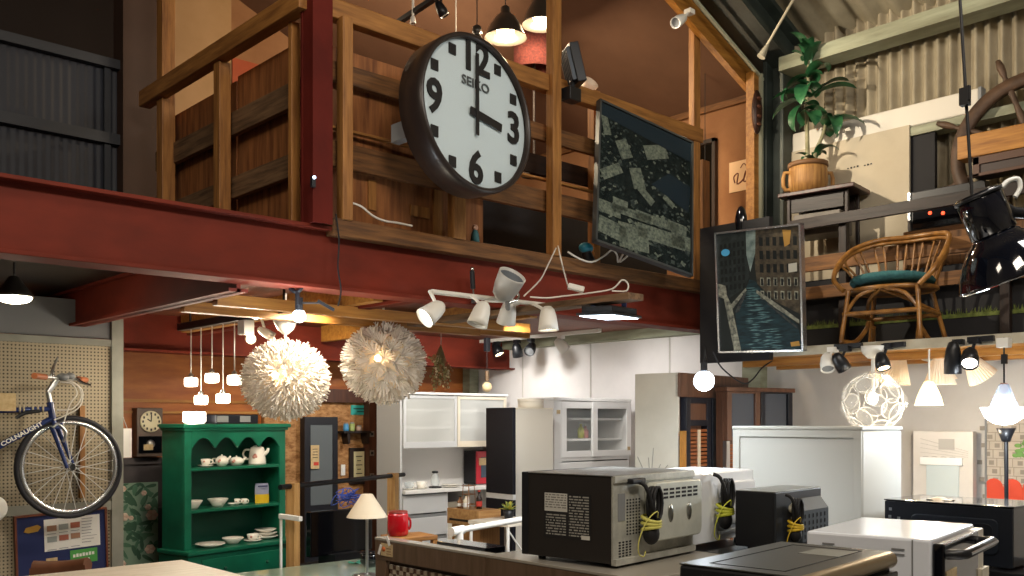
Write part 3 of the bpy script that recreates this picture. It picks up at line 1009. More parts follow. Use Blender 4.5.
# ---- plant stand with the pot plant
Ms, sw, sd, sh, sz = corner(853, 182, 300, 6.3, 40, 778, 869)
Ms.translation.z = DZ
st_h = H + (CY - 182) / F * 6.3 - DZ
t = thing('plant_stand', 'dark wooden side table with a drawer holding the potted plant', 'table', M=Ms)
dk = mat('dark_mahogany', '4a2b22', 0.4, 0, '2d1914', 5, (1, 8, 1))
part('tabletop', MB().box((-0.01, -0.01, st_h - 0.03), (sw, sd, st_h)), dk, t, 0.006, True)
for x, y in ((.05, .06), (sw - .05, .06), (.05, sd - .06), (sw - .05, sd - .06)):
    part('leg', MB().bar((x, y, 0), (x, y, st_h - 0.03), 0.024, 0.024, (1, 0, 0)), m['dark_wood_z'], t, 0.004, True)
for x in (.04, sw - .06):
    part('apron', MB().box((x, .08, st_h - 0.14), (x + .02, sd - .08, st_h - 0.03)), m['dark_wood_y'], t, 0, True)
dr = part('drawer', MB().box((.03, .10, st_h - 0.31), (sw - .05, sd - .1, st_h - 0.16)), mat('grey_brown_drawer', '6d655c', 0.5, 0, '575048', 6), t, 0.004, True)
part('knob', MB().ball((.02, sd / 2, st_h - 0.235), 0.016), m['matt_black'], dr, 0, True)
# barrel pot
pc = Ms @ V((.14, .37, st_h + 0.001))
t = thing('barrel_pot', 'pale wooden barrel-shaped planter with two side handles', 'planter', pc)
brw = mat('barrel_staves', 'b58748', 0.6, 0, '835a2e', 3, (14, 14, 1.2), 0.1)
b = MB().lathe([(0.0001, 0), (0.125, 0), (0.135, 0.08), (0.134, 0.15), (0.126, 0.215), (0.115, 0.215), (0.11, 0.17), (0.0001, 0.17)], None, 28)
part('barrel', b, brw, t, local=True)
for z in (0.205,):
    part('hoop', MB().lathe([(0.128, z - .02), (0.138, z - .02), (0.138, z + .012), (0.118, z + .014)], None, 28), mat('brown_hoop', '6b4a2c', 0.6), t, local=True)
for s_ in (-1, 1):
    d = V((SN, -CS, 0)) * s_
    part('handle', MB().tube([d * .125 + V((0, 0, .15)), d * .165 + V((0, 0, .15)), d * .175 + V((0, 0, .11)), d * .175 + V((0, 0, .06)), d * .16 + V((0, 0, .03)), d * .13 + V((0, 0, .03))], 0.014, 8), brw, t, local=True)
part('soil', MB().lathe([(0.112, 0.18), (0.0001, 0.195)], None, 20), mat('soil', '3c2c20', 0.95), t, local=True)
t = thing('potted_plant', 'tall leafy green dracaena growing in the barrel planter', 'plant', pc + V((0, 0, 0.186)))
stems = [[(0, 0, 0), (-.01, .0, .25), (.0, .01, .45), (.01, .0, .66), (.005, .0, .80)], [(.03, -.02, 0), (.04, -.04, .12), (.07, -.07, .22), (.10, -.09, .34)], [(.02, -.01, 0), (.03, -.02, .06), (.05, -.03, .10)]]
stm = mat('plant_stem', '9b9576', 0.7, 0, '6e6a4c', 10)
for s_ in stems:
    part('stem', MB().tube(s_, [0.016, 0.011], 8, sub=3), stm, t, local=True)
lf = mat('dracaena_leaf', '3a7444', 0.38, 0, '17402a', 5, (1, 1, 1), sss=0.0)
lf2 = mat('dracaena_leaf_dark', '2c5c38', 0.4, 0, '173d24', 5)


def leaf(b, o, az, el, L, w, droop):
    """arched strap leaf"""
    o = V(o)
    n = 9
    side = V((-math.sin(az), math.cos(az), 0))
    p = o.copy()
    e = el
    vs = []
    for k in range(n + 1):
        f_ = k / n
        ww = w * (math.sin(PI * min(1, 0.12 + f_ * 0.88)) ** 0.7) * (1 if f_ < 1 else 0)
        up = V((-math.cos(az) * math.sin(e), -math.sin(az) * math.sin(e), math.cos(e)))
        vs += [p - side * ww + up * ww * .35, p, p + side * ww + up * ww * .35]
        p = p + V((math.cos(az) * math.cos(e), math.sin(az) * math.cos(e), math.sin(e))) * (L / n)
        e -= droop / n * (0.5 + f_)
    fs = []
    for k in range(n):
        i = k * 3
        fs += [(i, i + 1, i + 4, i + 3), (i + 1, i + 2, i + 5, i + 4)]
    b.add(vs, fs, None, True)


ri = random.Random(21)
right = math.atan2(-CS, SN)          # heading of image right
heads = [((.005, .0, .78), 8, .24, .045, (.1, 1.5)), ((.0, .0, .64), 9, .24, .05, (-.4, .8)), ((.10, -.09, .33), 8, .26, .05, (-.1, .9)), ((.0, .01, .45), 6, .27, .05, (-.6, .4)), ((.05, -.03, .06), 8, .22, .03, (.7, 1.4))]
for hd, n_, L, w_, (e0, e1) in heads:
    for k in range(n_):
        b = MB()
        az = 2 * PI * k / n_ + ri.uniform(-.4, .4)
        wl_ = .5 if math.cos(az) > .3 else 1.0
        leaf(b, V(hd) + V((0, 0, ri.uniform(-.06, .03))), az, ri.uniform(e0, e1), wl_ * L * ri.uniform(.7, 1.15), w_ * ri.uniform(.8, 1.2), ri.uniform(1.2, 2.6))
        part('leaf', b, lf if k % 3 else lf2, t, local=True)
for az, el, L in ((right, .55, .34), (right + .3, .8, .36), (right + PI, .3, .30), (right + PI - .3, -.1, .32)):
    b = MB()
    leaf(b, (.02, -.02, .50), az, el, L, .055, 1.1)
    part('leaf', b, lf, t, local=True)

# ---- rattan chair with a teal cushion
cz = Pu(892, 340, 5.62)
Mch = Matrix.Translation((5.575, cz.y - .02, DZ)) @ Matrix.Rotation(math.radians(-84), 4, 'Z') @ Matrix.Diagonal((0.92, 0.96, 0.98, 1))
t = thing('rattan_chair', 'round-backed rattan chair with teal seat cushion on the ledge', 'chair', M=Mch)
cane = mat('rattan_cane', 'a06f34', 0.35, 0, '6b451c', 14, (1, 1, 1), coat=0.2)
dcane = mat('rattan_binding', '5f3819', 0.45)
rim = [V(p) for p in ((.24, -.20, .33), (.32, -.17, .42), (.345, -.02, .56), (.31, .14, .665), (.18, .26, .70), (0, .30, .705), (-.18, .26, .70), (-.31, .14, .64), (-.345, -.02, .53), (-.32, -.17, .41), (-.24, -.20, .33))]
rs = spline(rim, 5)
part('back_rim', MB().tube(rs, 0.017, 8), cane, t, local=True)
part('back_rim', MB().tube([p + V((0, -.012, -.03)) for p in rs[6:-6]], 0.012, 8), cane, t, local=True)
ring = [V((.27 * math.cos(a * PI / 10), .02 + .23 * math.sin(a * PI / 10), .335)) for a in range(20)]
part('seat_ring', MB().tube(ring, 0.015, 8, closed=True), cane, t, local=True)
part('seat_deck', MB().lathe([(0.0001, .0), (.97, .0), (.97, -.01), (0.0001, -.01)], Matrix.Translation((0, .02, .338)) @ Matrix.Diagonal((.27, .23, 1, 1)), 32), dcane, t, local=True)
Mcu = Matrix.Translation((0, .0, .385)) @ Matrix.Rotation(-.10, 4, 'X') @ Matrix.Diagonal((1, .86, 1, 1))
part('cushion', MB().lathe([(0.0001, -.03), (.22, -.03), (.26, -.015), (.268, .0), (.255, .02), (.2, .032), (.1, .038), (0.0001, .04)], Mcu, 36), mat('teal_cloth', '3b6f70', 0.9, 0, '2a5558', 40, bump=0.2), t, local=True)
nsp = 8
for k in range(nsp):
    a = math.radians(20 + 140 * k / (nsp - 1))
    base = V((.25 * math.cos(a), .02 + .22 * math.sin(a), .34))
    i0 = 10 + 30 * (k + .5) / nsp
    top = rs[int(i0)]
    for dd in (-.022, .022):
        tg = V((-math.sin(a), math.cos(a), 0)) * dd
        tg2 = V((-math.sin(a), math.cos(a), 0)) * dd * 1.3
        part('spoke', MB().tube([base + tg, base.lerp(top, .5) + tg * 1.0 + V((0, .015, 0)), top + tg2 + V((0, 0, -.05)), top + tg2 * .3], 0.0085, 6, sub=3), cane, t, local=True)
legs = {}
for sx in (-1, 1):
    part('leg', MB().tube([(sx * .22, -.17, .33), (sx * .235, -.19, .18), (sx * .25, -.21, .03), (sx * .245, -.19, .016), (sx * .20, -.10, .02), (sx * .17, .0, .10), (sx * .165, .03, .15)], 0.0155, 8, sub=4), cane, t, local=True)
    part('leg', MB().tube([(sx * .19, .20, .33), (sx * .22, .24, .18), (sx * .25, .28, .03), (sx * .24, .27, .016), (sx * .19, .18, .02), (sx * .15, .08, .12)], 0.0155, 8, sub=4), cane, t, local=True)
    part('stretcher', MB().tube([(sx * .235, -.19, .19), (sx * .225, .24, .19)], 0.012, 8), cane, t, local=True)
    part('brace', MB().tube([(sx * .225, -.18, .20), (sx * .15, -.19, .29), (sx * .03, -.2, .325)], 0.012, 8, sub=3), cane, t, local=True)
    part('brace', MB().tube([(sx * .0, -.2, .325), (sx * .12, -.08, .27), (sx * .225, .18, .20)], 0.012, 8, sub=3), cane, t, local=True)
part('stretcher', MB().tube([(-.25, -.19, .185), (.25, -.19, .185)], 0.0145, 8), cane, t, local=True)
part('stretcher', MB().tube([(-.22, .24, .185), (.22, .24, .185)], 0.0145, 8), cane, t, local=True)

# ---- big glossy black lamp at the right edge
ax = (P(977, 193, 3.3), P(1012, 276, 3.3))
dz_ = (ax[0] - ax[1])
Ml = Matrix.Translation(ax[1]) @ dz_.to_track_quat('Z', 'Y').to_matrix().to_4x4()
L = dz_.length
k_ = 3.3 / F
t = thing('black_spot_lamp', 'huge glossy black bell-shaped spot lamp hanging at the right edge', 'lamp', M=Ml)
gb = mat('gloss_black_enamel', '0a0d16', 0.08, coat=1.0)
b = MB().lathe([(0.0001, L * .50), (21 * k_, L * .50), (23 * k_, L * .48), (24 * k_, L * .46), (31 * k_, L * .40), (39 * k_, L * .28), (46 * k_, L * .14), (50 * k_, L * .03), (51 * k_, 0), (49 * k_, -.004), (46 * k_, .01), (34 * k_, L * .3), (0.0001, L * .42)], None, 40)
part('bell', b, gb, t, local=True)
b = MB().lathe([(0.0001, L * 1.0), (20 * k_, L * 1.0), (22 * k_, L * .98), (22 * k_, L * .52), (20 * k_, L * .50), (0.0001, L * .50)], None, 36)
part('housing', b, gb, t, local=True)
b = MB().lathe([(21.8 * k_, L * .94), (23.5 * k_, L * .94), (23.5 * k_, L * .98), (21.8 * k_, L * .98)], None, 36)
part('cap_ring', b, m['black'], t, local=True)
part('bulb', MB().ball((0, 0, L * .18), 18 * k_), m['shade_in'], t, local=True)
p0 = P(1012, 212, 3.3)
part('bracket', MB().tube([P(1000, 205, 3.3), p0, P(1030, 214, 3.32), P(1075, 205, 3.35)], 0.02, 8), m['black'], t)
part('flex', MB().tube([P(988, 189, 3.25), P(1000, 188, 3.25), P(1008, 181, 3.25), P(1018, 179, 3.25), P(1020, 188, 3.25), P(1015, 197, 3.25)], 0.0085, 8, sub=4), mat('clear_white_flex', 'd8dad6', 0.35), t)
part('hanger_cord', MB().tube([P(972, 196, 3.3), P(966, 98, 3.3), P(960, 0, 3.3), P(955, -80, 3.3), P(945, -240, 3.3)], 0.0055, 6), m['wire_black'], t)
part('cord_connector', MB().cbox(P(965, 97, 3.29), (0.03, 0.03, 0.06)).cbox(P(968, 93, 3.28), (0.015, 0.015, 0.05)), m['wire_black'], t)

# pale rod in the roof corner
t = thing('roof_pole', 'thin pale pole slanting up to the roof above the plant', 'pole', P(765, 50, 6.4))
part('rod', MB().cyl(P(767, 45, 6.4), P(800, -12, 6.4), 0.009), mat('pale_rod', 'b5ab93', 0.6), t)
part('tip', MB().cyl(P(761, 57, 6.4), P(768, 44, 6.4), 0.03, 0.009), mat('pale_rod_tip', '8f8876', 0.6), t)
# ================================================================ UNDER THE LOFT, LEFT SIDE
# pegboard wall with its steel frame
PV = 6.4
peg = bpy.data.materials.new('pegboard')
peg.use_nodes = True
nt = peg.node_tree
bs = nt.nodes['Principled BSDF']
bs.inputs['Roughness'].default_value = 0.7
tc = nt.nodes.new('ShaderNodeTexCoord')


def mth(op, a, b_=None):
    n_ = nt.nodes.new('ShaderNodeMath')
    n_.operation = op
    for i, q in enumerate((a, b_)):
        if q is None:
            continue
        if isinstance(q, (int, float)):
            n_.inputs[i].default_value = q
        else:
            nt.links.new(q, n_.inputs[i])
    return n_.outputs[0]


sp = nt.nodes.new('ShaderNodeSeparateXYZ')
nt.links.new(tc.outputs['Object'], sp.inputs[0])
fx = mth('SUBTRACT', mth('FRACT', mth('MULTIPLY', sp.outputs[0], 44.0)), 0.5)
fz = mth('SUBTRACT', mth('FRACT', mth('MULTIPLY', sp.outputs[2], 44.0)), 0.5)
dd = mth('SQRT', mth('ADD', mth('MULTIPLY', fx, fx), mth('MULTIPLY', fz, fz)))
hole = mth('LESS_THAN', dd, 0.25)
mx = nt.nodes.new('ShaderNodeMix')
mx.data_type = 'RGBA'
mx.inputs[6].default_value = lin('a2967e')
mx.inputs[7].default_value = lin('4d4434')
nt.links.new(hole, mx.inputs[0])
nt.links.new(mx.outputs[2], bs.inputs['Base Color'])
pe = Pv(122, 400, PV).x
pz = Pv(60, 344, PV).z
t = thing('pegboard_panel', 'tall beige pegboard panel in a grey frame behind the bicycle', 'panel', (1.2, PV, 0))
part('board', MB().box((-1.5, PV, 0.02), (pe - .07, PV + 0.02, pz)), peg, t)
frm = mat('grey_green_frame', '8f8f84', 0.6, 0, '7c7c72', 4)
part('frame_rail', MB().box((-1.5, PV - 0.02, pz), (pe, PV + 0.03, pz + 0.045)), frm, t)
part('frame_rail', MB().box((-1.5, PV - 0.02, 1.06), (pe, PV - 0.001, 1.12)), frm, t)
part('frame_post', MB().box((pe - 0.075, PV - 0.025, 0), (pe, PV + 0.03, 2.44)), frm, t)
part('upper_panel', MB().box((0.9, PV, pz + 0.05), (pe - 0.08, PV + 0.02, 2.44)), mat('dull_grey_sheet', '6f7071', 0.6), t)
b = MB().box((pe - .28, PV - 0.035, 1.15), (pe - .25, PV - 0.003, 1.75))
one('wooden_strip', b, m['pine_z'], 'thin pale wooden strip fixed to the pegboard inside the bicycle wheel', 'strip')

# ---------------------------------------------------------------- bicycle hung on the pegboard
BV = 6.10


def B(px, py, dv=0.0):
    return Pv(px, py, BV + dv)


hub = B(70, 467)
t = thing('bicycle', 'dark blue road bicycle with brown grips hung on the pegboard', 'bicycle', hub)
navy = mat('navy_bike_paint', '24356b', 0.25, coat=0.5)
tyre = mat('tyre_rubber', '24242a', 0.7)
RW = abs(B(124.5, 467).x - B(16, 467).x) / 2


spk_m = mat('bright_spoke', 'd2d2cf', 0.4)


def wheel(c):
    q = Matrix.Translation(c) @ Matrix.Rotation(PI / 2, 4, 'X')
    n_ = 72
    pts = [c + V((math.cos(a * 2 * PI / n_), 0, math.sin(a * 2 * PI / n_))) * (RW - .016) for a in range(n_)]
    w = part('tyre', MB().tube(pts, 0.0165, 10, closed=True), tyre, t)
    rim_ = MB().lathe([(RW - .030, -.011), (RW - .030, .011), (RW - .055, .009), (RW - .058, 0), (RW - .055, -.009), (RW - .030, -.011)], q, 72)
    part('wheel_rim', rim_, mat('polished_rim', 'c9cbcc', 0.25, 0.9), t)
    part('hub', MB().cyl(c + V((0, -.045, 0)), c + V((0, .045, 0)), 0.016).cyl(c + V((0, -.03, 0)), c + V((0, -.026, 0)), 0.024).cyl(c + V((0, .026, 0)), c + V((0, .03, 0)), 0.024), m['chrome'], t)
    for k in range(24):
        a = 2 * PI * (k + .5) / 24
        a2 = a + (0.9 if k % 2 else -0.9)
        y_ = .026 if (k // 2) % 2 else -.026
        part('spoke', MB().cyl(c + V((math.cos(a2) * .02, y_, math.sin(a2) * .02)), c + V((math.cos(a), 0, math.sin(a))) * (RW - .055), 0.0023, n=5), spk_m, t)


wheel(hub)
hub2 = B(-160, 472)
wheel(hub2)
bb = B(-62, 478)
head_t, head_b = B(50, 402), B(53.5, 424)
part('head_tube', MB().cyl(head_b, head_t, 0.021), navy, t)
part('frame_tube', MB().cyl(B(49, 409), B(-75, 413), 0.0165), navy, t, label='dark blue top tube')
dt = part('frame_tube', MB().cyl(B(51, 419), bb, 0.019), navy, t, label='dark blue down tube with white lettering')
part('frame_tube', MB().cyl(B(-82, 398), bb, 0.017), navy, t)
part('frame_tube', MB().cyl(B(-75, 413), hub2, 0.011), navy, t)
part('frame_tube', MB().cyl(bb, hub2, 0.012), navy, t)
pa, pb = B(51, 419, -.0205), bb + V((0, -.0205, 0))
dx = (pa - pb).normalized()
mid = B(22, 434, -.021)
Mt = frame(mid, dx, V((0, 0, 1)))
part('lettering', MB().text('COLNAUGHT', 0.036, Mt, 0.0006, 1.15, 0.001), mat('white_decal', 'e8e8e6', 0.5), dt)
part('saddle', MB().ball(B(-84, 386), 0.06, (1.9, 1.0, .45), 14), m['black'], t)
part('crank', MB().cyl(bb + V((0, -.05, 0)), bb + V((0.1, -.05, -.13)), 0.012).cyl(bb + V((0, -.03, 0)), bb + V((0, -.02, 0)), .09, n=28), m['alu'], t)
# fork
for dv, px0, px1 in ((-.045, 52, 66), (.045, 58, 73)):
    part('fork_blade', MB().tube([B(px0, 427, dv), B(px0 + 5, 440, dv), B(px1 - 1, 462, dv), B(px1 + 1, 468, dv)], [.017, .010], 8, sub=3), navy, t)
part('fork_crown', MB().cbox(B(55, 426), (0.06, 0.12, 0.04)), navy, t, 0.008)
# bars, stem, grips, levers, cables
part('stem', MB().cyl(head_t, B(48, 392), 0.015).cyl(B(48, 392), B(58, 378), 0.017), m['alu'], t)
bar0, bar1 = B(36, 376, -.30), B(88, 382, .22)
part('handlebar', MB().cyl(B(36, 376, -.30), B(86, 380, .24), 0.012), m['alu'], t)
d_ = (bar1 - bar0).normalized()
grip = mat('brown_grip', 'a4603a', 0.6)
part('grip', MB().cyl(bar0 - d_ * .02, bar0 + d_ * .11, 0.018), grip, t)
part('grip', MB().cyl(B(86, 380, .24) - d_ * .11, B(86, 380, .24), 0.018), grip, t)
part('brake_lever', MB().tube([B(52, 376, -.16), B(53, 368, -.2), B(58, 357, -.24)], [.012, .006], 6, sub=3), m['chrome'], t)
part('brake_lever', MB().tube([B(76, 378, .1), B(83, 383, .08), B(91, 385, .06)], [.012, .006], 6, sub=3), m['chrome'], t)
part('shifter', MB().ball(B(63, 377, -.08), 0.03, (1.2, 1, .8)), m['grey'], t)
part('shifter', MB().ball(B(70, 376, .02), 0.026, (1.2, 1, .8)), m['grey'], t)
for pts in (((66, 380), (78, 386), (81, 398), (72, 409), (57, 410)), ((70, 380), (82, 390), (80, 406), (66, 415), (54, 420)), ((60, 382), (72, 384), (77, 394), (70, 404), (62, 428))):
    part('brake_cable', MB().tube([B(x, y, -.05) for x, y in pts], 0.0042, 6, sub=4), m['wire_white'], t)
part('brake_caliper', MB().tube([B(53, 428, -.06), B(58, 424, -.06), B(66, 432, -.06), B(63, 442, -.05)], 0.009, 6, sub=3), m['alu'], t)
for x in (20, 24, 33, 38, 43):
    c = B(x, 409)
    part('cloth_tie', MB().lathe([(.017, -.006), (.024, -.004), (.024, .004), (.017, .006)], Matrix.Translation(c) @ Matrix.Rotation(PI / 2, 4, 'Y') @ Matrix.Rotation(.3, 4, 'X'), 14), mat('beige_tie', 'b9ab92', 0.8), t)
part('frame_lock', MB().tube([B(16, 418, -.03), B(25, 413, -.03), B(40, 411, -.03)], 0.012, 6, sub=2), m['black'], t)
part('wall_hook', MB().cyl(B(20, 412), B(20, 412, .298), 0.012).cyl(B(-40, 414), B(-40, 414, .298), 0.012), m['grey'], t)
b = MB().cbox(B(1, 402, -.06), (.16, .004, .105))
one('price_tag', b, m['paper'], 'tan paper price tag hanging on the bicycle frame', 'tag')
b = MB().lathe([(.0001, -.012), (.07, -.012), (.082, 0), (.07, .012), (.0001, .012)], Matrix.Translation(Pv(-7, 509, 6.34)) @ Matrix.Rotation(PI / 2, 4, 'X'), 32)
one('white_disc', b, m['white'], 'round white disc on the pegboard at the left edge', 'disc')

# notice board
Mb = frame(Pv(62.5, 544, 6.36), (1, 0, 0.045), (-0.03, -0.05, 1))
s_ = 6.36 / 1.062 / F * 1.0
t = thing('notice_board', 'dark blue notice board in a brown frame below the bicycle wheel', 'notice board', M=Mb)
bw, bh = 79 * s_ * 1.06, 62 * s_
b = MB().box((-bw / 2, 0, -bh / 2), (bw / 2, 0.015, bh / 2))
part('felt', b, mat('navy_felt', '27305c', 0.9), t, 0, True)
b = MB()
for a, c in (((-bw / 2 - .012, -.012, -bh / 2), (-bw / 2, .018, bh / 2)), ((bw / 2, -.012, -bh / 2), (bw / 2 + .012, .018, bh / 2)), ((-bw / 2 - .012, -.012, bh / 2), (bw / 2 + .012, .018, bh / 2 + .012)), ((-bw / 2 - .012, -.012, -bh / 2 - .012), (bw / 2 + .012, .018, -bh / 2))):
    b.box(a, c)
part('frame', b, mat('red_brown_frame', '6b3a26', 0.5), t, 0, True)


def bx(px, py):
    return ((px - 62.5) * s_ * 1.06, (544 - py) * s_ + (px - 62.5) * s_ * 0.04)


def flat(px0, py0, px1, py1, y=-0.002):
    x0, z1 = bx(px0, py0)
    x1, z0 = bx(px1, py1)
    return (x0, y - .001, z0), (x1, y + .001, z1)


t2 = part('poster', MB().box(*flat(46.5, 517, 97, 551)), m['white_paper'], t, 0, True)
b = MB()
rp = random.Random(5)
cols = []
for r_ in range(2):
    for c_ in range(3):
        b.k = (r_ + c_) % 3
        a, c = flat(49 + c_ * 10.5, 523.5 + r_ * 11, 57.5 + c_ * 10.5, 529.5 + r_ * 11, -.0045)
        b.box(a, c)
for r_ in range(9):
    b.k = 3
    b.box(*flat(80, 521 + r_ * 3, 94 - rp.random() * 6, 522 + r_ * 3, -.0045))
for r_ in range(3):
    for c_ in range(3):
        b.box(*flat(49 + c_ * 10.5, 531.5 + r_ * 8, 57 + c_ * 10.5, 532.4 + r_ * 8, -.0045))
part('printing', b, [mat('photo_brown', 'a07a62', 0.8), mat('photo_grey', '9aa09c', 0.8), mat('photo_red', 'a3604e', 0.8), mat('print_grey', '8d8d90', 0.8)], t2, 0, True)
t3 = part('green_card', MB().box(*flat(69, 552, 94, 567)), mat('green_card', '4e9a4a', 0.8), t, 0, True)
b = MB()
for k in range(7):
    b.box(*flat(71.5 + k * 2.9, 556.5 - (k % 2) * .4, 73.6 + k * 2.9, 559.5, -.0045))
for k in range(4):
    b.box(*flat(77 + k * 2.6, 562, 78.8 + k * 2.6, 564, -.0045))
part('printing', b, m['white_paper'], t3, 0, True)
part('tan_card', MB().box(*flat(47.5, 556, 57.5, 570)), m['paper'], t, 0, True)
b = MB()
b.prism([bx(29, 526.5)[:2], bx(31, 522.5), bx(41, 521), bx(44, 523.5), bx(41, 527.5), bx(33, 528)], .003, Matrix.Translation((0, -.004, 0)))
part('gold_sticker', b, mat('gold_foil', 'c79b4a', 0.4, 0.4), t, 0, True)
# leather chair in front
t = thing('leather_chair', 'brown leather chair back rising at the bottom left corner', 'chair', P(56, 700, 4.9))
c = P(57, 590, 4.9)
Mx = Matrix.Translation(c) @ Matrix.Rotation(math.radians(-43), 4, 'Z')
lb = mat('brown_leather', '7b4f36', 0.45, 0, '5f3a27', 5, bump=0.1)
b = MB().sheet(lambda s, t_: ((s - .5) * .29, .02 * math.sin(PI * s), -.5 + t_ * .60 + .012 * (2 * abs(s - .5)) ** 2 + .018 * s), 16, 10, Mx)
b.sheet(lambda s, t_: ((s - .5) * .29, .07 + .02 * math.sin(PI * s), -.5 + t_ * .60 + .012 * (2 * abs(s - .5)) ** 2 + .018 * s), 16, 10, Mx)
b.tube([Mx @ V(((s - .5) * .29, .035 + .02 * math.sin(PI * s), .10 + .012 * (2 * abs(s - .5)) ** 2 + .018 * s)) for s in [i / 10 for i in range(11)]], .036, 8)
part('backrest', b, lb, t)
part('seat', MB().cbox((0, -.25, -.52), (.45, .5, .12), Mx), lb, t, 0.03)
for x in (-.18, .18):
    for y in (-.45, .0):
        part('leg', MB().cyl(Mx @ V((x, y, -.58)), V(((Mx @ V((x, y, 0))).x, (Mx @ V((x, y, 0))).y, 0)), .02), m['dark_wood_z'], t)

# floral panel, wall clock, tag
fv = 7.40
t = thing('floral_panel', 'green floral panel with pink blossoms beside the pegboard', 'panel', Pv(139, 570, fv))
a, c = Pv(121, 565, fv), Pv(158, 482, fv)
x0, x1, z0, z1 = a.x - .1, c.x, a.z - .25, c.z
part('board', MB().box((x0, fv, z0), (x1, fv + .03, z1)), mat('floral_ground', '7f9a86', 0.8), t)
rf = random.Random(11)
b = MB()
for k in range(120):
    cx, cz_ = rf.uniform(x0, x1), rf.uniform(z0, z1)
    a = rf.uniform(0, 6.28)
    L, wd_ = rf.uniform(.03, .06), rf.uniform(.012, .02)
    b.k = k % 2
    pts = []
    for s_2 in range(10):
        q = s_2 * 2 * PI / 10
        x, z = L * math.cos(q), wd_ * math.sin(q) * (1 - .3 * math.cos(q))
        pts.append((min(x1, max(x0, cx + x * math.cos(a) - z * math.sin(a))), min(z1, max(z0, cz_ + x * math.sin(a) + z * math.cos(a)))))
    b.poly(pts, fv - .001 - k * .00002)
part('leaf_pattern', b, [mat('floral_leaf', '4f7860', 0.8), mat('floral_leaf_dark', '3c5f4b', 0.8)], t)
b = MB()
for px, py, r_ in ((152, 515, .045), (150, 549, .04), (124, 517, .035), (144, 493, .022), (131, 518, .02), (123, 489, .025), (122, 564, .03), (148, 507, .025)):
    c = Pv(px, py, fv - .006)
    for k in range(6):
        b.k = k % 2
        q = k * PI / 3
        b.ball((c.x + math.cos(q) * r_ * .55, fv - .006, c.z + math.sin(q) * r_ * .5), r_ * .55, (1, .12, .85), 8)
part('blossoms', b, [mat('blossom_pink', 'd9b8a6', 0.8), mat('blossom_cream', 'e2cdbb', 0.8)], t)
a, c = Pv(137, 457, 7.36), Pv(163, 408, 7.36)
t = thing('pendulum_clock', 'dark wooden pendulum wall clock with a round cream dial', 'clock', Pv(150, 457, 7.40))
x0, x1, z0, z1 = a.x, c.x, a.z, c.z
cw = x1 - x0
part('case', MB().box((x0, 7.36, z0), (x1, 7.466, z1)), mat('taupe_clock_case', '6b5a50', 0.5, 0, '4f423b', 5), t, 0.006)
part('lower_window', MB().box((x0 + .012, 7.352, z0 + .03), (x1 - .012, 7.36, z0 + (z1 - z0) * .42)), m['gloss_black'], t)
dc = V(((x0 + x1) / 2, 7.352, z0 + (z1 - z0) * .72))
dl = part('dial', MB().lathe([(.0001, .012), (cw * .36, .012), (cw * .41, .006), (cw * .41, 0)], Matrix.Translation(dc) @ Matrix.Rotation(PI / 2, 4, 'X'), 32), mat('cream_dial', 'd8cfae', 0.5), t)
b = MB()
for k in range(12):
    q = k * PI / 6
    b.cbox(dc + V((math.sin(q) * cw * .31, -.0135, math.cos(q) * cw * .31)), (.012, .003, .018))
b.bar(dc + V((0, -.014, 0)), dc + V((.002, -.014, cw * .26)), .004, .008, (1, 0, 0)).bar(dc + V((0, -.014, 0)), dc + V((-.03, -.014, .02)), .004, .008, (0, 0, 1))
part('dial_marks', b, m['black_ink'], dl)
part('pendulum', MB().lathe([(.0001, .004), (cw * .16, .004), (cw * .16, 0)], Matrix.Translation((dc.x, 7.35, z0 + .10)) @ Matrix.Rotation(PI / 2, 4, 'X'), 20), m['alu'], t)
part('price_tag', MB().cbox((dc.x - .02, 7.345, z0 + .075), (.075, .003, .045)), m['paper'], t)
b = MB().cbox(Pv(127, 443, 7.2), (.07, .004, .22))
t = thing('paper_tag', 'long white paper tag hanging beside the pendulum clock', 'tag', Pv(127, 458, 7.2))
part('card', b, m['white_paper'], t)
part('string', MB().tube([Pv(127, 428, 7.2), Pv(124, 420, 7.1), Pv(119.5, 405, 6.40)], .003, 5), m['wire_white'], t)

# ---------------------------------------------------------------- green dresser
Mg, gw, gd, gh, gz = corner(183, 424, 600, 6.8, 35, 162, 284)
Mg.translation.z = 0
gd = max(gd, .24)
GT = H - 3 / F * 6.8
t = thing('green_dresser', 'glossy dark green open dresser with a scalloped top and drawers', 'dresser', M=Mg)
gr = mat('bottle_green_paint', '157356', 0.35, 0, '0f5b44', 3, coat=0.2)
gr2 = mat('bottle_green_shaded', '0b4a38', 0.45)  # darker copy: recess shade put into the colour, knobs share it
zs = [H - 46 / F * 7.05, H - 87 / F * 7.05, H - 126 / F * 7.0]       # shelf heights
part('side_panel', MB().box((0, 0, zs[2]), (.025, gd, GT - .03)), gr, t, .003, True)
part('side_panel', MB().box((gw - .025, 0, zs[2]), (gw, gd, GT - .03)), gr, t, .003, True)
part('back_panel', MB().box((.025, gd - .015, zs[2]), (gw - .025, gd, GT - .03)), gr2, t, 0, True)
part('front_stile', MB().box((0, -.018, zs[2]), (.06, 0, GT - .03)), gr, t, .003, True)
part('front_stile', MB().box((gw - .06, -.018, zs[2]), (gw, 0, GT - .03)), gr, t, .003, True)
b = MB().box((-.03, -.05, GT - .03), (gw + .03, gd, GT)).box((-.015, -.035, GT - .05), (gw + .015, gd, GT - .03))
part('cornice', b, gr, t, .004, True)
pts = [(.06, GT - .05), (gw - .06, GT - .05)]
n_ = 80
for k in range(n_ + 1):
    f_ = k / n_
    x = gw - .06 - f_ * (gw - .12)
    z = GT - .18 + .09 * (abs(math.sin(f_ * PI * 4)) ** .8) - (0.012 if .02 < (f_ * 4) % 1 < .98 else 0)
    pts.append((x, z))
part('scalloped_valance', MB().prism(pts, .018, Matrix.Translation((0, -.018, 0))), gr, t, 0, True)
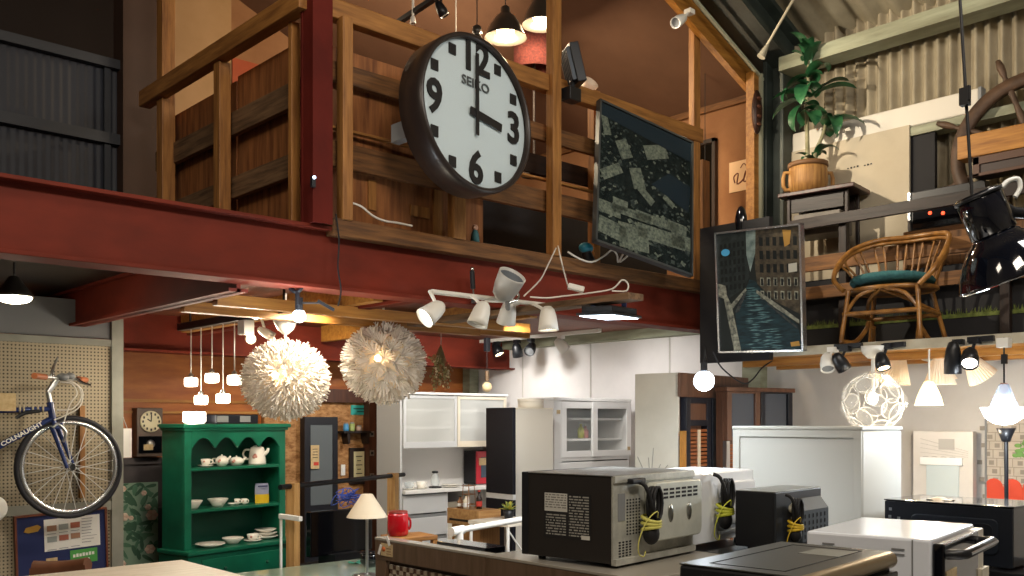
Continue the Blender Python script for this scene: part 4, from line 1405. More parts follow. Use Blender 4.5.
for z in zs[:2]:
    part('shelf', MB().box((.025, -.01, z - .022), (gw - .025, gd - .015, z)), gr, t, .003, True)
part('base', MB().box((-.03, -.10, 0), (gw + .03, gd, zs[2] - .03)), gr, t, .004, True)
part('ledge', MB().box((-.045, -.13, zs[2] - .03), (gw + .045, gd, zs[2])), gr, t, .006, True)
for x0, x1 in ((.08, gw - .08),):
    for z1 in (zs[2] - .07, zs[2] - .27):
        dw = part('drawer', MB().box((x0, -.115, z1 - .16), (x1, -.10, z1)), gr, t, .006, True)
        for fx_ in (.25, .75):
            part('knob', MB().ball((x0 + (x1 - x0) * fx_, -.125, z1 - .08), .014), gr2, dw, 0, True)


def on(z, fx_, y=.09):
    """place on the dresser shelf at height z, fx_ along the front"""
    return Mg @ V((.06 + (gw - .12) * fx_, y, z + .0008))


pink = mat('pink_flower_print', 'c58a7c', 0.6)


def cup(c, r, h, name, label, saucer=True, handle=1, group=None):
    t = thing(name, label, 'cup', c, group=group)
    z0 = .012 if saucer else 0
    b = MB().lathe([(.0001, z0), (r * .6, z0), (r * .85, z0 + h * .3), (r, z0 + h), (r * .93, z0 + h), (r * .8, z0 + h * .35), (.0001, z0 + h * .12)], None, 24)
    part('bowl', b, m['ceramic'], t, 0, True)
    d = V((SN, -CS, 0)) * handle
    part('handle', MB().tube([d * r * .9 + V((0, 0, z0 + h * .85)), d * r * 1.5 + V((0, 0, z0 + h * .7)), d * r * 1.4 + V((0, 0, z0 + h * .35)), d * r * .85 + V((0, 0, z0 + h * .25))], .005, 6, sub=3), m['ceramic'], t, 0, True)
    if saucer:
        part('saucer', MB().lathe([(.0001, 0), (r * .9, 0), (r * 1.6, .012), (r * 1.55, .015), (r * .8, .006), (.0001, .006)], None, 24), m['ceramic'], t, 0, True)
    b = MB()
    front = V((-CS, -SN, 0))
    b.ball(front * r * .9 + V((0, 0, z0 + h * .6)), r * .22, (1, 1, 1), 8)
    part('flower_print', b, pink, t, 0, True)
    return t


def pot(c, r, h, name, label, tall=False, hd=-1):
    t = thing(name, label, 'pot', c)
    if tall:
        prof = [(.0001, 0), (r, 0), (r * .98, h * .1), (r * .82, h * .8), (r * .72, h * .92), (r * .5, h * .95), (.0001, h * .95)]
    else:
        prof = [(.0001, 0), (r * .6, 0), (r, h * .35), (r * .95, h * .6), (r * .6, h * .82), (.0001, h * .82)]
    part('body', MB().lathe(prof, None, 24), m['ceramic'], t, 0, True)
    z1 = h * (.95 if tall else .82)
    part('lid', MB().lathe([(r * .55, z1), (r * .4, z1 + h * .06), (.0001, z1 + h * .08)], None, 20).ball((0, 0, z1 + h * .12), r * .12, n=8), m['ceramic'], t, 0, True)
    d = V((SN, -CS, 0)) * hd
    if tall:
        hp = [d * r * .82 + V((0, 0, h * .78)), d * r * 1.35 + V((0, 0, h * .78)), d * r * 1.6 + V((0, 0, h * .55)), d * r * 1.3 + V((0, 0, h * .3)), d * r * .95 + V((0, 0, h * .3))]
    else:
        hp = [d * r * .9 + V((0, 0, h * .65)), d * r * 1.4 + V((0, 0, h * .6)), d * r * 1.3 + V((0, 0, h * .3)), d * r * .9 + V((0, 0, h * .25))]
    part('handle', MB().tube(hp, .009 if tall else .006, 6, sub=3), m['ceramic'], t, 0, True)
    part('spout', MB().tube([-d * r * .8 + V((0, 0, h * .55)), -d * r * 1.15 + V((0, 0, h * .7)), -d * r * 1.25 + V((0, 0, h * .88))], [.018, .01] if tall else [.012, .007], 8, sub=2), m['ceramic'], t, 0, True)
    front = V((-CS, -SN, 0))
    b = MB()
    for k in range(3):
        b.ball(front * r * .86 + V((.01 * (k - 1), 0, h * (.42 + .08 * (k % 2)))), r * .2, (1, 1, 1), 8)
    part('flower_print', b, pink, t, 0, True)
    return t


def plate(c, r, h, name, label, cat, group=None, extra=None):
    t = thing(name, label, cat, c, group=group)
    b = MB().lathe([(.0001, 0), (r * .5, 0), (r * .62, h * .3), (r, h), (r * .97, h + .004), (r * .6, h * .45), (.0001, .005)], None, 32)
    part('rim', b, m['ceramic'], t, 0, True)
    return t


def dfx(px, py, z):
    """fraction along the dresser front for an image column"""
    best = min(range(0, 201), key=lambda k: abs(proj_x(on(z, k / 200)) - px))
    return best / 200


def proj_x(p):
    X = p.x * SN - p.y * CS
    Y = p.x * CS + p.y * SN
    return CX + F * X / Y


k6 = 6.95 / F
z = zs[0]
cup(on(z, dfx(205.5, 0, z)), 5 * k6, 6.5 * k6, 'teacup', 'small flowered teacup on a saucer, leftmost on the top dresser shelf')
pot(on(z, dfx(222, 0, z)), 7 * k6, 12 * k6, 'creamer', 'flowered round creamer between the teacup and the sugar pot')
pot(on(z, dfx(236.5, 0, z)), 8 * k6, 10 * k6, 'sugar_pot', 'low flowered sugar pot beside the tall coffee pot')
pot(on(z, dfx(257, 0, z)), 9.5 * k6, 20 * k6, 'coffee_pot', 'tall white coffee pot with a big round handle, flowered', True)
z = zs[1]
for px, r_, lb in ((193, 9.5, 'white flared bowl at the left end of the middle dresser shelf'), (218, 10.5, 'white flared bowl in the middle of the middle dresser shelf')):
    plate(on(z, dfx(px, 0, z)), r_ * k6, 8 * k6, 'bowl', lb, 'bowl')
c = on(z, dfx(232, 0, z))
plate(c, 5 * k6, 2 * k6, 'small_dish', 'small flat white dish beside the two egg cups', 'dish')
for px, py in ((239.5, .03), (244, -.0)):
    cup(on(z, dfx(px, 0, z), .09 + py), 3 * k6, 6 * k6, 'egg_cup', 'tiny white cup, left one of the pair' if px < 242 else 'tiny white cup, right one of the pair', False)
c = on(z, dfx(261, 0, z), .08)
t = thing('snack_packet', 'blue and yellow packet standing on the middle dresser shelf', 'packet', M=Matrix.Translation(c) @ Matrix.Rotation(math.radians(-12), 4, 'Z'))
pw, ph = 7.5 * k6, 21 * k6
b = MB().sheet(lambda s, q: ((s - .5) * 2 * pw * (1 - .12 * abs(2 * q - 1) ** 3), -.022 * math.sin(PI * s) * math.sin(PI * min(1, q + .1)) - .004, q * ph), 8, 10)
b.sheet(lambda s, q: ((s - .5) * 2 * pw * (1 - .12 * abs(2 * q - 1) ** 3), .022 * math.sin(PI * s) * math.sin(PI * min(1, q + .1)) + .004, q * ph), 8, 10)
part('bag', b, mat('packet_blue_grey', '8d93ad', 0.35), t, 0, True)
part('yellow_label', MB().sheet(lambda s, q: ((s - .5) * 2 * pw, -.022 * math.sin(PI * s) - .007, q * ph * .45), 8, 4), mat('packet_yellow', 'd9b52a', 0.4), t, 0, True)
part('printing', MB().cbox((0, -.03, ph * .86), (pw * 1.4, .002, ph * .08)), mat('packet_navy', '343a5c', 0.5), t, 0, True)
z = zs[2]
plate(on(z, dfx(203, 0, z), .0), 15 * k6, 3.5 * k6, 'plate', 'wide white plate at the left end of the dresser ledge', 'plate')
plate(on(z, dfx(227, 0, z), .02), 11 * k6, 6 * k6, 'bowl', 'shallow white bowl on the dresser ledge beside the wide plate', 'bowl')
cup(on(z, dfx(246, 0, z), .01), 6 * k6, 6 * k6, 'coffee_cup', 'white cup and saucer on the dresser ledge before the plate stack')
c = on(z, dfx(263, 0, z), .06)
for k in range(3):
    plate(c + V((0, 0, k * .026)), (13.5 - k) * k6, .024, 'plate', ('lowest white plate of the stack on the dresser ledge', 'middle white plate of the stack on the dresser ledge', 'topmost white plate of the stack on the dresser ledge')[k], 'plate', 'stacked plates')

# black door, shelf with jars, signs on the strand board
dv = VB - .07
a, c = Pv(300, 560, dv), Pv(333, 417, dv)
t = thing('black_cabinet', 'tall black framed cabinet with grey glass and a paper note', 'cabinet', ((a.x + c.x) / 2, dv, 0))
x0, x1, z1 = a.x, c.x, c.z
part('body', MB().box((x0, dv - .06, 0), (x1, dv, z1)), m['navy_black'], t, .004)
part('door_frame', MB().ring(x0, x1, 0, z1, dv - .08, dv - .0601, .06, .05, .9, .07), m['navy_black'], t)
part('glass_panel', MB().box((x0 + .06, dv - .072, .9), (x1 - .05, dv - .062, z1 - .07)), mat('smoky_grey_glass', '5f666b', 0.25), t)
c = Pv(315, 457, dv - .09)
nt_ = part('paper_note', MB().cbox(c, (.085, .003, .21)), m['paper'], t)
b = MB().cbox(c + V((.01, -.003, -.06)), (.05, .002, .03))
part('red_stamp', b, m['red_print'], nt_)
b = MB()
for k in range(4):
    b.cbox(c + V((.0, -.003, .07 - k * .025)), (.05, .002, .006))
part('writing', b, m['black_ink'], nt_)
sv = VB - .065
c = Pv(360, 410, sv)
b = MB().cbox(c, (.20, .008, .09))
t = thing('teal_sign', 'small teal sign near the top of the strand board wall', 'sign', c)
part('plate', b, mat('teal_sign_paint', '2f9a92', 0.6), t)
part('writing', MB().cbox(c + V((0, -.006, .012)), (.15, .003, .012)).cbox(c + V((0.02, -.006, -.015)), (.11, .003, .01)), mat('sign_ink', '14413f', 0.6), t)
c = Pv(354, 432, sv - .06)
t = thing('wall_shelf', 'small dark wall shelf on scroll brackets on the strand board', 'shelf', c)
part('board', MB().cbox(c, (.30, .12, .02)), m['dark_wood_x'], t)
for dx in (-.09, .12):
    part('bracket', MB().prism([(-.01, -.01), (.02, -.01), (.02, -.10), (.005, -.11), (-.01, -.05)], .1, Matrix.Translation(c + V((dx, -.045, 0)))), m['dark_wood_z'], t)
for px, cl, h_, lb in ((346, '3f86b5', .075, 'blue'), (352, '8d9a5a', .08, 'olive green'), (359, 'a98f80', .05, 'pale brown')):
    q = Pv(px, 432, sv - .07)
    q.z = c.z + .0105
    t = thing('small_jar', lb + ' little jar standing on the dark wall shelf', 'jar', q)
    part('body', MB().lathe([(.0001, 0), (.026, 0), (.027, .01), (.026, h_ * .8), (.018, h_ * .85)], None, 16), mat('jar_' + lb.replace(' ', '_'), cl, 0.4), t, 0, True)
    part('lid', MB().lathe([(.022, h_ * .83), (.022, h_), (.0001, h_)], None, 16), m['grey'], t, 0, True)
c = Pv(357, 466, sv - .01)
t = thing('framed_certificate', 'pale certificate in a dark frame on the strand board', 'picture', c)
part('frame', MB().cbox(c, (.17, .02, .34)), m['dark_wood_z'], t, .003)
sh_ = part('sheet', MB().cbox(c + V((0.015, -.011, -.0)), (.115, .003, .27)), mat('pale_yellow_sheet', 'cfc59c', 0.7), t)
b = MB()
for k in range(5):
    b.cbox(c + V((.015, -.0135, .09 - k * .04)), (.07 - (k % 2) * .03, .002, .008))
part('writing', b, m['black_ink'], sh_)
c = Pv(343, 470, sv - .01)
t = thing('light_switch', 'white light switch plate on the strand board', 'switch', c)
part('plate', MB().cbox(c, (.045, .012, .10)), m['white'], t, .003)
part('rocker', MB().cbox(c + V((0, -.008, 0)), (.02, .006, .04)), m['white_gloss'], t)
for py in (434, 453, 476):
    c = Pv(372, py, VB - .165)
    t = thing('door_latch', {434: 'uppermost of three square metal latch plates on the brown door post', 453: 'middle one of three square metal latch plates on the brown door post', 476: 'lowest of three square metal latch plates on the brown door post'}[py], 'latch', c)
    part('plate', MB().cbox(c, (.045, .006, .05)), mat('aged_plate', '8b8174', 0.4, 0.6), t)
    part('slot', MB().cbox(c + V((0, -.004, 0)), (.025, .004, .025)), m['matt_black'], t)

# clothes rack
r0, r1 = P(293, 486, 5.95), P(393, 476, 7.08)
r1.z = r0.z
t = thing('clothes_rack', 'clothes rack of two wooden posts joined by a black rod', 'rack', (r0.x, r0.y, 0))
dr_ = (r1 - r0).normalized()
part('rod', MB().cyl(r0 - dr_ * .13, r1 + dr_ * .16, .017), m['black'], t)
rp_ = wood('rack_post_wood', 'c49a62', '9d7340', 'z', 0.5)
for q, w_ in ((r0, .065), (r1, .07)):
    Mq = Matrix.Translation((q.x, q.y, 0)) @ Matrix.Rotation(math.atan2(dr_.y, dr_.x), 4, 'Z')
    part('post', MB().box((-.03, -w_ / 2, 0), (.03, w_ / 2, q.z + .02), Mq), rp_, t, .004)
    part('foot', MB().box((-.03, -.28, 0), (.03, .28, .06), Mq), rp_, t, .004)
t = thing('valve_stand', 'white metal stand with a clamp beside the left rack post', 'stand', P(281, 600, 5.9))
c = P(281, 515, 5.9)
part('pole', MB().cyl((c.x, c.y, 0), (c.x, c.y, c.z), .009), m['white'], t)
part('clamp', MB().bar(P(280, 516, 5.9), P(301, 519, 5.8), .03, .03), m['white'], t, .004)
# black television bench and blue wire tangle
t = thing('television', 'big black television on a bench behind the clothes rack', 'television', P(330, 640, 7.2))
Mt = Matrix.Translation(P(332, 600, 7.25)) @ Matrix.Rotation(math.radians(8), 4, 'Z')
zt = H - 87 / F * 7.25 - Mt.translation.z
Mt.translation.z = 0
part('screen', MB().box((-.22, -.02, .62), (.40, .04, H - 89 / F * 7.25), Mt), m['gloss_black'], t, .008)
part('bench', MB().box((-.30, -.25, .40), (.45, .2, .55), Mt), m['matt_black'], t, .006)
for x in (-.25, .4):
    part('leg', MB().box((x - .03, -.2, 0), (x + .03, .15, .40), Mt), m['matt_black'], t)
part('stand', MB().box((-.05, -.1, .55), (.22, .1, .63), Mt), m['black'], t)
c = Mt @ V((.16, .0, H - 80 / F * 7.25))
b = MB()
rb = random.Random(4)
pts = []
for k in range(48):
    pts.append(c + V((max(-.13, min(.13, rb.gauss(0, .08))), rb.gauss(0, .03), max(-.062, min(.09, rb.gauss(.02, .045))))))
b.tube(pts, .0038, 5, sub=3)
one('wire_tangle', b, mat('blue_wire', '3a55b0', 0.4), 'tangle of bright blue wire lying on top of the black television', 'wire')
# ================================================================ LAMPS UNDER THE LOFT
LC = 2.438      # underside of the loft floor
# wide lit pendant at the far left
c = P(14, 297, 5.0)
t = thing('pendant_lamp', 'wide lit pendant lamp below the girder at the far left', 'lamp', c)
part('shade', MB().lathe([(.02, .11), (.03, .10), (.05, .07), (.09, .02), (.098, 0), (.095, 0), (.045, .065), (.02, .09)], None, 32), m['enamel'], t, 0, True)
part('bulb', MB().ball((0, 0, -.004), .088, (1, 1, .36)), glow('lit_bulb_pale', 'fff3cf', 20), t, 0, True)
part('cord', MB().cyl((0, 0, .1), (0, 0, 2.495 - c.z), .005, n=6), m['wire_black'], t, 0, True)
lamp('pendant_light', 'POINT', c + V((0, 0, -.08)), 4.5, SOFT, .06)
# track with cube pendants
TU = 2.80
ta, tb = Pu(181, 331, TU), Pu(297, 309, TU)
tz = ta.z
t = thing('lamp_track', 'long black lamp track holding the cube pendants and white spots', 'track', (TU, (ta.y + tb.y) / 2, tz))
part('rail', MB().box((TU - .03, tb.y, tz), (TU + .03, ta.y, tz + .05)), m['black'], t, .004)
part('hanger', MB().cyl((TU, ta.y - .15, tz + .05), (TU, ta.y - .15, LC), .008), m['black'], t)
part('hanger', MB().cyl((TU, tb.y + .15, tz + .05), (TU, tb.y + .15, LC), .008), m['black'], t)
cube_glow = glow('lit_frosted_cube', 'fff0d6', 7)
cubes = [(191, 382, 'first'), (201, 400, 'second'), (212, 378, 'third'), (223, 398.5, 'fourth'), (234.5, 380, 'fifth')]
proto = None
for px, py, w_ in cubes:
    c = Pu(px, py, TU)
    t = thing('cube_pendant', {'first': 'leftmost small lit glass cube pendant, hanging on a short cord', 'second': 'low lit cube pendant on a long cord, second from the left', 'third': 'highest lit cube pendant, in the middle of the five', 'fourth': 'low lit cube pendant on a long cord, second from the right', 'fifth': 'rightmost lit cube pendant, nearest the spiky round lamp'}[w_], 'lamp', c, group='cube pendants')
    b = MB().cbox((0, 0, 0), (.075, .075, .062))
    part('glass_cube', b, cube_glow, t, .012, True)
    part('cap', MB().lathe([(.018, .03), (.016, .05), (.006, .06), (.0001, .06)], None, 12), m['alu'], t, 0, True)
    part('cord', MB().cyl((0, 0, .05), (0, 0, tz - c.z), .004, n=6), m['wire_white'], t, 0, True)
    lamp('cube_light', 'POINT', c + V((0, 0, -.07)), 4.5, SOFT, .04)
c = Mg @ V((.17, .10, GT + .001))
t = thing('box_lamp', 'bright white glass box lamp standing on the green dresser', 'lamp', M=Matrix.Translation(c) @ Matrix.Rotation(math.radians(12), 4, 'Z'))
part('glass_box', MB().box((-.07, -.05, .012), (.07, .05, .09)), glow('lit_box', 'fff6e6', 8), t, .01, True)
part('base', MB().box((-.06, -.04, 0), (.06, .04, .012)), m['white'], t, 0, True)
lamp('box_light', 'POINT', c + V((-.05, -.09, .05)), 5, SOFT, .04)
c = Mg @ V((.52, .12, GT + .001))
t = thing('flat_case', 'dark flat case lying on top of the green dresser', 'case', M=Matrix.Translation(c) @ Matrix.Rotation(math.radians(12), 4, 'Z'))
part('body', MB().box((-.20, -.08, 0), (.20, .08, .07)), m['navy_black'], t, .008, True)
part('pale_panel', MB().box((-.19, -.083, .012), (-.09, -.08, .06)), m['grey'], t, 0, True)
part('pale_panel', MB().box((.02, -.083, .012), (.12, -.08, .06)), m['grey'], t, 0, True)
c = Pu(243, 326, TU - .02)
one('track_box', MB().cbox((TU, c.y, tz - .045), (.07, .09, .088)), m['spot_white'], 'white square power box under the black lamp track', 'box', bevel=.004)
spot(250, 338, 6.1, (-.3, -.9, -.25), 'track_spotlight', 'lit warm spotlight glaring beside the rightmost cube pendant', m['spot_white'], .09, .035, m['bulb_warm'], 30, up=V((.02, .0, .13)), angle=100)
spot(266, 333, 6.0, (.75, -.4, -.5), 'track_spotlight', 'white unlit spotlight on the track left of the spiky lamp rose', m['spot_white'], .11, .03, up=V((-.03, .03, .13)))
# spiky flower-ball lamps
spk = mat('cream_paper_petals', 'ece3d6', 0.7, sss=0.0)
spk_in = mat('lamp_core', 'c9a878', 0.7)


def spiky(px, py, Y, rad, seed, name_label, sq, up_white, n_=150, npet=13, curl=(.35, 1.0)):
    c = P(px, py, Y)
    t = thing('flower_ball_lamp', name_label, 'lamp', c, group=None)
    rs_ = random.Random(seed)
    b = MB()
    for k in range(n_):
        zc = 1 - 2 * (k + .5) / n_
        a = k * 2.39996
        d = V((math.sqrt(1 - zc * zc) * math.cos(a), math.sqrt(1 - zc * zc) * math.sin(a), zc))
        u_ = d.orthogonal().normalized()
        w_ = d.cross(u_)
        base = d * rad * .70
        for j in range(npet):
            q = 2 * PI * (j + rs_.random() * .6) / npet
            s_ = rs_.uniform(*curl)
            out = (d * rs_.uniform(.75, 1.05) + (u_ * math.cos(q) + w_ * math.sin(q)) * s_).normalized()
            L_ = rad * rs_.uniform(.28, .36)
            p0 = base
            mid_ = base + out * L_ * .6
            tip = base + out * L_ + d * rad * .02 + V((0, 0, -rad * .015))
            for pt in (mid_, tip):
                pt.z *= 1
            sd_ = out.cross(d)
            if sd_.length < .01:
                sd_ = u_.copy()
            sd_.normalize()
            wd = rad * .020
            nn = sd_.cross(out) * wd * .7
            vs = [p0 - sd_ * wd * .6, p0 + sd_ * wd * .6, mid_ + sd_ * wd * 1.1, mid_ - sd_ * wd * 1.1, tip + sd_ * wd * .8, tip - sd_ * wd * .8, mid_ + nn]
            vs = [V((v_.x, v_.y, v_.z * sq)) for v_ in vs]
            b.add(vs, [(0, 1, 2, 3), (3, 2, 4, 5), (0, 6, 1), (1, 6, 2), (3, 6, 0), (2, 6, 4), (4, 6, 5), (5, 6, 3)])
    part('paper_petals', b, spk, t, 0, True, kind='stuff')
    b = MB().ball((0, 0, 0), rad * .66, (1, 1, sq), 18)
    part('inner_globe', b, mat('warm_inner_globe', 'e2d3b8', 0.7, emit=0.2, ec='ffdcae'), t, 0, True)
    part('bulb', MB().ball(V((-CS, -SN, 0)) * rad * .93 + V((.0, 0, rad * .05)), .02), m['bulb_warm'], t, 0, True)
    z1 = LC - c.z
    part('rod', MB().cyl((0, 0, rad * sq * .6), (0, 0, z1), .008, n=8), m['spot_white'], t, 0, True)
    if up_white:
        zr = rad * sq + .075
        part('ceiling_rose', MB().lathe([(.0001, zr - .055), (.02, zr - .05), (.05, zr - .02), (.075, zr + .03), (.07, zr + .035), (.0001, zr + .01)], None, 24), m['spot_white'], t, 0, True)
    return t


spiky(285.5, 379, 5.8, .272, 1, 'round lamp of shaggy cream paper petals hanging before the green dresser', .93, True)
spiky(383.5, 363, 6.05, .278, 2, 'round lamp of straight cream paper spikes, right of the shaggy one', .96, False, 92, 20, (.5, .95))
lamp('spiky_fill', 'POINT', P(355, 388, 4.9), 9, SOFT, .1)  # added light before both spiky lamps, standing in for their blocked glow
lamp('strand_board_fill', 'SPOT', (3.6, 5.9, 2.40), 60, SOFT, .05, (4.3, 7.4, 1.2), 100, .7)  # added fill for the strand board, has no lamp body
lamp('floral_fill', 'SPOT', (2.74, 6.35, 2.2), 26, SOFT, .05, (2.58, 7.4, .95), 62, .7)  # invented spot that brightens the floral panel
lamp('dresser_fill', 'SPOT', (2.95, 4.7, 2.28), 60, SOFT, .05, (2.8, 7.3, 1.0), 100, .7)  # added fill over the dresser and floral panel, without a fixture
lamp('cupboard_fill', 'SPOT', (4.2, 4.5, 2.30), 62, (1, .97, .93), .05, (5.8, 5.4, 1.4), 62, .5)  # fill added to whiten the glass cupboard, no lamp hangs there
lamp('hutch_fill', 'SPOT', (5.0, 5.6, 2.40), 88, (1, .95, .88), .05, (5.5, 7.0, 1.2), 120, .7)  # added bodiless spot that brightens the kitchen hutch
# dried flowers and small glass lantern
c = P(441, 345, 7.0)
t = thing('dried_flowers', 'bunch of dried flowers hanging upside down beside the spiky lamp', 'flowers', c)
rd_ = random.Random(8)
b, b2 = MB(), MB()
for k in range(46):
    a = rd_.uniform(0, 6.28)
    r_ = rd_.uniform(.0, .085)
    z_ = -rd_.uniform(.10, .33)
    tip = V((r_ * math.cos(a), r_ * math.sin(a), z_))
    b.tube([(0, 0, 0), tip * .5 + V((0, 0, -.02)), tip], .0022, 4)
    b2.k = k % 3
    for j in range(4):
        b2.ball(tip * (1 - .09 * j) + V((rd_.uniform(-.012, .012), rd_.uniform(-.012, .012), 0)), rd_.uniform(.007, .013), n=6)
part('stems', b, mat('dry_stem', '8a7a55', 0.9), t, 0, True)
part('blossoms', b2, [mat('dry_cream', 'd8c7a4', 0.9), mat('dry_olive', 'a39a6b', 0.9), mat('dry_rust', 'b48560', 0.9)], t, 0, True, kind='stuff')
part('string', MB().cyl((0, 0, 0), (0, 0, LC - c.z), .003, n=5), m['wire_white'], t, 0, True)
c = P(487, 387, 8.2)
t = thing('globe_pendant', 'amber glass globe pendant with a dark socket above the kitchen hutch', 'lamp', c)
part('globe', MB().ball((0, 0, 0), .045), mat('amber_glass', 'd9c49a', 0.1, alpha=.75), t, 0, True)
part('socket', MB().cyl((0, 0, .05), (0, 0, .14), .018), mat('bronze_socket', '6e5a44', 0.4, .5), t, 0, True)
part('cord', MB().cyl((0, 0, .14), (0, 0, LC - c.z), .003, n=6), m['wire_black'], t, 0, True)
part('transformer', MB().cbox((0, 0, .37), (.045, .045, .12)), m['black'], t, .005, True)
# white spots on a bar and a plank clamped below the girder
b0, b1 = Pv(432, 292, 3.78), Pv(556, 306, 3.78)
b0.z = b1.z = (b0.z + b1.z) / 2
t = thing('spot_bar', 'white tubular bar carrying bell-shaped spotlights below the girder', 'bar', (b0 + b1) / 2)
part('tube', MB().cyl(b0, b1, .013), m['spot_white'], t)
part('bracket', MB().cyl((b0 + b1) / 2 + V((0.1, 0, 0)), V(((b0.x + b1.x) / 2 + .1, 3.99, 2.33)), .01), m['spot_white'], t)
k4 = 4.8 / F


def bell(px, py, Y, aim, label, lit, e, group):
    c = P(px, py, Y)
    aim = V(aim).normalized()
    q = aim.to_track_quat('Z', 'Y').to_matrix().to_4x4()
    t = thing('bell_spotlight', label, 'spotlight', c, group=group)
    b = MB().lathe([(.0001, -.065), (.02, -.062), (.036, -.045), (.046, -.01), (.052, .04), (.056, .068), (.052, .068), (.046, .03), (.036, -.02), (.0001, -.03)], q, 28)
    part('shade', b, m['spot_white'], t, 0, True)
    part('lamp_face', MB().lathe([(.05, .05), (.03, .058), (.0001, .06)], q, 24), m['bulb_white'] if lit else mat('unlit_reflector', 'b9b4a8', 0.3, .3), t, 0, True)
    top = V((c.x, 3.78, b0.z)) - c
    part('arm', MB().tube([aim * -.03, V((top.x * .5, top.y * .5, top.z * .8)), top], .009, 8, sub=3), m['spot_white'], t, 0, True)
    if e:
        lamp('bell_light', 'SPOT', c + aim * .075, e, SOFT, .03, c + aim * 2, 110, .7)


bell(434, 311, 4.75, (-.75, .1, -.55), 'lit white bell spotlight at the left end of the white bar', True, 22, 'white bell spotlights')
bell(481, 313, 4.9, (-.3, .05, -.8), 'unlit white bell spotlight, second on the bar, tilted left', False, 0, 'white bell spotlights')
bell(508, 312, 5.3, (.1, .35, -.8), 'half hidden white bell spotlight turned away behind the plank', False, 0, 'white bell spotlights')
bell(548, 318, 5.05, (.0, -.05, -1), 'lit white bell spotlight pointing straight down at the right end of the bar', True, 22, 'white bell spotlights')
PU = 3.70
t = thing('plank', 'grey plank clamped under the girder carrying lamps and cables', 'plank', (PU, 4.0, 2.265))
p1, p2 = Pu(636, 296, PU).y, 4.9
part('board', MB().box((PU - .06, p1, 2.262), (PU + .06, p2, 2.297)), m['grey_wood_y'], t, .003)
cl_ = Pv(472, 283, 3.97)
t = thing('bar_clamp', 'black-handled bar clamp gripping the girder above the plank', 'clamp', cl_)
part('handle', MB().cyl(Pv(472, 271, 3.95), Pv(473, 289, 3.95), .014), m['black'], t)
part('screw', MB().cyl(Pv(473, 289, 3.95), Pv(474, 300, 3.95), .006), m['chrome'], t)
part('knob', MB().ball(Pv(472, 269, 3.95), .012), m['chrome'], t)
part('jaw', MB().bar(Pv(474, 300, 3.95), Pv(474, 303, 4.03), .03, .02), m['black'], t)
# round grey spot lying on the plank
c = P(507, 286, 4.95)
ax_ = V((-.02, -.60, .72)).normalized()
q = ax_.to_track_quat('Z', 'Y').to_matrix().to_4x4()
t = thing('reflector_lamp', 'grey round reflector lamp tipped upward above the plank', 'lamp', c)
part('shell', MB().lathe([(.0001, -.085), (.03, -.083), (.055, -.06), (.068, -.01), (.075, .06), (.076, .07), (.071, .07), (.062, .0), (.03, -.04), (.0001, -.05)], q, 32), mat('pale_grey_shell', 'b7b6b1', 0.4), t, 0, True)
part('inner', MB().lathe([(.069, .055), (.058, .0), (.03, -.035), (.0001, -.04)], q, 28), mat('grey_inside', '6f767d', 0.4), t, 0, True)
part('yoke', MB().tube([V((.075, .02, .0)), V((.12, .04, -.03)), V((.10, .03, -.06)), V((.04, .05, -.09))], .008, 6, sub=3), m['chrome'], t, 0, True)
part('foot', MB().tube([V((0, 0, -.07)), V((.1, .1, -.10)), V((3.6, 3.9, 2.297)) - c], .014, 8), m['grey'], t, 0, True)
# flood lamp under the plank end
c = P(609, 317, 4.95)
t = thing('work_floodlight', 'black flat floodlight shining down from two blue straps', 'floodlight', c)
Mfl = Matrix.Translation(c) @ Matrix.Rotation(math.radians(5), 4, 'Z') @ Matrix.Rotation(.05, 4, 'X')
part('housing', MB().box((-.11, -.10, .012), (.11, .10, .05), Mfl).box((-.13, -.12, 0), (.13, .12, .014), Mfl), m['black'], t, .004)
part('lens', MB().box((-.115, -.105, -.004), (.115, .105, -.0005), Mfl), glow('lit_led_panel', 'dff0ff', 9), t)
blue = mat('blue_strap', '2c3f6e', 0.5)
for px in (593, 624):
    a = P(px, 308, 4.95)
    part('strap', MB().bar(a, V((a.x, a.y, 2.28)), .03, .004, (1, 0, 0)), blue, t)
lamp('floodlight_beam', 'SPOT', c + V((0, 0, -.03)), 120, COOL, .1, c + V((.35, .25, -2)), 140, .6)
# cables and tap on the plank
t = thing('power_tap', 'white power tap lying on the plank', 'power strip', P(577, 288, 4.95))
part('body', MB().bar(P(568, 286, 4.95), P(584, 290, 4.95), .05, .03), m['spot_white'], t, .006)
part('cable', MB().tube([P(568, 286, 4.95), P(564, 272, 4.9), P(560, 255, 4.9), Pv(558, 246, 3.96)], .004, 6, sub=3), m['wire_white'], t)
b = MB().tube([P(530, 297, 4.95), P(547, 298, 4.95), P(565, 296, 4.95), P(590, 293, 4.9), P(612, 289, 4.88), P(622, 280, 4.86), P(628, 284, 4.86), P(626, 291, 4.86), P(612, 291, 4.88)], .0042, 6, sub=4)
one('white_cable', b, m['wire_white'], 'white cable lying in loops along the plank', 'cable')
b = MB().tube([Pv(556, 248, 3.95), Pv(548, 265, 3.9), Pv(540, 280, 3.8), P(524, 296, 4.95)], .0042, 6, sub=4)
one('white_cable', b, m['wire_white'], 'white cable running down from the timber post to the grey reflector lamp', 'cable')
pts = [Pv(x, y, 3.93) for x, y in ((568, 252), (580, 259), (592, 262), (604, 256), (612, 250), (617, 255), (618, 262), (622, 256), (626, 249), (628, 255), (620, 262))]
b = MB().tube(pts, .006, 6, sub=4)
one('white_cable', b, m['wire_white'], 'thick white cable looping below the framed aerial picture', 'cable')
pts = [Pv(x, y, 3.99) for x, y in ((352, 203), (362, 207), (373, 216), (385, 221), (398, 223), (412, 226))]
one('white_cable', MB().tube(pts, .006, 6, sub=4), m['wire_white'], 'white cable lying on the timber sill right of the red column', 'cable')
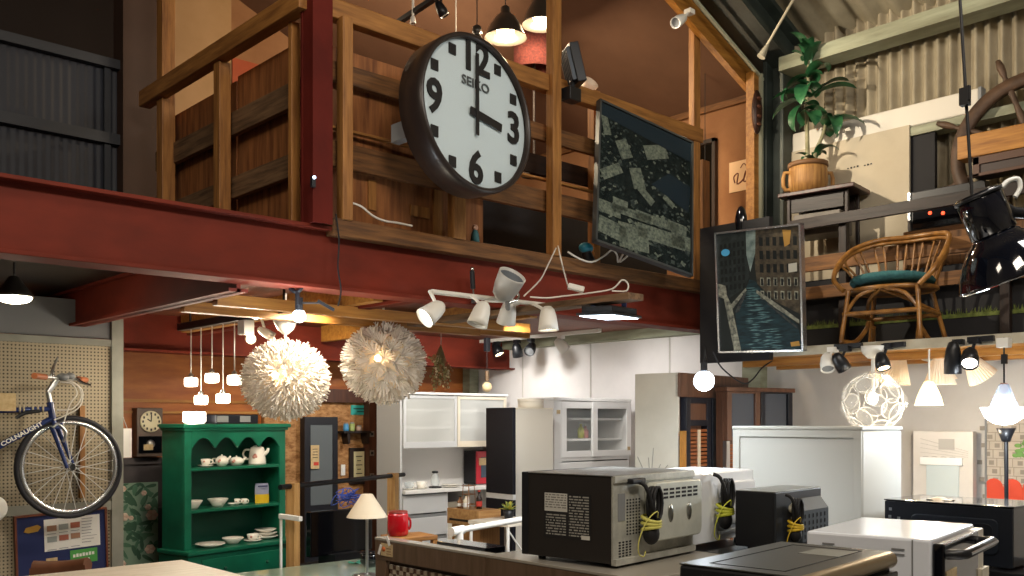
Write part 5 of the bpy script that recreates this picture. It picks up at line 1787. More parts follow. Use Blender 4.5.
pts = [Pv(x, y, 3.965) for x, y in ((336, 214), (339, 240), (338, 268), (341, 290), (338, 306))]
one('black_cable', MB().tube(pts, .004, 6, sub=4), m['wire_black'], 'thin black cable hanging down the girder right of the red column', 'cable')
c = Pv(586, 248, 4.01)
t = thing('teal_lamp', 'small teal round lamp head lying on the sill under the aerial picture', 'lamp', c)
part('head', MB().ball(c, .05, (1.1, .8, .7), 14), mat('teal_enamel', '1f6d80', 0.3), t)
part('base', MB().cyl(c + V((0, 0, -.02)), V((c.x + .03, c.y, 2.655)), .03, .04), m['black'], t)
c = Pv(475, 231, 4.02)
t = thing('figurine', 'tiny teal and pink figurine standing on the timber sill', 'figurine', c)
c.z = 2.656
part('body', MB().lathe([(.0001, 0), (.028, 0), (.022, .05), (.012, .07)], Matrix.Translation(c), 12), mat('figurine_teal', '3b6d70', 0.5), t)
part('head', MB().ball(c + V((0, 0, .085)), .018), mat('figurine_pink', 'c79a80', 0.6), t)
# clip lamp on the girder
c = P(299, 316, 4.62)
t = thing('clip_lamp', 'glaring white clip lamp clamped under the girder above the spiky lamp', 'lamp', c)
part('bulb', MB().ball(c, .032), glow('glaring_bulb', 'eaf4ff', 30), t)
part('socket', MB().cyl(c + V((0, 0, .025)), c + V((0, 0, .09)), .02), m['black'], t)
part('clamp', MB().tube([P(290, 288, 4.6), P(297, 292, 4.6), P(304, 284, 4.6)], .012, 6, sub=3).cyl(P(297, 291, 4.6), P(298, 305, 4.6), .012), m['black'], t)
part('spring_grip', MB().bar(P(318, 301, 4.62), P(334, 310, 4.62), .02, .016).bar(P(300, 303, 4.62), P(320, 303, 4.62), .01, .008), m['black'], t)
lamp('clip_light', 'POINT', c + V((-.08, -.12, -.06)), 9, COOL, .04)
t = thing('led_lamp', 'tiny bluish lamp clipped to the red column', 'lamp', Pv(313, 182, 3.95))
c = Pv(313, 182, 3.945)
part('clip', MB().cbox(c, (.02, .018, .05)), m['black'], t)
part('led', MB().ball(c + V((0, -.012, .02)), .008), glow('blue_led', 'cfe4ff', 5), t)
# ceiling track with small spots by the white wall
TW = 6.02
va, vb2 = Pu(470, 345, TW).y, Pu(566, 340, TW).y
t = thing('wall_track', 'pale lamp track near the white wall holding five small spots', 'track', (TW, (va + vb2) / 2, 2.42))
part('rail', MB().box((TW - .02, vb2 - .4, LC - .03), (TW + .02, va + .2, LC)), m['spot_white'], t)
for px, py, aim, body, lit, lb in ((474, 352, (-.5, -.2, -.5), 'spot_black', True, 'small black spot at the left end of the row by the white wall'), (497, 349, (.1, -.5, -.9), 'spot_black', True, 'small black spot with a bright face, second of the row by the white wall'), (517, 350, (.3, .1, -.9), 'spot_black', False, 'small black spot pointing down, third of the row by the white wall'), (531, 348, (-.6, -.3, -.5), 'spot_black', False, 'small black spot turned left, fourth of the row by the white wall'), (561, 345, (.5, -.3, -.6), 'spot_white', False, 'small square white spot at the right end of the row by the white wall')):
    q = Pu(px, py, TW)
    spot(px, py, (q.x * CS + q.y * SN), aim, 'small_spotlight', lb, m[body], .13, .05, m['bulb_warm'] if lit else None, 0, up=V((0, 0, LC - .045 - q.z)), group='small spots by the white wall')
lamp('wall_wash_light', 'SPOT', (5.6, 6.3, 2.38), 34, (1, .97, .93), .05, (6.4, 6.2, 1.2), 130, .8)
lamp('wall_wash_light', 'SPOT', (5.5, 5.0, 2.38), 30, (1, .97, .93), .05, (6.4, 4.9, 1.2), 130, .8)

# ================================================================ KITCHEN FURNITURE BELOW THE LOFT
frost = mat('frosted_glass', 'eceeea', 0.35, alpha=.36)
clear = mat('cabinet_glass', 'e6eeee', 0.05, alpha=.07)
wl = mat('white_laminate', 'e6e5e2', 0.4)
gl = mat('grey_laminate', 'c3c5c6', 0.45)
Mh = Matrix.Translation(P(402, 600, 8.3))
Mh.translation.z = 0
hw, hd, ht = 1.24, .36, H + 27 / F * 8.3
t = thing('kitchen_hutch', 'white kitchen hutch with frosted upper doors, a counter and drawers', 'hutch', M=Mh)
part('side_panel', MB().box((-.02, 0, 0), (0, hd, ht)), gl, t, .002, True)
part('side_panel', MB().box((hw, 0, 0), (hw + .02, hd, ht)), wl, t, .002, True)
part('back_panel', MB().box((0, hd - .02, 0), (hw, hd, ht)), wl, t, 0, True)
part('top', MB().box((-.02, -.02, ht), (hw + .02, hd, ht + .022)), wl, t, .002, True)
zb = H - 26 / F * 8.3
part('upper_floor', MB().box((0, 0.02, zb), (hw, hd - .02, zb + .02)), wl, t, 0, True)
part('divider', MB().box((hw / 2 - .01, .02, zb), (hw / 2 + .01, hd - .02, ht)), wl, t, 0, True)
for z in (zb + .16, zb + .32):
    part('shelf', MB().box((0, .06, z), (hw, hd - .02, z + .018)), wl, t, 0, True)
for k in range(2):
    x0, x1 = k * hw / 2 + .004, (k + 1) * hw / 2 - .004
    d_2 = part('door', MB().ring(x0, x1, zb - .012, ht - .01, -.018, -.001, .03, .03, .055, .025), gl if k == 0 else m['cream'], t, 0, True)  # right door cream: the warm light there is put into its colour
    part('glass', MB().box((x0 + .03, -.012, zb + .043), (x1 - .03, -.008, ht - .035)), frost, d_2, 0, True)
cz2 = H - 70 / F * 8.3
part('counter', MB().box((-.0, -.05, cz2 - .03), (hw, hd - .02, cz2)), wl, t, .003, True)
dwid = .50
for k in range(4):
    z1 = cz2 - .045 - k * .205
    d_2 = part('drawer', MB().box((.0, -.02, z1 - .165), (dwid, .0, z1)), gl, t, .003, True)
    part('grip_strip', MB().box((.0, -.012, z1), (dwid, .0, z1 + .03)), m['grey'], d_2, 0, True)
part('divider', MB().box((dwid, 0, 0), (dwid + .02, hd - .02, cz2 - .03)), wl, t, 0, True)
part('divider', MB().box((dwid + .26, 0, 0), (dwid + .28, hd - .02, cz2 - .03)), wl, t, 0, True)
part('niche_back', MB().box((dwid + .02, .1, 0), (dwid + .26, .12, cz2 - .14)), m['cream'], t, 0, True)


def counter(px, y=.1):
    """point on the hutch counter under an image column"""
    best = min(range(0, 400), key=lambda k: abs(proj_x(Mh @ V((k / 320, y, cz2))) - px))
    return Mh @ V((best / 320, y, cz2 + .0008))


k8 = 8.6 / F
gcl = mat('thin_glassware', 'dfe6e6', 0.05, alpha=.35)
for px, lb in ((409, 'clear glass cup at the left end of the hutch counter'), (421, 'white cup on the hutch counter, left of the lidded jar')):
    c = counter(px)
    t = thing('glass_cup' if px < 415 else 'white_cup', lb, 'cup', c)
    part('bowl', MB().lathe([(.0001, 0), (.03, 0), (.042, .03), (.045, .065), (.041, .065), (.035, .02), (.0001, .012)], None, 20), gcl if px < 415 else m['ceramic'], t, 0, True)
    part('handle', MB().tube([(.04, 0, .055), (.07, 0, .05), (.065, 0, .02), (.036, 0, .015)], .005, 6, sub=3), m['ceramic'], t, 0, True)
    part('saucer', MB().lathe([(.0001, 0), (.04, 0), (.07, .010), (.068, .013), (.0001, .006)], None, 20), m['ceramic'], t, 0, True)
c = counter(435)
t = thing('lidded_jar', 'tall clear glass jar with dark lid and base on the hutch counter', 'jar', c)
part('glass_body', MB().lathe([(.038, .02), (.042, .06), (.03, .12), (.02, .135)], None, 20), gcl, t, 0, True)
part('base', MB().lathe([(.0001, 0), (.06, 0), (.06, .012), (.0001, .02)], None, 20), m['black'], t, 0, True)
part('lid', MB().lathe([(.022, .135), (.03, .14), (.028, .155), (.0001, .158)], None, 20), m['black'], t, 0, True)
c = counter(451, .06)
for k in range(2):
    plate(c + V((0, 0, .014 * k)), .10 - .012 * k, .012, 'plate', ('larger lower plate lying on the hutch counter', 'smaller plate lying on the larger plate on the hutch counter')[k], 'plate')
# red microwave on the counter
Mr, rw_, rd2, rh, rz_ = corner(477, 452, 486, 9.05, 47, 452, 506)
Mr.translation.z = cz2 + .001
t = thing('red_microwave', 'red-fronted microwave with black side standing on the hutch counter', 'microwave', M=Mr)
rd2 = min(rd2, .20)
part('body', MB().box((0, .02, .008), (rw_, rd2, rh)), m['matt_black'], t, .006, True)
part('front', MB().box((0, 0, .01), (rw_, .02, rh - .003)), mat('red_microwave_enamel', 'b01d2e', 0.3, coat=.3), t, .004, True)
part('window', MB().box((.05, -.004, .07), (rw_ * .75, .0, rh - .06)), mat('dark_blue_window', '3d4c5c', 0.15), t, 0, True)
part('price_tag', MB().box((.02, -.010, rh * .58), (.12, -.006, rh * .58 + .07)), m['paper'], t, 0, True)
for x in (.03, rw_ - .03):
    part('foot', MB().cyl((x, .06, 0), (x, .06, .012), .012), m['black'], t, 0, True)
# fridge with black door and beige side
Mf_, fw, fd, fh, fz = corner(516, 407.5, 600, 7.0, 52, 489, 553)
Mf_.translation.z = 0
fh = H + 13.5 / F * 7.0
t = thing('black_door_fridge', 'slim tall fridge with black doors and a beige side panel', 'fridge', M=Mf_)
part('body', MB().box((0, 0, .03), (fw, fd - .03, fh - .012)), mat('beige_fridge_side', 'cdc6b8', 0.6), t, .003, True)
part('top', MB().box((0, 0, fh - .012), (fw, fd, fh)), m['cream'], t, .002, True)
zsp = H - 79 / F * 7.0
part('door', MB().box((-.03, .0, zsp + .04), (-.001, fd, fh)), m['navy_black'], t, .004, True)
part('door', MB().box((-.03, .0, .05), (-.001, fd, zsp)), m['navy_black'], t, .004, True)
part('gap_strip', MB().box((-.024, 0, zsp), (-.001, fd, zsp + .04)), m['white'], t, 0, True)
part('foot', MB().box((.02, .02, 0), (fw - .02, fd - .05, .03)), m['black'], t, 0, True)
c = Mf_ @ V((fw * .66, .12, fh + .001))
t = thing('cream_tub', 'low round cream tub on top of the slim fridge', 'tub', c)
part('tub', MB().lathe([(.0001, 0), (.095, 0), (.10, .01), (.10, .055), (.0001, .055)], None, 32), mat('cream_tub', 'ddd3bf', 0.5), t, 0, True)
part('lid', MB().lathe([(.103, .05), (.104, .066), (.098, .07), (.0001, .07)], None, 32), mat('cream_tub_lid', 'e6ddca', 0.5), t, 0, True)
# white cupboard with sliding glass doors
Mc2 = Matrix.Translation(P(553, 600, 7.45))
Mc2.translation.z = 0
cw2, cd2 = .93, .40
ch = H + 20.5 / F * 7.45
t = thing('glass_cupboard', 'white cupboard with two sliding glass doors and shelves', 'cupboard', M=Mc2)
zl = H - 37 / F * 7.45
part('side_panel', MB().box((0, 0, 0), (.02, cd2, ch)), wl, t, .002, True)
part('side_panel', MB().box((cw2 - .02, 0, 0), (cw2, cd2, ch)), wl, t, .002, True)
part('back_panel', MB().box((.02, cd2 - .02, 0), (cw2 - .02, cd2, ch)), wl, t, 0, True)
part('top', MB().box((-.01, -.02, ch), (cw2 + .01, cd2, ch + .025)), wl, t, .003, True)
part('floor', MB().box((.02, -.01, zl - .03), (cw2 - .02, cd2 - .02, zl)), wl, t, 0, True)
for z in (zl + .13, zl + .30):
    part('shelf', MB().box((.02, .06, z), (cw2 - .02, cd2 - .02, z + .018)), wl, t, 0, True)
part('front_stile', MB().box((0, -.015, 0), (.085, 0, ch)), wl, t, .002, True)
for k, (x0, x1, y) in enumerate(((.085, .50, .0), (.43, cw2 - .02, -.025))):
    w_ = .055
    d_2 = part('sliding_door', MB().ring(x0, x1, zl + .001, ch - .004, y - .016, y - .001, w_, w_, .05, .055), wl, t, 0, True)
    part('glass', MB().box((x0 + w_, y - .010, zl + .05), (x1 - w_, y - .006, ch - .06)), clear, d_2, 0, True)
part('lower_door', MB().box((.02, -.012, .06), (cw2 - .02, .0, zl - .04)), wl, t, .003, True)
part('sticker', MB().cbox((.045, -.017, ch - .09), (.04, .002, .03)), m['paper'], t, 0, True)
part('sticker', MB().cbox((cw2 - .05, -.042, zl + .06), (.035, .002, .03)), m['paper'], t, 0, True)
for fx_, cl, lb, h_ in ((.58, 'd8d95a', 'yellow bottle standing inside the glass cupboard', .12), (.64, 'd98a86', 'pink bottle standing inside the glass cupboard', .10)):
    c = Mc2 @ V((cw2 * fx_, .2, zl + .149))
    t2 = thing('bottle', lb, 'bottle', c)
    part('body', MB().lathe([(.0001, 0), (.028, 0), (.03, h_ * .6), (.012, h_ * .8), (.012, h_), (.0001, h_)], None, 16), mat('bottle_' + lb.split()[0], cl, 0.4), t2, 0, True)
    part('cap', MB().cyl((0, 0, h_), (0, 0, h_ + .018), .013), m['white'], t2, 0, True)
c = Mc2 @ V((.2, .2, zl + .319))
t2 = thing('storage_box', 'blue and white box inside the cupboard behind the left glass', 'box', c)
part('body', MB().cbox((0, 0, .06), (.13, .1, .12)), mat('pale_box', 'cfd5d6', 0.6), t2, .003, True)
part('label', MB().cbox((-.02, -.052, .07), (.07, .002, .07)), mat('box_blue', '6fa3bb', 0.6), t2, 0, True)
# wardrobe and dark glass cabinet
Mwa, ww_, wdp, _, _ = corner(678, 372, 600, 6.2, 40, 635, 747)
Mwa.translation.z = 0
wh = H + 48.5 / F * 6.2
t = thing('wardrobe', 'tall wardrobe with pale side and dark framed louvred doors', 'wardrobe', M=Mwa)
walnut = wood('walnut_veneer', '6b4a38', '4a3226', 'z', 0.4)
lou = mat('louvre_slats', '9a5a2e', 0.4, 0, '75401f', 6, (1, 1, 8))
part('side_panel', MB().box((0, 0, 0), (.02, wdp, wh)), mat('pale_grey_green_side', 'c2bcae', 0.6, 0, 'b5af a1'.replace(' ', ''), 3), t, .002, True)
part('carcass', MB().box((.02, .02, 0), (ww_, wdp, wh)), walnut, t, .002, True)
part('top_rail', MB().box((.0, -.012, wh - .16), (ww_, .02, wh)), walnut, t, .002, True)
sk = MB()
for k in range(9):
    a = .3 + k * .28
    L_ = .10 + .05 * (k % 3)
    base = V((-.003, wdp * .62, H - 70 / F * 6.3))
    sk.tube([base, base + V((0, math.cos(a) * L_ * .4, math.sin(a) * L_ * .7 + .02)), base + V((0, math.cos(a) * L_ * .8, math.sin(a) * L_ * 1.3 + .03))], .0025, 5, sub=3)
part('scribbled_drawing', sk, mat('pencil_grey', '85827a', 0.8), t, 0, True)
for x0, x1 in ((.06, .40), (.42, ww_ - .04)):
    d_2 = part('door', MB().ring(x0, x1, .1, wh - .161, -.03, .019, .055, .055, .05, .04).box((x0 + .055, -.03, H - 5 / F * 6.2), (x1 - .055, .019, H - 5 / F * 6.2 + .04)), m['navy_black'], t, .002, True)
    part('panel', MB().box((x0 + .055, -.02, H + .0), (x1 - .055, -.012, wh - .20)), walnut, d_2, 0, True)
    b = MB()
    z = .9
    while z < H - .06:
        b.box((x0 + .055, -.026, z), (x1 - .055, -.012, z + .018))
        z += .026
    part('louvre', b, lou, d_2, 0, True)
    part('batten', MB().box(((x0 + x1) / 2 - .015, -.034, .9), ((x0 + x1) / 2 + .015, -.026, H - .06)), mat('pale_strip', 'c9b79c', 0.5), d_2, 0, True)
part('lamp_post_strip', MB().box((.0, -.035, 0), (.05, -.012, H - 10 / F * 6.2)), m['orange_wood_z'], t, 0, True)
Mg2, gw2, gd2, _, _ = corner(725, 387, 600, 6.42, 60, 720, 791)
Mg2.translation.z = 0
gh2 = H + 34 / F * 6.42
gd2 = .09
t = thing('glass_front_cabinet', 'dark brown cabinet with two smoky glass doors above louvres', 'cabinet', M=Mg2)
part('carcass', MB().box((0, .02, 0), (gw2, gd2, gh2)), walnut, t, .002, True)
part('top', MB().box((-.01, -.03, gh2 - .03), (gw2 + .01, gd2, gh2)), walnut, t, .003, True)
zg = H - 20 / F * 6.42
smoke = mat('smoky_blue_glass', '474c55', 0.18)
hw2 = gw2 / 2
for k in range(2):
    x0, x1 = k * hw2 + .004, (k + 1) * hw2 - .004
    d_2 = part('door', MB().ring(x0, x1, zg, gh2 - .031, -.02, .019, .04, .045, .03, .012), m['navy_black'] if k else walnut, t, .002, True)
    part('glass', MB().box((x0 + .045, -.006, zg + .03), (x1 - .05, .002, gh2 - .035)), smoke, d_2, 0, True)
b = MB()
z = .9
while z < zg - .02:
    b.box((.03, -.006, z), (gw2 - .03, .02, z + .018))
    z += .026
part('louvre', b, lou, t, 0, True)
part('batten', MB().box((.0, -.016, .9), (.03, .02, zg)), m['alu'], t, 0, True)
# cool bare globe
c = P(704, 381, 5.55)
t = thing('globe_bulb', 'glaring white globe bulb hanging in front of the wardrobe', 'bulb', c)
part('globe', MB().ball((0, 0, 0), .06, n=20), glow('white_globe', 'e4f1ff', 16), t, 0, True)
part('socket', MB().cyl((0, 0, .055), (0, 0, .11), .02), m['black'], t, 0, True)
part('cord', MB().tube([(0, 0, .11), (0, 0, .2), V((5.285, 3.74, 2.039)) - c], .006, 6), m['wire_black'], t, 0, True)
lamp('globe_light', 'POINT', c + V((-.02, -.02, -.09)), 7, COOL, .06)
pts = [P(713, 352, 5.9), P(722, 368, 5.9), P(742, 383, 5.95), P(752, 380, 6.0), P(762, 368, 6.1), P(772, 361, 6.3)]
one('black_cable', MB().tube(pts, .005, 6, sub=4), m['wire_black'], 'black cable sagging below the canal painting to the ledge', 'cable')

# ================================================================ FOREGROUND SIDEBOARDS AND TABLES
TZ = 1.08
su, sv0, sv1, sv2 = 2.665, 3.834, 3.012, 2.15
br = mat('brown_sideboard_wood', '6b5443', 0.45, 0, '57432f', 4, (1, 8, 1))
br2 = mat('dark_brown_edge', '4b3b31', 0.5)


def sideboard(name, label, v0, v1, depth, woven, cat='sideboard'):
    t = thing(name, label, cat, (su + depth / 2, (v0 + v1) / 2, 0))
    part('top', MB().box((su - .012, v1, TZ - .012), (su + depth, v0, TZ)), mat('pale_top_' + str(woven), '9a9488', 0.25, coat=.3), t, .002)
    part('top_rail', MB().box((su - .01, v1, TZ - .105), (su + .02, v0, TZ - .0125)), br, t, .003)
    part('side_panel', MB().box((su, v0 - .02, .08), (su + depth, v0, TZ - .105)), br, t)
    part('side_panel', MB().box((su, v1, .08), (su + depth, v1 + .02, TZ - .105)), br, t)
    part('back_panel', MB().box((su + depth - .02, v1, .08), (su + depth, v0, TZ - .105)), br2, t)
    part('stile', MB().box((su - .008, v0 - .085, .08), (su + .02, v0, TZ - .105)), br, t, .003)
    part('stile', MB().box((su - .008, v1, .08), (su + .02, v1 + .085, TZ - .105)), br, t, .003)
    if woven:
        b = MB()
        b2 = MB()
        y = v1 + .10
        i = 0
        while y < v0 - .10:
            for j in range(26):
                z = TZ - .125 - j * .022
                (b if (i + j) % 2 else b2).box((su + .004 + (.004 if (i + j) % 2 else 0), y, z - .02), (su + .018, y + .024, z))
            y += .027
            i += 1
        w_ = part('woven_panel', b, mat('woven_dark', '5d4536', 0.7), t, kind='stuff')
        part('woven_strands', b2, mat('woven_pale', 'a89a86', 0.7), t, kind='stuff')
    else:
        part('door', MB().box((su - .006, v1 + .09, .12), (su + .01, v0 - .09, TZ - .115)), br, t, .003)
    part('plinth', MB().box((su + depth * .2, v1 + .03, 0), (su + depth * .8, v0 - .03, .08)), br2, t)
    return t


sideboard('woven_headboard', 'brown headboard with a woven rattan panel and a taped paper tag', sv0, sv1 + .003, .05, True, 'headboard')
sideboard('plain_sideboard', 'plain brown sideboard with pale top under the steel-backed microwave', sv1, sv2, .74, False)
# paper tag taped to its corner
Mt2 = frame(P(387, 550, 4.535), (.1, -1, -.03), (0, 0, 1))
t = thing('taped_tag', 'tan paper tag with red dot taped to the woven headboard corner', 'tag', M=Mt2)
part('card', MB().cbox((0, 0, 0), (.085, .003, .06)), m['paper'], t, 0, True)
part('tape', MB().cbox((-.045, -.003, -.02), (.015, .002, .05), Matrix.Rotation(.35, 4, 'Y')), m['white_paper'], t, 0, True)
part('tape', MB().cbox((.03, -.003, .035), (.015, .002, .05), Matrix.Rotation(-.5, 4, 'Y')), m['white_paper'], t, 0, True)
part('red_dot', MB().lathe([(.0001, .003), (.012, .003), (.012, .001)], Matrix.Translation((-.022, -.0005, .002)) @ Matrix.Rotation(PI / 2, 4, 'X'), 16), mat('orange_dot', 'cf6a34', 0.7), t, 0, True)
part('writing', MB().cbox((.015, -.002, .008), (.035, .002, .004)).cbox((.015, -.002, -.006), (.03, .002, .004)).cbox((.015, -.002, -.018), (.035, .002, .003)), mat('faint_ink', '8c6a4c', 0.7), t, 0, True)
# red canister
c = P(398, 535.5, 4.98)
t = thing('red_canister', 'shiny red lidded canister standing on the pale wooden stool behind the headboard', 'canister', c)
k_ = 4.98 / F
redm = mat('glossy_red', 'b3121d', 0.2, coat=.6)
part('body', MB().lathe([(.0001, 0), (9.3 * k_, 0), (10.4 * k_, 2 * k_), (10.8 * k_, 9 * k_), (10.5 * k_, 20 * k_), (9.8 * k_, 22.5 * k_), (.0001, 22.5 * k_)], None, 32), redm, t, 0, True)
part('lid', MB().lathe([(9.6 * k_, 22.3 * k_), (9.9 * k_, 23.6 * k_), (9 * k_, 24.8 * k_), (.0001, 25 * k_)], None, 32), mat('brown_red_lid', '7d2a20', 0.35), t, 0, True)
d = V((SN, -CS, 0))
part('handle', MB().tube([d * 10.4 * k_ + V((0, 0, 18 * k_)), d * 12.3 * k_ + V((0, 0, 15 * k_)), d * 12.3 * k_ + V((0, 0, 9 * k_)), d * 10.6 * k_ + V((0, 0, 6 * k_))], .006, 8, sub=3), redm, t, 0, True)
# bamboo stool behind the canister
bo = P(409, 540, 5.02)
rc_z = P(398, 535.5, 4.98).z
t = thing('bamboo_stool', 'pale wooden stool carrying the red canister behind the headboard', 'stool', (bo.x, bo.y, 0))
Mq = Matrix.Translation((bo.x, bo.y, 0)) @ Matrix.Rotation(math.radians(-8), 4, 'Z')
part('seat', MB().box((-.12, -.10, rc_z - .026), (.12, .10, rc_z - .001), Mq), m['pine_x'], t, .004)
for x in (-.12, .09):
    for y in (-.10, .07):
        part('leg', MB().box((x, y, 0), (x + .03, y + .03, rc_z - .026), Mq), m['pine_z'], t)
# black case behind the headboard
t = thing('black_case', 'upright black case just behind the headboard near the seam', 'case', (2.95, 3.28, 0))
part('body', MB().box((2.745, 3.12, .02), (2.85, 3.44, 1.045)), m['black'], t, .006)
part('lid', MB().box((2.735, 3.11, 1.045), (2.86, 3.45, 1.09)), m['gloss_black'], t, .004)
for x in (2.765, 2.83):
    for y in (3.15, 3.41):
        part('foot', MB().cyl((x, y, 0), (x, y, .02), .014), m['grey'], t)
t = thing('pipe_rack', 'white plastic pipe rack rising behind the sideboards', 'rack', P(459, 640, 5.3))
pw_ = mat('white_pipe', 'e6e4de', 0.35)
j0, j1 = P(459, 530, 5.3), P(540, 516, 5.9)
part('pipe', MB().cyl(P(452, 531.5, 5.25), j1, .018, n=14), pw_, t)
part('tee_joint', MB().cyl(P(451, 532, 5.25), P(463, 529.5, 5.33), .026, n=14).cyl(j0 + V((0, 0, -.10)), j0, .025, n=14), pw_, t)
part('pipe', MB().cyl((j0.x, j0.y, 0), j0, .018, n=14), pw_, t)
part('pipe', MB().cyl((j1.x, j1.y, 0), j1, .018, n=14), pw_, t)
# crate, bottles, plant, white braced table
Mcr, cwx, cdx, chx, czx = corner(479, 511, 560, 6.4, 47, 447, 501)
t = thing('wooden_crate', 'pale wooden crate chest with a slot holding bottles on its lid', 'crate', M=Matrix.Translation((Mcr.translation.x, Mcr.translation.y, 0)))
zt = H - 90 / F * 6.4
crw = wood('crate_wood', 'b98e5a', '92683a', 'x', 0.55)
part('chest', MB().box((0, 0, zt - .11), (cwx, cdx, zt)), crw, t, .004, True)
part('slot', MB().box((-.003, .03, zt - .085), (0, cdx - .03, zt - .07)), m['dark_wood_y'], t, 0, True)
part('lower_box', MB().box((.01, .0, .12), (cwx - .01, cdx - .04, zt - .112)), wood('crate_wood_low', 'a87c4a', '84592f', 'z', 0.6), t, .004, True)
part('foot', MB().box((.03, .03, 0), (cwx - .03, cdx - .08, .12)), m['dark_wood_x'], t, 0, True)


def on_crate(fx_, fy):
    return Mcr.translation + V((cwx * fx_, cdx * fy, zt + .001 - Mcr.translation.z))


for fx_, fy, col_, h_, lb in ((.15, .50, 'd8cdb4', .10, 'short bottle with a pale label on the crate lid'), (.45, .30, '2a1d18', .13, 'dark slim bottle with a red label on the crate lid'), (.2, .72, '8a5a34', .085, 'little amber bottle at the back of the crate lid')):
    c = on_crate(fx_, fy)
    t = thing('sauce_bottle', lb, 'bottle', c)
    part('glass', MB().lathe([(.0001, 0), (.020, 0), (.021, h_ * .55), (.009, h_ * .75), (.009, h_ * .92), (.0001, h_ * .92)], None, 16), mat('bottle_' + lb.split()[0], col_, 0.25), t, 0, True)
    part('cap', MB().cyl((0, 0, h_ * .92), (0, 0, h_), .011), m['red_print'] if 'red' in lb else m['black'], t, 0, True)
    part('label', MB().cyl((0, 0, h_ * .15), (0, 0, h_ * .42), .0216, n=16, caps=False), m['red_print'] if 'red' in lb else m['white_paper'], t, 0, True)
c = on_crate(.30, .52)
t = thing('spice_rack', 'thin copper wire rack standing on the crate lid', 'rack', c)
cop = mat('copper_wire', 'b88a66', 0.3, .8)
for dx, dy in ((-.04, -.03), (.04, -.03), (.04, .03), (-.04, .03)):
    part('upright', MB().cyl((dx, dy, 0), (dx * .6, dy, .17), .003, n=6), cop, t, 0, True)
for z in (.03, .10, .16):
    part('ring', MB().tube([(-.038, -.03, z), (.038, -.03, z), (.038, .03, z), (-.038, .03, z)], .003, 5, closed=True), cop, t, 0, True)
tb_ = P(506, 522, 6.3)
t = thing('braced_table', 'white metal table with crossed braces behind the black oven', 'table', (tb_.x, tb_.y, 0))
Mq = Matrix.Translation((tb_.x, tb_.y, 0)) @ Matrix.Rotation(0.1, 4, 'Z')
part('top', MB().box((-.16, -.16, tb_.z - .012), (.22, .20, tb_.z + .012), Mq), mat('cream_table_top', 'ddd3c2', 0.5), t, .003)
for x in (-.15, .2):
    for y in (-.15, .18):
        part('leg', MB().cyl(Mq @ V((x, y, 0)), Mq @ V((x, y, tb_.z - .012)), .011), pw_, t)
part('brace', MB().cyl(Mq @ V((-.15, -.15, tb_.z - .03)), Mq @ V((.2, -.15, tb_.z - .40)), .006).cyl(Mq @ V((.2, -.15, tb_.z - .03)), Mq @ V((-.15, -.15, tb_.z - .40)), .006), pw_, t)
c = Mq @ V((.05, .02, tb_.z + .0125))
t = thing('potted_succulent', 'small black pot with a yellow-green succulent near the oven', 'plant', c)
part('pot', MB().lathe([(.0001, 0), (.028, 0), (.038, .065), (.034, .065), (.03, .05), (.0001, .05)], None, 16), m['black'], t, 0, True)
for k in range(16):
    b = MB()
    a, e = k * 2.4, .3 + 1.2 * (k / 16)
    leaf(b, (0, 0, .055), a, e, .075, .014, .4)
    part('leaf', b, mat('succulent_' + str(k % 2), ('8fa05a', 'c2b84a')[k % 2], 0.5) if k < 2 else bpy.data.materials['succulent_' + str(k % 2)], t, 0, True)
# glass-topped table, table lamp
gz_ = .75
t = thing('glass_table', 'table with a pale green glass top in front of the clothes rack', 'table', (3.1, 4.75, 0))
part('glass_top', MB().box((2.55, 4.36, gz_ - .015), (3.48, 5.18, gz_)), mat('green_glass_top', 'a9bba6', 0.12, coat=.5), t, .003)
part('apron', MB().box((2.62, 4.42, gz_ - .07), (3.41, 5.11, gz_ - .016)), m['pale_steel'], t)
for x in (2.66, 3.37):
    for y in (4.46, 5.07):
        part('leg', MB().cyl((x, y, 0), (x, y, gz_ - .07), .02), m['alu'], t)
c = P(367, 520, 5.45)
t = thing('table_lamp', 'white table lamp with a conical cream shade on the glass table', 'lamp', (c.x, c.y, gz_ + .001))
zb_ = gz_ + .001
k_ = 5.45 / F
part('shade', MB().lathe([(20.5 * k_, 0), (5.5 * k_, 23 * k_), (5 * k_, 23 * k_), (20 * k_, -.001), (20.5 * k_, 0)], Matrix.Translation((c.x, c.y, c.z + 3 * k_)), 36), mat('cream_lampshade', 'd9cbb2', 0.8), t)
part('pole', MB().cyl((c.x, c.y, zb_ + .01), (c.x, c.y, c.z + 20 * k_), .0085), m['alu'], t)
part('base', MB().lathe([(.0001, 0), (.08, 0), (.08, .008), (.02, .016), (.0001, .018)], Matrix.Translation((c.x, c.y, zb_)), 28), m['alu'], t)
a = Pz(374, 566, gz_)
t = thing('black_bowl', 'black rounded pot beside the table lamp at the sideboard corner', 'pot', (a.x - .03, a.y, gz_ + .001))
part('body', MB().lathe([(.0001, 0), (.04, 0), (.062, .03), (.06, .07), (.052, .085), (.046, .08), (.05, .04), (.0001, .02)], None, 24), m['gloss_black'], t, 0, True)
part('rim', MB().lathe([(.05, .082), (.055, .09), (.06, .084)], None, 24), m['black'], t, 0, True)
a = Pz(357, 563, gz_ + .001)
b = MB().sheet(lambda s, q: (a.x + (s - .5) * .10, a.y + (q - .5) * .07, gz_ + .004 + .008 * math.sin(s * 9) * math.sin(q * 7 + 1) ** 2), 12, 10)
one('teal_cloth', b, mat('teal_green_cloth', '3f8f78', 0.9), 'crumpled teal cloth lying beside the table lamp', 'cloth')
t = thing('white_table', 'white plank-topped table at the lower left below the dresser', 'table', (1.7, 4.5, 0))
wt = mat('whitewashed_top', 'd3c8b6', 0.5, 0, 'c3b7a4', 3, (1.2, 10, 1))
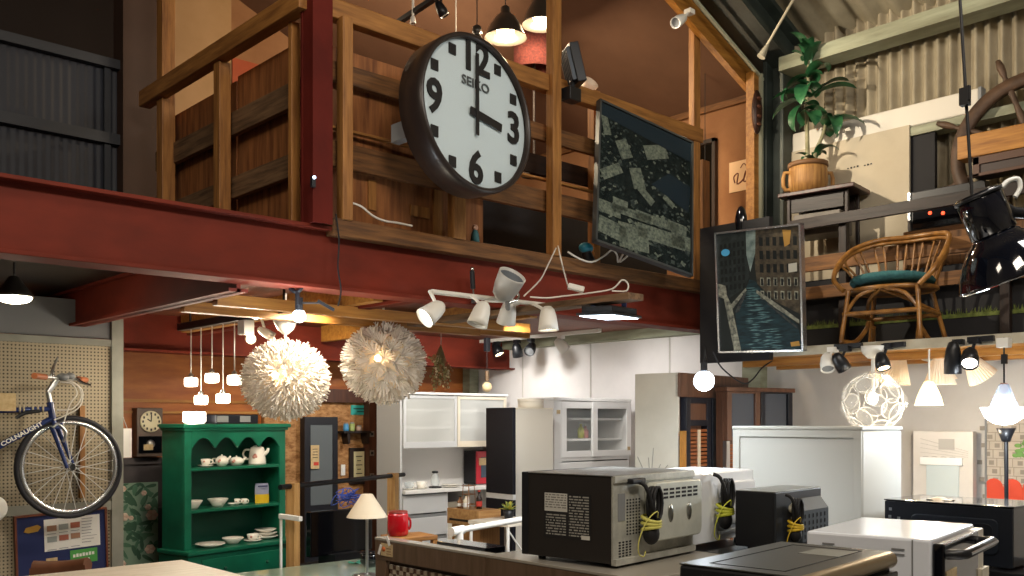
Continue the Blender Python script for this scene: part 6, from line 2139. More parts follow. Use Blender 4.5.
for k in range(6):
    y0 = 4.08 + k * .143
    part('top_board', MB().box((1.10, y0, .87), (2.16, y0 + .141, .90)), wt, t, .002)
part('apron', MB().box((1.16, 4.13, .78), (2.10, 4.88, .868)), m['cream'], t)
for x in (1.18, 2.08):
    for y in (4.15, 4.86):
        part('leg', MB().box((x - .025, y - .025, 0), (x + .025, y + .025, .78)), m['cream'], t)
# ================================================================ MICROWAVES AND OTHER APPLIANCES
def cord_bundle(t, o, s, yellow=True, tie='d7c23a'):
    """coiled black power cord hanging on a back panel (local coords, y<0 is out)"""
    o = V(o)
    b = MB()
    b.tube([o + V(q) * s for q in ((-.02, -.02, .16), (.0, -.05, .14), (.02, -.07, .06), (.04, -.06, .0), (.02, -.07, -.05))], .008 * s * 1.2, 8, sub=3)
    for k in range(3):
        b.tube([o + V((.05 + .035 * math.cos(a) + .006 * k, -.05 - .012 * k, .06 + .075 * math.sin(a))) * s for a in [i * PI / 5 for i in range(10)]], .007 * s * 1.2, 6, closed=True)
    b.ball(o + V((.03, -.06, -.07)) * s, .045 * s, (.9, .8, 1.1), 12)
    part('power_cord', b, m['wire_black'], t, 0, True)
    if yellow:
        b = MB()
        for k in range(3):
            b.lathe([(.042 * s, -.008 * s), (.05 * s, 0), (.042 * s, .008 * s)], Matrix.Translation(o + V((.03, -.06, -.045 + .02 * k)) * s) @ Matrix.Rotation(.25 * k - .2, 4, 'X'), 16)
        b.tube([o + V(q) * s for q in ((.05, -.08, .0), (.03, -.09, .03), (-.02, -.07, -.01), (-.05, -.05, -.09), (-.04, -.04, -.15), (.0, -.04, -.17), (.03, -.03, -.15))], .0028 * s, 6, sub=3)
        part('earth_wire', b, mat('earth_wire_' + tie, tie, 0.5), t, 0, True)


def rbox(b, x0, x1, z0, z1, y0, y1, r=.02, n=4):
    """rounded rectangle slab standing out from the y plane"""
    pts = []
    for cx, cz_, a0 in ((x1 - r, z1 - r, 0), (x0 + r, z1 - r, PI / 2), (x0 + r, z0 + r, PI), (x1 - r, z0 + r, 1.5 * PI)):
        for k in range(n + 1):
            a = a0 + k / n * PI / 2
            pts.append((cx + r * math.cos(a), cz_ + r * math.sin(a)))
    b.prism(pts, y1 - y0, Matrix.Translation((0, y0, 0)))


# steel-backed microwave, nearest
M1, w1, d1, h1, z1_ = corner(612, 476, 569, 3.62, 41, 522, 692)
M1.translation.z = TZ + .001
fz = .016
t = thing('steel_back_microwave', 'large microwave with black side, rating label and bare steel back', 'microwave', M=M1)
bs_ = mat('bronze_black_side', '2c2825', 0.4, 0.2)
part('body', MB().box((0, .004, fz), (w1, d1, h1 - .004)), bs_, t, .004, True)
part('front_edge', MB().box((-.004, d1 - .035, fz), (w1 + .004, d1, h1)), m['black'], t, .004, True)
part('top', MB().box((-.004, -.004, h1 - .004), (w1 + .004, d1 - .036, h1)), mat('satin_steel_top', '8d8c86', 0.3, 0.8), t, .001, True)
pst = mat('plated_steel', 'c4c4ba', 0.35, 0.35, 'a0a097', 14)
part('back_panel', MB().box((0, -.006, fz - .006), (w1, .004, h1 - .002)), pst, t, .002, True)
part('back_flange', MB().box((0, -.02, fz - .006), (w1, -.006, fz + .02)).box((0, -.014, h1 - .03), (w1, -.006, h1 - .002)), pst, t, .002, True)
b = MB()
rbox(b, w1 * .36, w1 * .985, h1 * .24, h1 * .90, -.055, -.006, .03)
part('raised_cover', b, mat('galvanised_cover', 'c6c9bf', 0.42, 0.25, 'b6b9af', 10), t, .006, True)
for r_ in range(3):
    for c_ in range(6):
        x = w1 * (.47 + .078 * c_)
        b = MB().box((x, -.0565, h1 * (.80 - r_ * .045)), (x + w1 * .055, -.054, h1 * (.825 - r_ * .045)))
        part('vent_slot', b, m['matt_black'], t, 0, True)
for fx_ in (.56, .80):
    b = MB().ball((w1 * fx_, -.056, h1 * .54), .022, (.9, .35, 1.7), 14)
    part('dimple', b, m['steel'], t, 0, True)
b = MB()
rg = random.Random(2)
for r_ in range(12):
    for c_ in range(5):
        b.box((w1 * (.15 + .035 * c_), -.0075, h1 * (.34 + .034 * r_)), (w1 * (.15 + .035 * c_) + .010, -.005, h1 * (.34 + .034 * r_) + .006))
for r_ in range(7):
    for c_ in range(4):
        b.box((w1 * (.06 + .04 * c_), -.0075, h1 * (.08 + .03 * r_)), (w1 * (.06 + .04 * c_) + .013, -.005, h1 * (.08 + .03 * r_) + .006))
part('perforation', b, m['matt_black'], t, 0, True, kind='stuff')
part('side_slot', MB().box((w1 * .05, -.008, h1 * .50), (w1 * .13, -.005, h1 * .80)), m['grey'], t, 0, True)
cord_bundle(t, (w1 * .26, -.006, h1 * .52), .9, True, 'c9c464')
part('cord_grommet', MB().box((w1 * .14, -.04, h1 * .90), (w1 * .30, -.006, h1 * .96)), m['black'], t, .006, True)
# rating label on the black side (local x = 0 face, y runs to the left)
lb = MB().box((-.0015, d1 * .22, h1 * .27), (-.0005, d1 * .74, h1 * .78))
lab = part('rating_label', lb, mat('label_black', '1c1b1b', 0.5), t, 0, True)
b = MB().box((-.0022, d1 * .475, h1 * .57), (-.0014, d1 * .73, h1 * .775))
part('white_block', MB().box((-.0022, d1 * .23, h1 * .28), (-.0014, d1 * .32, h1 * .325)), mat('label_code_white', 'c9c7be', 0.6), lab, 0, True)
part('white_block', b, mat('label_grey_white', 'c3c1b8', 0.6), lab, 0, True)
b = MB()
for r_ in range(15):
    z = h1 * (.74 - r_ * .031)
    for y0, y1 in ((.24, .455), (.49, .715)):
        if y0 > .4 and z > h1 * .55:
            continue
        y = y0
        while y < y1:
            l_ = rg.uniform(.015, .07)
            b.box((-.0021, d1 * y, z), (-.0014, d1 * min(y1, y + l_), z + h1 * .014))
            y += l_ + rg.uniform(.006, .02)
part('printing', b, mat('label_print', '9a9890', 0.6), lab, 0, True)
b = MB()
for r_ in range(6):
    z = h1 * (.75 - r_ * .028)
    y = .485
    while y < .72:
        l_ = rg.uniform(.015, .06)
        b.box((-.0028, d1 * y, z), (-.0021, d1 * min(.72, y + l_), z + h1 * .012))
        y += l_ + .012
part('fine_print', b, mat('label_grey_print', '77756e', 0.6), lab, 0, True)
for x in (.06, w1 - .06):
    for y in (.05, d1 - .06):
        part('foot', MB().cyl((x, y, 0), (x, y, fz), .016), m['black'], t, 0, True)
# second counter under the farther microwaves
t = thing('display_counter', 'black-topped display counter behind the plain sideboard', 'counter', (3.9, 2.3, 0))
part('top', MB().box((3.42, 1.75, TZ - .03), (4.50, 3.25, TZ)), m['gloss_black'], t, .004)
part('body', MB().box((3.46, 1.8, .06), (4.46, 3.2, TZ - .03)), m['matt_black'], t)
part('plinth', MB().box((3.5, 1.85, 0), (4.42, 3.15, .06)), m['grey'], t)
# white-backed microwave
M2, w2, d2, h2, z2_ = corner(690, 480, 566, 4.15, 41, 620, 752)
M2.translation.z = TZ + .001
h2 = .335
t = thing('white_back_microwave', 'white microwave with its back and looped cord turned to us', 'microwave', M=M2)
wm = mat('white_microwave_metal', 'dcdfe2', 0.35, coat=.2)
part('body', MB().box((0, .004, .02), (w2, .34, h2)), wm, t, .006, True)
part('back_panel', MB().box((.005, -.006, .018), (w2 - .002, .004, h2 - .004)), wm, t, .003, True)
b = MB()
rbox(b, w2 * .46, w2 * .97, h2 * .26, h2 * .86, -.03, -.006, .02)
part('raised_cover', b, wm, t, .008, True)
part('duct', MB().prism([(w2 * .40, h2 * .30), (w2 * .52, h2 * .22), (w2 * .62, h2 * .36), (w2 * .60, h2 * .6), (w2 * .44, h2 * .66)], .02, Matrix.Translation((0, -.026, 0))), mat('pale_grey_duct', 'c3cad3', 0.4), t, .004, True)
for r_ in range(3):
    for c_ in range(5):
        part('vent_slot', MB().box((w2 * (.63 + .062 * c_), -.0315, h2 * (.50 - .07 * r_)), (w2 * (.63 + .062 * c_) + .006, -.029, h2 * (.53 - .07 * r_))), m['grey'], t, 0, True)
part('lower_rail', MB().box((w2 * .4, -.02, h2 * .13), (w2 * .98, -.006, h2 * .19)), m['alu'], t, .003, True)
part('barcode_label', MB().box((w2 * .52, -.0285, h2 * .46), (w2 * .555, -.027, h2 * .64)), m['white_paper'], t, 0, True)
cord_bundle(t, (w2 * .30, -.008, h2 * .55), .9, True, 'c3c840')
for x in (.05, w2 - .06):
    part('foot', MB().cyl((x, .05, 0), (x, .05, .02), .016), mat('blue_grey_foot', '5f6d80', 0.5), t, 0, True)
    part('foot', MB().cyl((x, .29, 0), (x, .29, .02), .016), m['black'], t, 0, True)
# black ribbed microwave
M3, w3, d3, h3, z3_ = corner(775, 493, 560, 4.05, 42, 735, 820)
M3.translation.z = TZ + .001
h3 = H - 72 / F * 4.05 - TZ
d3 = min(d3, .30)
t = thing('black_ribbed_microwave', 'small black microwave with a ribbed back and yellow earth wire', 'microwave', M=M3)
bm = mat('charcoal_metal', '2f3236', 0.4, .3)
part('body', MB().box((0, .004, .015), (w3, d3, h3)), m['black'], t, .005, True)
part('top', MB().box((0, .0, h3), (w3, d3, h3 + .003)), mat('grey_lacquer_top', '85847d', 0.3, .4), t, .001, True)
part('back_panel', MB().box((0, -.005, .012), (w3, .004, h3 - .002)), bm, t, .002, True)
b = MB()
b.prism([(-.045, h3 * .12), (-.045, h3 * .66), (-.005, h3 * .86), (-.005, h3 * .08)], w3 * .60, Matrix.Translation((w3 * .985, 0, 0)) @ Matrix.Rotation(PI / 2, 4, 'Z'))
part('raised_cover', b, mat('slate_metal', '3c4349', 0.7), t, .003, True)
for r_ in range(4):
    for c_ in range(6):
        part('vent_slot', MB().box((w3 * (.43 + .09 * c_), -.0475, h3 * (.18 + .115 * r_)), (w3 * (.43 + .09 * c_) + .008, -.0455, h3 * (.25 + .115 * r_))), m['matt_black'], t, 0, True)
part('barcode_label', MB().box((w3 * .31, -.0075, h3 * .16), (w3 * .375, -.0052, h3 * .56)), m['white_paper'], t, 0, True)
part('terminal_bag', MB().ball((w3 * .26, -.03, h3 * .72), .03, (1.4, .6, .8), 10), mat('clear_bag', 'b9b6a4', 0.3), t, 0, True)
cord_bundle(t, (w3 * .14, -.008, h3 * .50), .75, True, 'cfae2a')
for x in (.05, w3 - .05):
    for y in (.05, d3 - .05):
        part('foot', MB().cyl((x, y, 0), (x, y, .015), .014), m['black'], t, 0, True)
# chest-like white fridge standing behind
M4, w4, d4, h4, z4_ = corner(862, 426, 600, 4.8, 47, 733, 902)
M4.translation.z = 0
h4 = H - 5.5 / F * 4.8
t = thing('white_fridge', 'big white fridge with a framed side panel behind the ovens', 'fridge', M=M4)
fw_ = mat('fridge_white', 'b6b6b0', 0.45)
part('body', MB().box((.004, 0, .03), (w4, d4, h4 - .02)), fw_, t, .012, True)
part('top', MB().box((-.006, -.004, h4 - .02), (w4 + .004, d4 + .004, h4)), fw_, t, .006, True)
b = MB()
b.box((-.006, .002, .05), (.003, .045, h4 - .021)).box((-.006, d4 - .045, .05), (.003, d4 - .002, h4 - .021)).box((-.006, .045, h4 - .06), (.003, d4 - .045, h4 - .021)).box((-.006, .045, .05), (.003, d4 - .045, .10))
part('side_frame', b, fw_, t, .002, True)
part('foot', MB().box((.03, .03, 0), (w4 - .03, d4 - .03, .03)), m['black'], t, 0, True)
# big black oven at the right edge, back turned to us
M5, w5, d5, h5, z5_ = corner(1013, 508, 571, 4.3, 47, 885, 1075)
t = thing('black_oven', 'wide black oven showing its embossed back, right of the white fridge', 'oven', M=M5)
part('body', MB().box((.004, 0, .012), (.42, d5, h5)), m['gloss_black'], t, .006, True)
part('top', MB().box((-.006, -.006, h5), (.42, d5 + .004, h5 + .006)), mat('black_lacquer_top', '3b3d42', 0.15, coat=.6), t, .002, True)
part('back_panel', MB().box((-.004, .0, .01), (.004, d5, h5 - .004)), mat('black_blue_metal', '23272f', 0.35, .3), t, .002, True)
b = MB()
q = Matrix.Rotation(PI / 2, 4, 'Z')
b2 = MB()
rbox(b2, d5 * .10, d5 * .78, h5 * .22, h5 * .80, -.0, .010, .03)
part('embossed_panel', MB().add([(q @ V((x, y, z))) * 1 for x, y, z in b2.v], b2.f), mat('black_blue_emboss', '2a2f38', 0.3, .3), t, .006, True)
b2 = MB()
rbox(b2, d5 * .14, d5 * .60, h5 * .30, h5 * .72, .008, .013, .03)
part('embossed_panel', MB().add([(q @ V((x, y, z))) * 1 for x, y, z in b2.v], b2.f), mat('black_blue_inner', '20242b', 0.3, .3), t, .004, True)
for y, z in ((.95, .85), (.955, .72), (.88, .70), (.90, .60), (.94, .25)):
    part('screw_cap', MB().cbox((-.005, d5 * y, h5 * z), (.004, .014, .014)), m['alu'], t, .001, True)
part('door', MB().box((.42, .0, .012), (.45, d5, h5)), m['gloss_black'], t, .004, True)
for x in (.04, .38):
    for y in (.05, d5 - .05):
        part('foot', MB().cyl((x, y, 0), (x, y, .012), .016), m['black'], t, 0, True)
c = M5 @ V((.12, d5 * .62, h5 + .007))
b = MB().sheet(lambda s, q_: (c.x + (q_ - .5) * .07, c.y + (s - .5) * .12, c.z + .012 * math.sin(PI * s) * math.sin(PI * q_) + .004 * math.sin(9 * s + 4 * q_)), 12, 8)
one('crumpled_paper', b, mat('beige_crumple', 'bcaE9a'.lower(), 0.8), 'small crumpled beige paper on top of the black oven', 'paper')
t = thing('oven_table', 'dark table carrying the black oven at the right', 'table', (M5.translation.x + .2, M5.translation.y + .3, 0))
zt5 = z5_ - .001
part('top', MB().box((-.06, -.25, zt5 - .03 - M5.translation.z), (.50, d5 + .04, zt5 - M5.translation.z), M5), m['black'], t, .003)
for x in (0.0, .44):
    for y in (-.2, d5 - .02):
        q_ = M5 @ V((x, y, 0))
        part('leg', MB().cyl((q_.x, q_.y, 0), (q_.x, q_.y, zt5 - .03), .02), m['grey'], t)
# white microwave with a black door handle
M6, w6, d6, h6, z6_ = corner(931, 540, 646, 2.8, 38, 806, 974)
t = thing('white_door_microwave', 'glossy white microwave with black glass door and long handle', 'microwave', M=M6)
part('body', MB().box((.002, .0, .015), (w6, d6, h6)), mat('microwave_white', 'dfe4ec', 0.22, coat=.4), t, .008, True)
for y in (.20, .76):
    for k in range(2):
        part('vent_slot', MB().box((-.001, d6 * y, h6 * (.88 - .05 * k)), (.004, d6 * (y + .10), h6 * (.895 - .05 * k))), m['grey'], t, 0, True)
part('trim_groove', MB().box((-.0005, d6 * .135, .02), (.003, d6 * .145, h6 - .004)), m['grey'], t, 0, True)
part('door', MB().box((.012, -.035, .02), (w6 - .10, .0, h6 - .012)), m['gloss_black'], t, .006, True)
part('control_panel', MB().box((w6 - .095, -.03, .02), (w6, .0, h6 - .012)), mat('cream_control_panel', 'c9c2b2', 0.4), t, .004, True)
hb = MB().tube([(.03, -.036, h6 * .86), (.03, -.075, h6 * .87), (.05, -.085, h6 * .87), (w6 - .13, -.085, h6 * .87), (w6 - .11, -.075, h6 * .87), (w6 - .11, -.036, h6 * .86)], .015, 10)
part('handle', hb, m['black'], t, 0, True)
part('handle_trim', MB().tube([(.06, -.097, h6 * .875), (w6 - .13, -.097, h6 * .875)], .005, 8), m['alu'], t, 0, True)
part('paper_tag', MB().box((.03, -.038, h6 * .42), (.15, -.036, h6 * .70)), m['paper'], t, 0, True)
part('paper_leaflet', MB().box((w6 - .09, -.045, h6 * .1), (w6 + .01, -.031, h6 * .55)), mat('leaflet', 'd3c9b4', 0.7), t, 0, True)
for x in (.05, w6 - .05):
    for y in (.05, d6 - .05):
        part('foot', MB().cyl((x, y, 0), (x, y, .015), .014), m['black'], t, 0, True)
# dark-topped microwave in front
zt7 = 1.28
ca, cb, cc7 = Pz(781, 542, zt7), Pz(901.5, 553, zt7), Pz(700, 566, zt7)
ex = (cc7 - ca)
ey = (cb - ca)
M7 = frame(ca, ex, (0, 0, 1))
W7, D7 = ex.length, ey.length
# x runs from the back right corner to the left, y towards the right/front
M7 = frame(ca, ey, (0, 0, 1))
M7.translation.z = z6_
h7 = zt7 - z6_
t = thing('dark_top_microwave', 'dark grey-topped microwave with a bronze rounded front edge', 'microwave', M=M7)
part('body', MB().box((0.0, -W7, .015), (D7 - .03, 0, h7 - .002)), m['black'], t, .008, True)
part('top', MB().box((.0, -W7, h7 - .002), (D7 - .035, 0, h7 + .002)), mat('olive_grey_top', '4a4b46', 0.35, .4), t, .002, True)
b = MB()
for a, c in (((.06, -W7 + .05), (D7 - .09, -W7 + .056)), ((.06, -.056), (D7 - .09, -.05)), ((.06, -W7 + .05), (.066, -.05)), ((D7 - .096, -W7 + .05), (D7 - .09, -.05))):
    b.box((a[0], a[1], h7 + .0015), (c[0], c[1], h7 + .0028))
part('top_groove', b, m['matt_black'], t, 0, True)
part('caution_label', MB().box((D7 * .42, -W7 * .36, h7 + .0018), (D7 * .74, -W7 * .14, h7 + .003)), mat('dull_label', '77776f', 0.5), t, 0, True)
b = MB().tube([(D7 - .035, -W7, h7 - .022), (D7 - .035, 0, h7 - .022)], .024, 16)
part('front_edge', b, mat('bronze_edge', 'a8977a', 0.3, .8), t, 0, True)
part('door', MB().box((D7 - .03, -W7 + .01, .02), (D7 - .005, -.01, h7 - .05)), m['gloss_black'], t, .004, True)
part('handle', MB().tube([(D7 + .0, -.06, h7 - .07), (D7 + .035, -.07, h7 - .065), (D7 + .035, -W7 + .07, h7 - .065), (D7 + .0, -W7 + .06, h7 - .07)], .011, 10), m['chrome'], t, 0, True)
for x in (.05, D7 - .08):
    for y in (-.05, -W7 + .05):
        part('foot', MB().cyl((x, y, 0), (x, y, .015), .014), m['black'], t, 0, True)
# low rack carrying both
q0 = (M7.translation + M6.translation) / 2
t = thing('appliance_table', 'low steel table carrying the two nearest microwaves', 'table', (q0.x, q0.y, 0))
Mk = Matrix.Translation((q0.x, q0.y, 0)) @ Matrix.Rotation(math.radians(9), 4, 'Z')
part('top', MB().box((-.62, -.75, z6_ - .032), (.72, .50, z6_ - .0015), Mk), m['alu'], t, .003)
for x in (-.58, .66):
    for y in (-.7, .45):
        a = Mk @ V((x, y, 0))
        part('leg', MB().cyl(a, (a.x, a.y, z6_ - .032), .02), m['grey'], t)

# ================================================================ LAMPS UNDER THE LEDGE AND THE WALL BEHIND
LU = 2.085


def to_ledge(c):
    return LU - c.z


# glass petal globe
c = P(873, 402, 5.46)
t = thing('glass_petal_globe', 'clear glass petal globe lamp on a white rod above the fridge', 'lamp', c)
gp = bpy.data.materials.new('rippled_glass')
gp.use_nodes = True
gn = gp.node_tree.nodes['Principled BSDF'].inputs
gn['Base Color'].default_value = lin('f3f3ee')
gn['Roughness'].default_value = 0.05
gn['Alpha'].default_value = 0.05
gn['Specular IOR Level'].default_value = 1.0
gn['Coat Weight'].default_value = 0.6
RG = .188
gr_ = random.Random(9)
prim = mat('petal_edge_glass', 'f6f3ea', 0.08, alpha=.38, spec=1.0)
for k in range(22):
    zc = 1 - 2 * (k + .5) / 22
    a = k * 2.39996
    d = V((math.sqrt(1 - zc * zc) * math.cos(a), math.sqrt(1 - zc * zc) * math.sin(a), zc))
    q = d.to_track_quat('Z', 'Y').to_matrix().to_4x4()
    rr_ = .062
    b = MB().lathe([(.0001, RG), (rr_ * .5, RG - .003), (rr_ * .85, RG - .015), (rr_, RG - .03), (rr_ * .95, RG - .032), (rr_ * .8, RG - .02), (.0001, RG - .008)], q, 14)
    pg_ = part('glass_petal', b, gp, t, 0, True)
    part('petal_edge', MB().lathe([(rr_, RG - .034), (rr_ + .003, RG - .03), (rr_ - .002, RG - .024), (rr_ - .004, RG - .03), (rr_, RG - .034)], q, 18), prim, pg_, 0, True)
part('bulb', MB().ball((0, 0, .02), .028, (1, 1, 1.3)), m['bulb_white'], t, 0, True)
part('rod', MB().cyl((0, 0, .06), (0, 0, to_ledge(c) - .03), .011), m['spot_white'], t, 0, True)
zr = to_ledge(c)
part('ceiling_rose', MB().lathe([(.0001, zr - .075), (.03, zr - .07), (.06, zr - .04), (.068, zr), (.0001, zr)], None, 24), m['spot_white'], t, 0, True)
lamp('globe_light', 'POINT', c + V((0, 0, .02)), 10, SOFT, .03)
# pleated shade chandelier
c = P(928, 360, 5.75)
t = thing('pleated_chandelier', 'chandelier of pleated cream cone shades on curved wire arms', 'lamp', c)
pl_ = mat('pleated_cream_shade', 'ecd9bd', 0.8, emit=.12, ec='ffdfb4')
part('hub', MB().lathe([(.0001, .09), (.05, .09), (.05, .03), (.035, .0), (.0001, -.01)], None, 20), m['spot_white'], t, 0, True)
part('mount', MB().cyl((0, 0, .08), (0, 0, 2.066 - c.z), .02), m['spot_white'], t, 0, True)
img_r = V((SN, -CS, 0))
img_f = V((CS, SN, 0))
for k, (dx, dy, dz, tilt) in enumerate(((-.20, .02, -.005, -.55), (.0, -.16, -.02, .0), (.26, .0, .0, .62), (-.10, .18, .0, -.2), (.13, .18, .0, .3))):
    o = img_r * dx + img_f * dy + V((0, 0, dz))
    ax2 = (V((0, 0, 1)) - img_r * math.tan(tilt)).normalized()
    q = Matrix.Translation(o) @ ax2.to_track_quat('Z', 'Y').to_matrix().to_4x4()
    b = MB()
    n_ = 60
    vs, fs = [], []
    for j, (r_, z) in enumerate(((.036, .02), (.088, -.135))):
        for i in range(n_):
            a = 2 * PI * i / n_
            rr_ = r_ * (1 + (.035 if i % 2 else -.035))
            vs.append((rr_ * math.cos(a), rr_ * math.sin(a), z))
    fs = [(i, (i + 1) % n_, n_ + (i + 1) % n_, n_ + i) for i in range(n_)]
    b.add(vs, fs, q)
    sh_ = part('shade', b, pl_, t, 0, True)
    b = MB().tube([(0, 0, .0), o * .5 + V((0, 0, .06)), o + V((0, 0, .055)), o + V((0, 0, .02))], .006, 6, sub=4)
    part('arm', b, mat('dark_wire_arm', '4c4844', 0.4, .6), t, 0, True)
    if k < 3:
        b = MB().tube([o * 1.12 + V((0, 0, .02)), o * 1.2 + V((.02, 0, -.05)), o * 1.2 + V((.0, 0, -.12))], .004, 5, sub=3)
        part('wire_scroll', b, m['wire_black'], t, 0, True)
# lit cone glass pendant below it
c = P(929, 405, 5.45)
t = thing('cone_pendant', 'glowing cream glass cone pendant below the pleated chandelier', 'lamp', c)
part('glass_cone', MB().lathe([(.077, 0), (.066, .045), (.048, .09), (.026, .134), (.0001, .142)], None, 32), glow('lit_cream_glass', 'ffeec2', 1.6), t, 0, True)
part('cord', MB().cyl((0, 0, .13), (0, 0, 2.066 - c.z), .006, n=8), m['spot_white'], t, 0, True)
lamp('cone_light', 'POINT', c + V((0, 0, -.03)), 26, SOFT, .04)
# small spots under the ledge
E5 = 5.75
for px, py, Y, aim, body, L_, r_, lit, e, lb in ((827, 362, 5.62, (-.4, -.3, -.75), 'spot_white', .11, .042, None, 0, 'pale small spot beside a black one, left end below the ledge'), (840, 362, 5.56, (.4, -.3, -.75), 'spot_black', .11, .042, None, 0, 'glossy black small spot beside a pale one, left end below the ledge'), (882, 361, 5.38, (-.2, -.3, -.8), 'spot_black', .10, .04, 'bulb_warm', 25, 'black spot with a glaring warm face right of the white rod'), (953, 358, 5.08, (.1, .05, -1), 'spot_black', .17, .045, None, 0, 'long black cylinder spot pointing down below the ledge'), (970, 357, 5.02, (-.6, -.2, -.55), 'spot_black', .12, .045, 'bulb_white', 25, 'black spot with a bright face in a wire yoke, right of the cylinder spot')):
    q = P(px, py, Y)
    spot(px, py, Y, aim, 'ledge_spotlight', lb, m[body], L_, r_, m[lit] if lit else None, e, up=V((DU - .03 - q.x, .0, LU - .005 - q.z)), group='spots below the ledge', angle=110)
for p0, p1, lb in (((835, 347), (862, 345), 'short black track under the ledge left of the white rod'), ((884, 346), (905, 344), 'short black track under the ledge right of the white rod'), ((968, 340), (994, 338), 'short black track under the ledge near the glass pendant')):
    a = Pu(p0[0], p0[1], DU - .014)
    c = Pu(p1[0], p1[1], DU - .014)
    one('short_track', MB().bar(a, c, .035, .03), m['black'], lb, 'track', bevel=.003)
# glass pendant with glowing bowl, right edge
c = P(1004, 409, 4.9)
t = thing('glass_pendant', 'glass pendant with a bluish cone over a glowing white bowl', 'lamp', c)
kk = 4.9 / F
part('glass_cone', MB().lathe([(13.5 * kk, 1 * kk), (5 * kk, 24 * kk), (4 * kk, 25 * kk), (12.5 * kk, 1 * kk)], None, 32), mat('blue_clear_glass', 'c6dcf2', 0.05, alpha=.35, spec=.8), t, 0, True)
part('bowl', MB().lathe([(21.5 * kk, 1.5 * kk), (21 * kk, 0), (17 * kk, -9 * kk), (9 * kk, -14.5 * kk), (.0001, -16 * kk)], None, 36), glow('lit_white_bowl', 'f5f9ff', 6), t, 0, True)
part('bulb', MB().ball((0, 0, 6 * kk), 7 * kk), m['bulb_cool'], t, 0, True)
part('socket', MB().cyl((0, 0, 14 * kk), (0, 0, 26 * kk), 3.5 * kk), mat('amber_socket', '8a5c46', 0.4), t, 0, True)
part('cord', MB().cyl((0, 0, 26 * kk), (0, 0, to_ledge(c)), .0045, n=6), m['wire_black'], t, 0, True)
part('cord_clip', MB().cbox((.004, 0, 50 * kk), (.025, .025, .05)), m['wire_black'], t, 0, True)
part('track_adapter', MB().cbox((0, 0, to_ledge(c) - .028), (.06, .06, .05)), m['spot_white'], t, .004, True)
lamp('bowl_light', 'POINT', c + V((0, 0, -24 * kk)), 30, COOL, .08)
# black floor lamp
c = P(1006, 430, 5.25)
t = thing('floor_lamp', 'slim black floor lamp with a small cone head near the picture', 'lamp', (c.x, c.y, 0))
part('head', MB().lathe([(.0001, -.07), (.022, -.065), (.03, -.04), (.05, .01), (.047, .01), (.02, -.035), (.0001, -.04)], Matrix.Translation(c), 24), m['black'], t)
part('pole', MB().cyl((c.x + .03, c.y, .02), c + V((0, 0, -.06)), .011), m['black'], t)
part('base', MB().lathe([(.0001, 0), (.14, 0), (.14, .012), (.02, .025), (.0001, .025)], Matrix.Translation((c.x + .03, c.y, 0)), 28), m['black'], t)
# pale panel like a toy house front, leaning on the wall
pu = 6.25
a, c = Pu(973, 500, pu), Pu(913, 431, pu)
zt = c.z
t = thing('pale_display_panel', 'pale grey display panel with an arched doorway standing by the wall', 'panel', (pu, (a.y + c.y) / 2, 0))
y0, y1 = a.y, c.y
gp2 = mat('pale_panel_grey', 'cfc9c1', 0.6, 0, 'c4beb6', 3)
part('board', MB().box((pu, y0, 0), (pu + .06, y1, zt)), gp2, t, .003)
wy = y1 - y0
zc_ = Pu(940, 462, pu).z
part('lintel', MB().box((pu - .02, y0 + wy * .16, zc_ - .02), (pu, y1 - wy * .14, zc_ + .03)), m['white'], t, .002)
part('doorway', MB().box((pu - .012, y0 + wy * .22, .0), (pu, y1 - wy * .24, zc_ - .02)), mat('pale_blue_grey', 'bcc6c6', 0.5), t, .002)
b = MB()
for k in range(4):
    b.bar((pu - .003, y1 - .05, zt - .05 - .03 * k), (pu - .003, y0 + .03, zt - .13 - .012 * k), .002, .004, (1, 0, 0))
b.box((pu - .004, y0 + wy * .30, zt - .12), (pu, y0 + wy * .56, zt - .05))
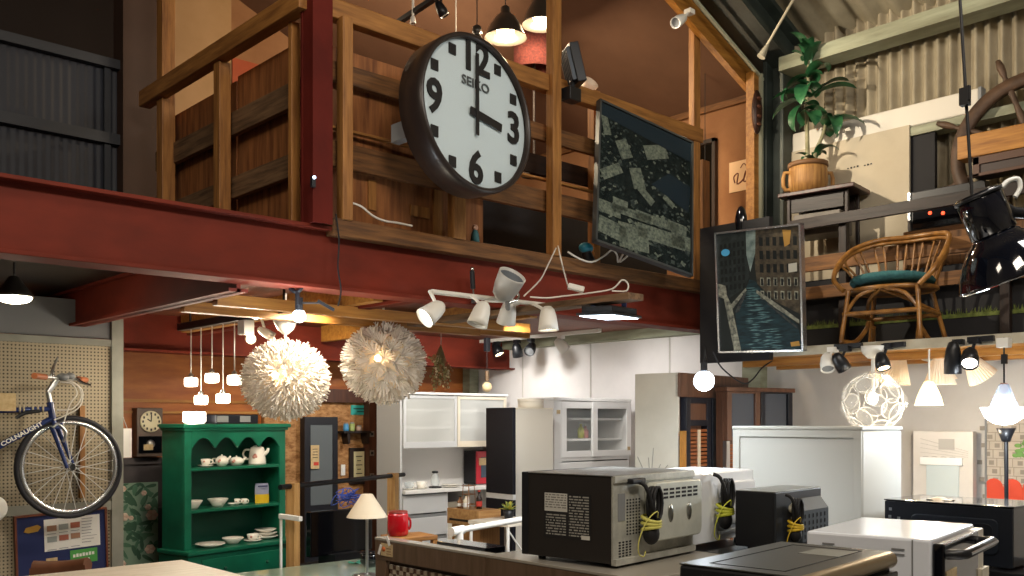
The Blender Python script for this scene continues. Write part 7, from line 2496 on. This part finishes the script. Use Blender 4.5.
for k in range(4):
    yk = y1 - wy * (.22 + .15 * k)
    b.tube([(pu - .003, yk - .03, zt - .19), (pu - .003, yk - .015, zt - .17), (pu - .003, yk + .015, zt - .17), (pu - .003, yk + .03, zt - .19)], .003, 5, sub=2)
part('printed_lines', b, mat('panel_print_grey', 'a9a49c', 0.6), t)
# town print on the wall
pu = UW - .03
a, c = Pu(1062, 510, pu), Pu(985, 418, pu)
t = thing('town_print', 'large pale town print with red shapes on the wall at right', 'picture', (pu, (a.y + c.y) / 2, 1.1))
y0, y1, z0, z1 = a.y, c.y, a.z - .1, c.z
part('sheet', MB().box((pu, y0, z0), (pu + .02, y1, z1)), mat('print_beige_grey', 'c3b9ab', 0.7, 0, 'b0a698', 6), t)
b = MB()
rn = random.Random(12)
for r_ in range(9):
    z = z1 - .04 - r_ * .055
    b.box((pu - .002, y0, z), (pu, y1, z + .004))
    y = y0
    while y < y1:
        b.box((pu - .002, y, z - .05), (pu, y + .004, z))
        if rn.random() < .6:
            b.box((pu - .002, y + .02, z - .04), (pu, y + .05, z - .012))
        y += rn.uniform(.06, .11)
part('line_drawing', b, mat('print_line_grey', '8b8379', 0.7), t)
b = MB()
zr = Pu(1000, 480, pu).z
nred = max(2, int((y1 - y0) / .11))
rsc = (y1 - y0) / (nred * .12)
for k in range(nred):
    yc = y1 - .06 * rsc - k * .12 * rsc
    b.prism([(yc + .06 * rsc * math.cos(a_ * PI / 8), zr - .05 + .06 * math.sin(a_ * PI / 8)) for a_ in range(9)][::-1], .003, Matrix.Translation((pu - .003, 0, 0)) @ Matrix.Rotation(PI / 2, 4, 'Z') @ Matrix.Diagonal((1, 1, 1, 1)))
b.box((pu - .004, y0, z0), (pu - .001, y1, zr - .05))
part('red_shapes', b, mat('print_red', 'd2492e', 0.6), t)
b = MB()
for k in range(14):
    q = Pu(rn.uniform(1013, 1034), rn.uniform(436, 458), pu - .004)
    a_ = rn.uniform(0, 3)
    b.ball(q, .022, (.1, 1, .6), 8)
part('green_leaves', b, mat('print_green', '6d9b52', 0.7), t)
part('left_border', MB().box((pu - .006, y1 - .012, z0), (pu + .02, y1, z1)), m['grey'], t)
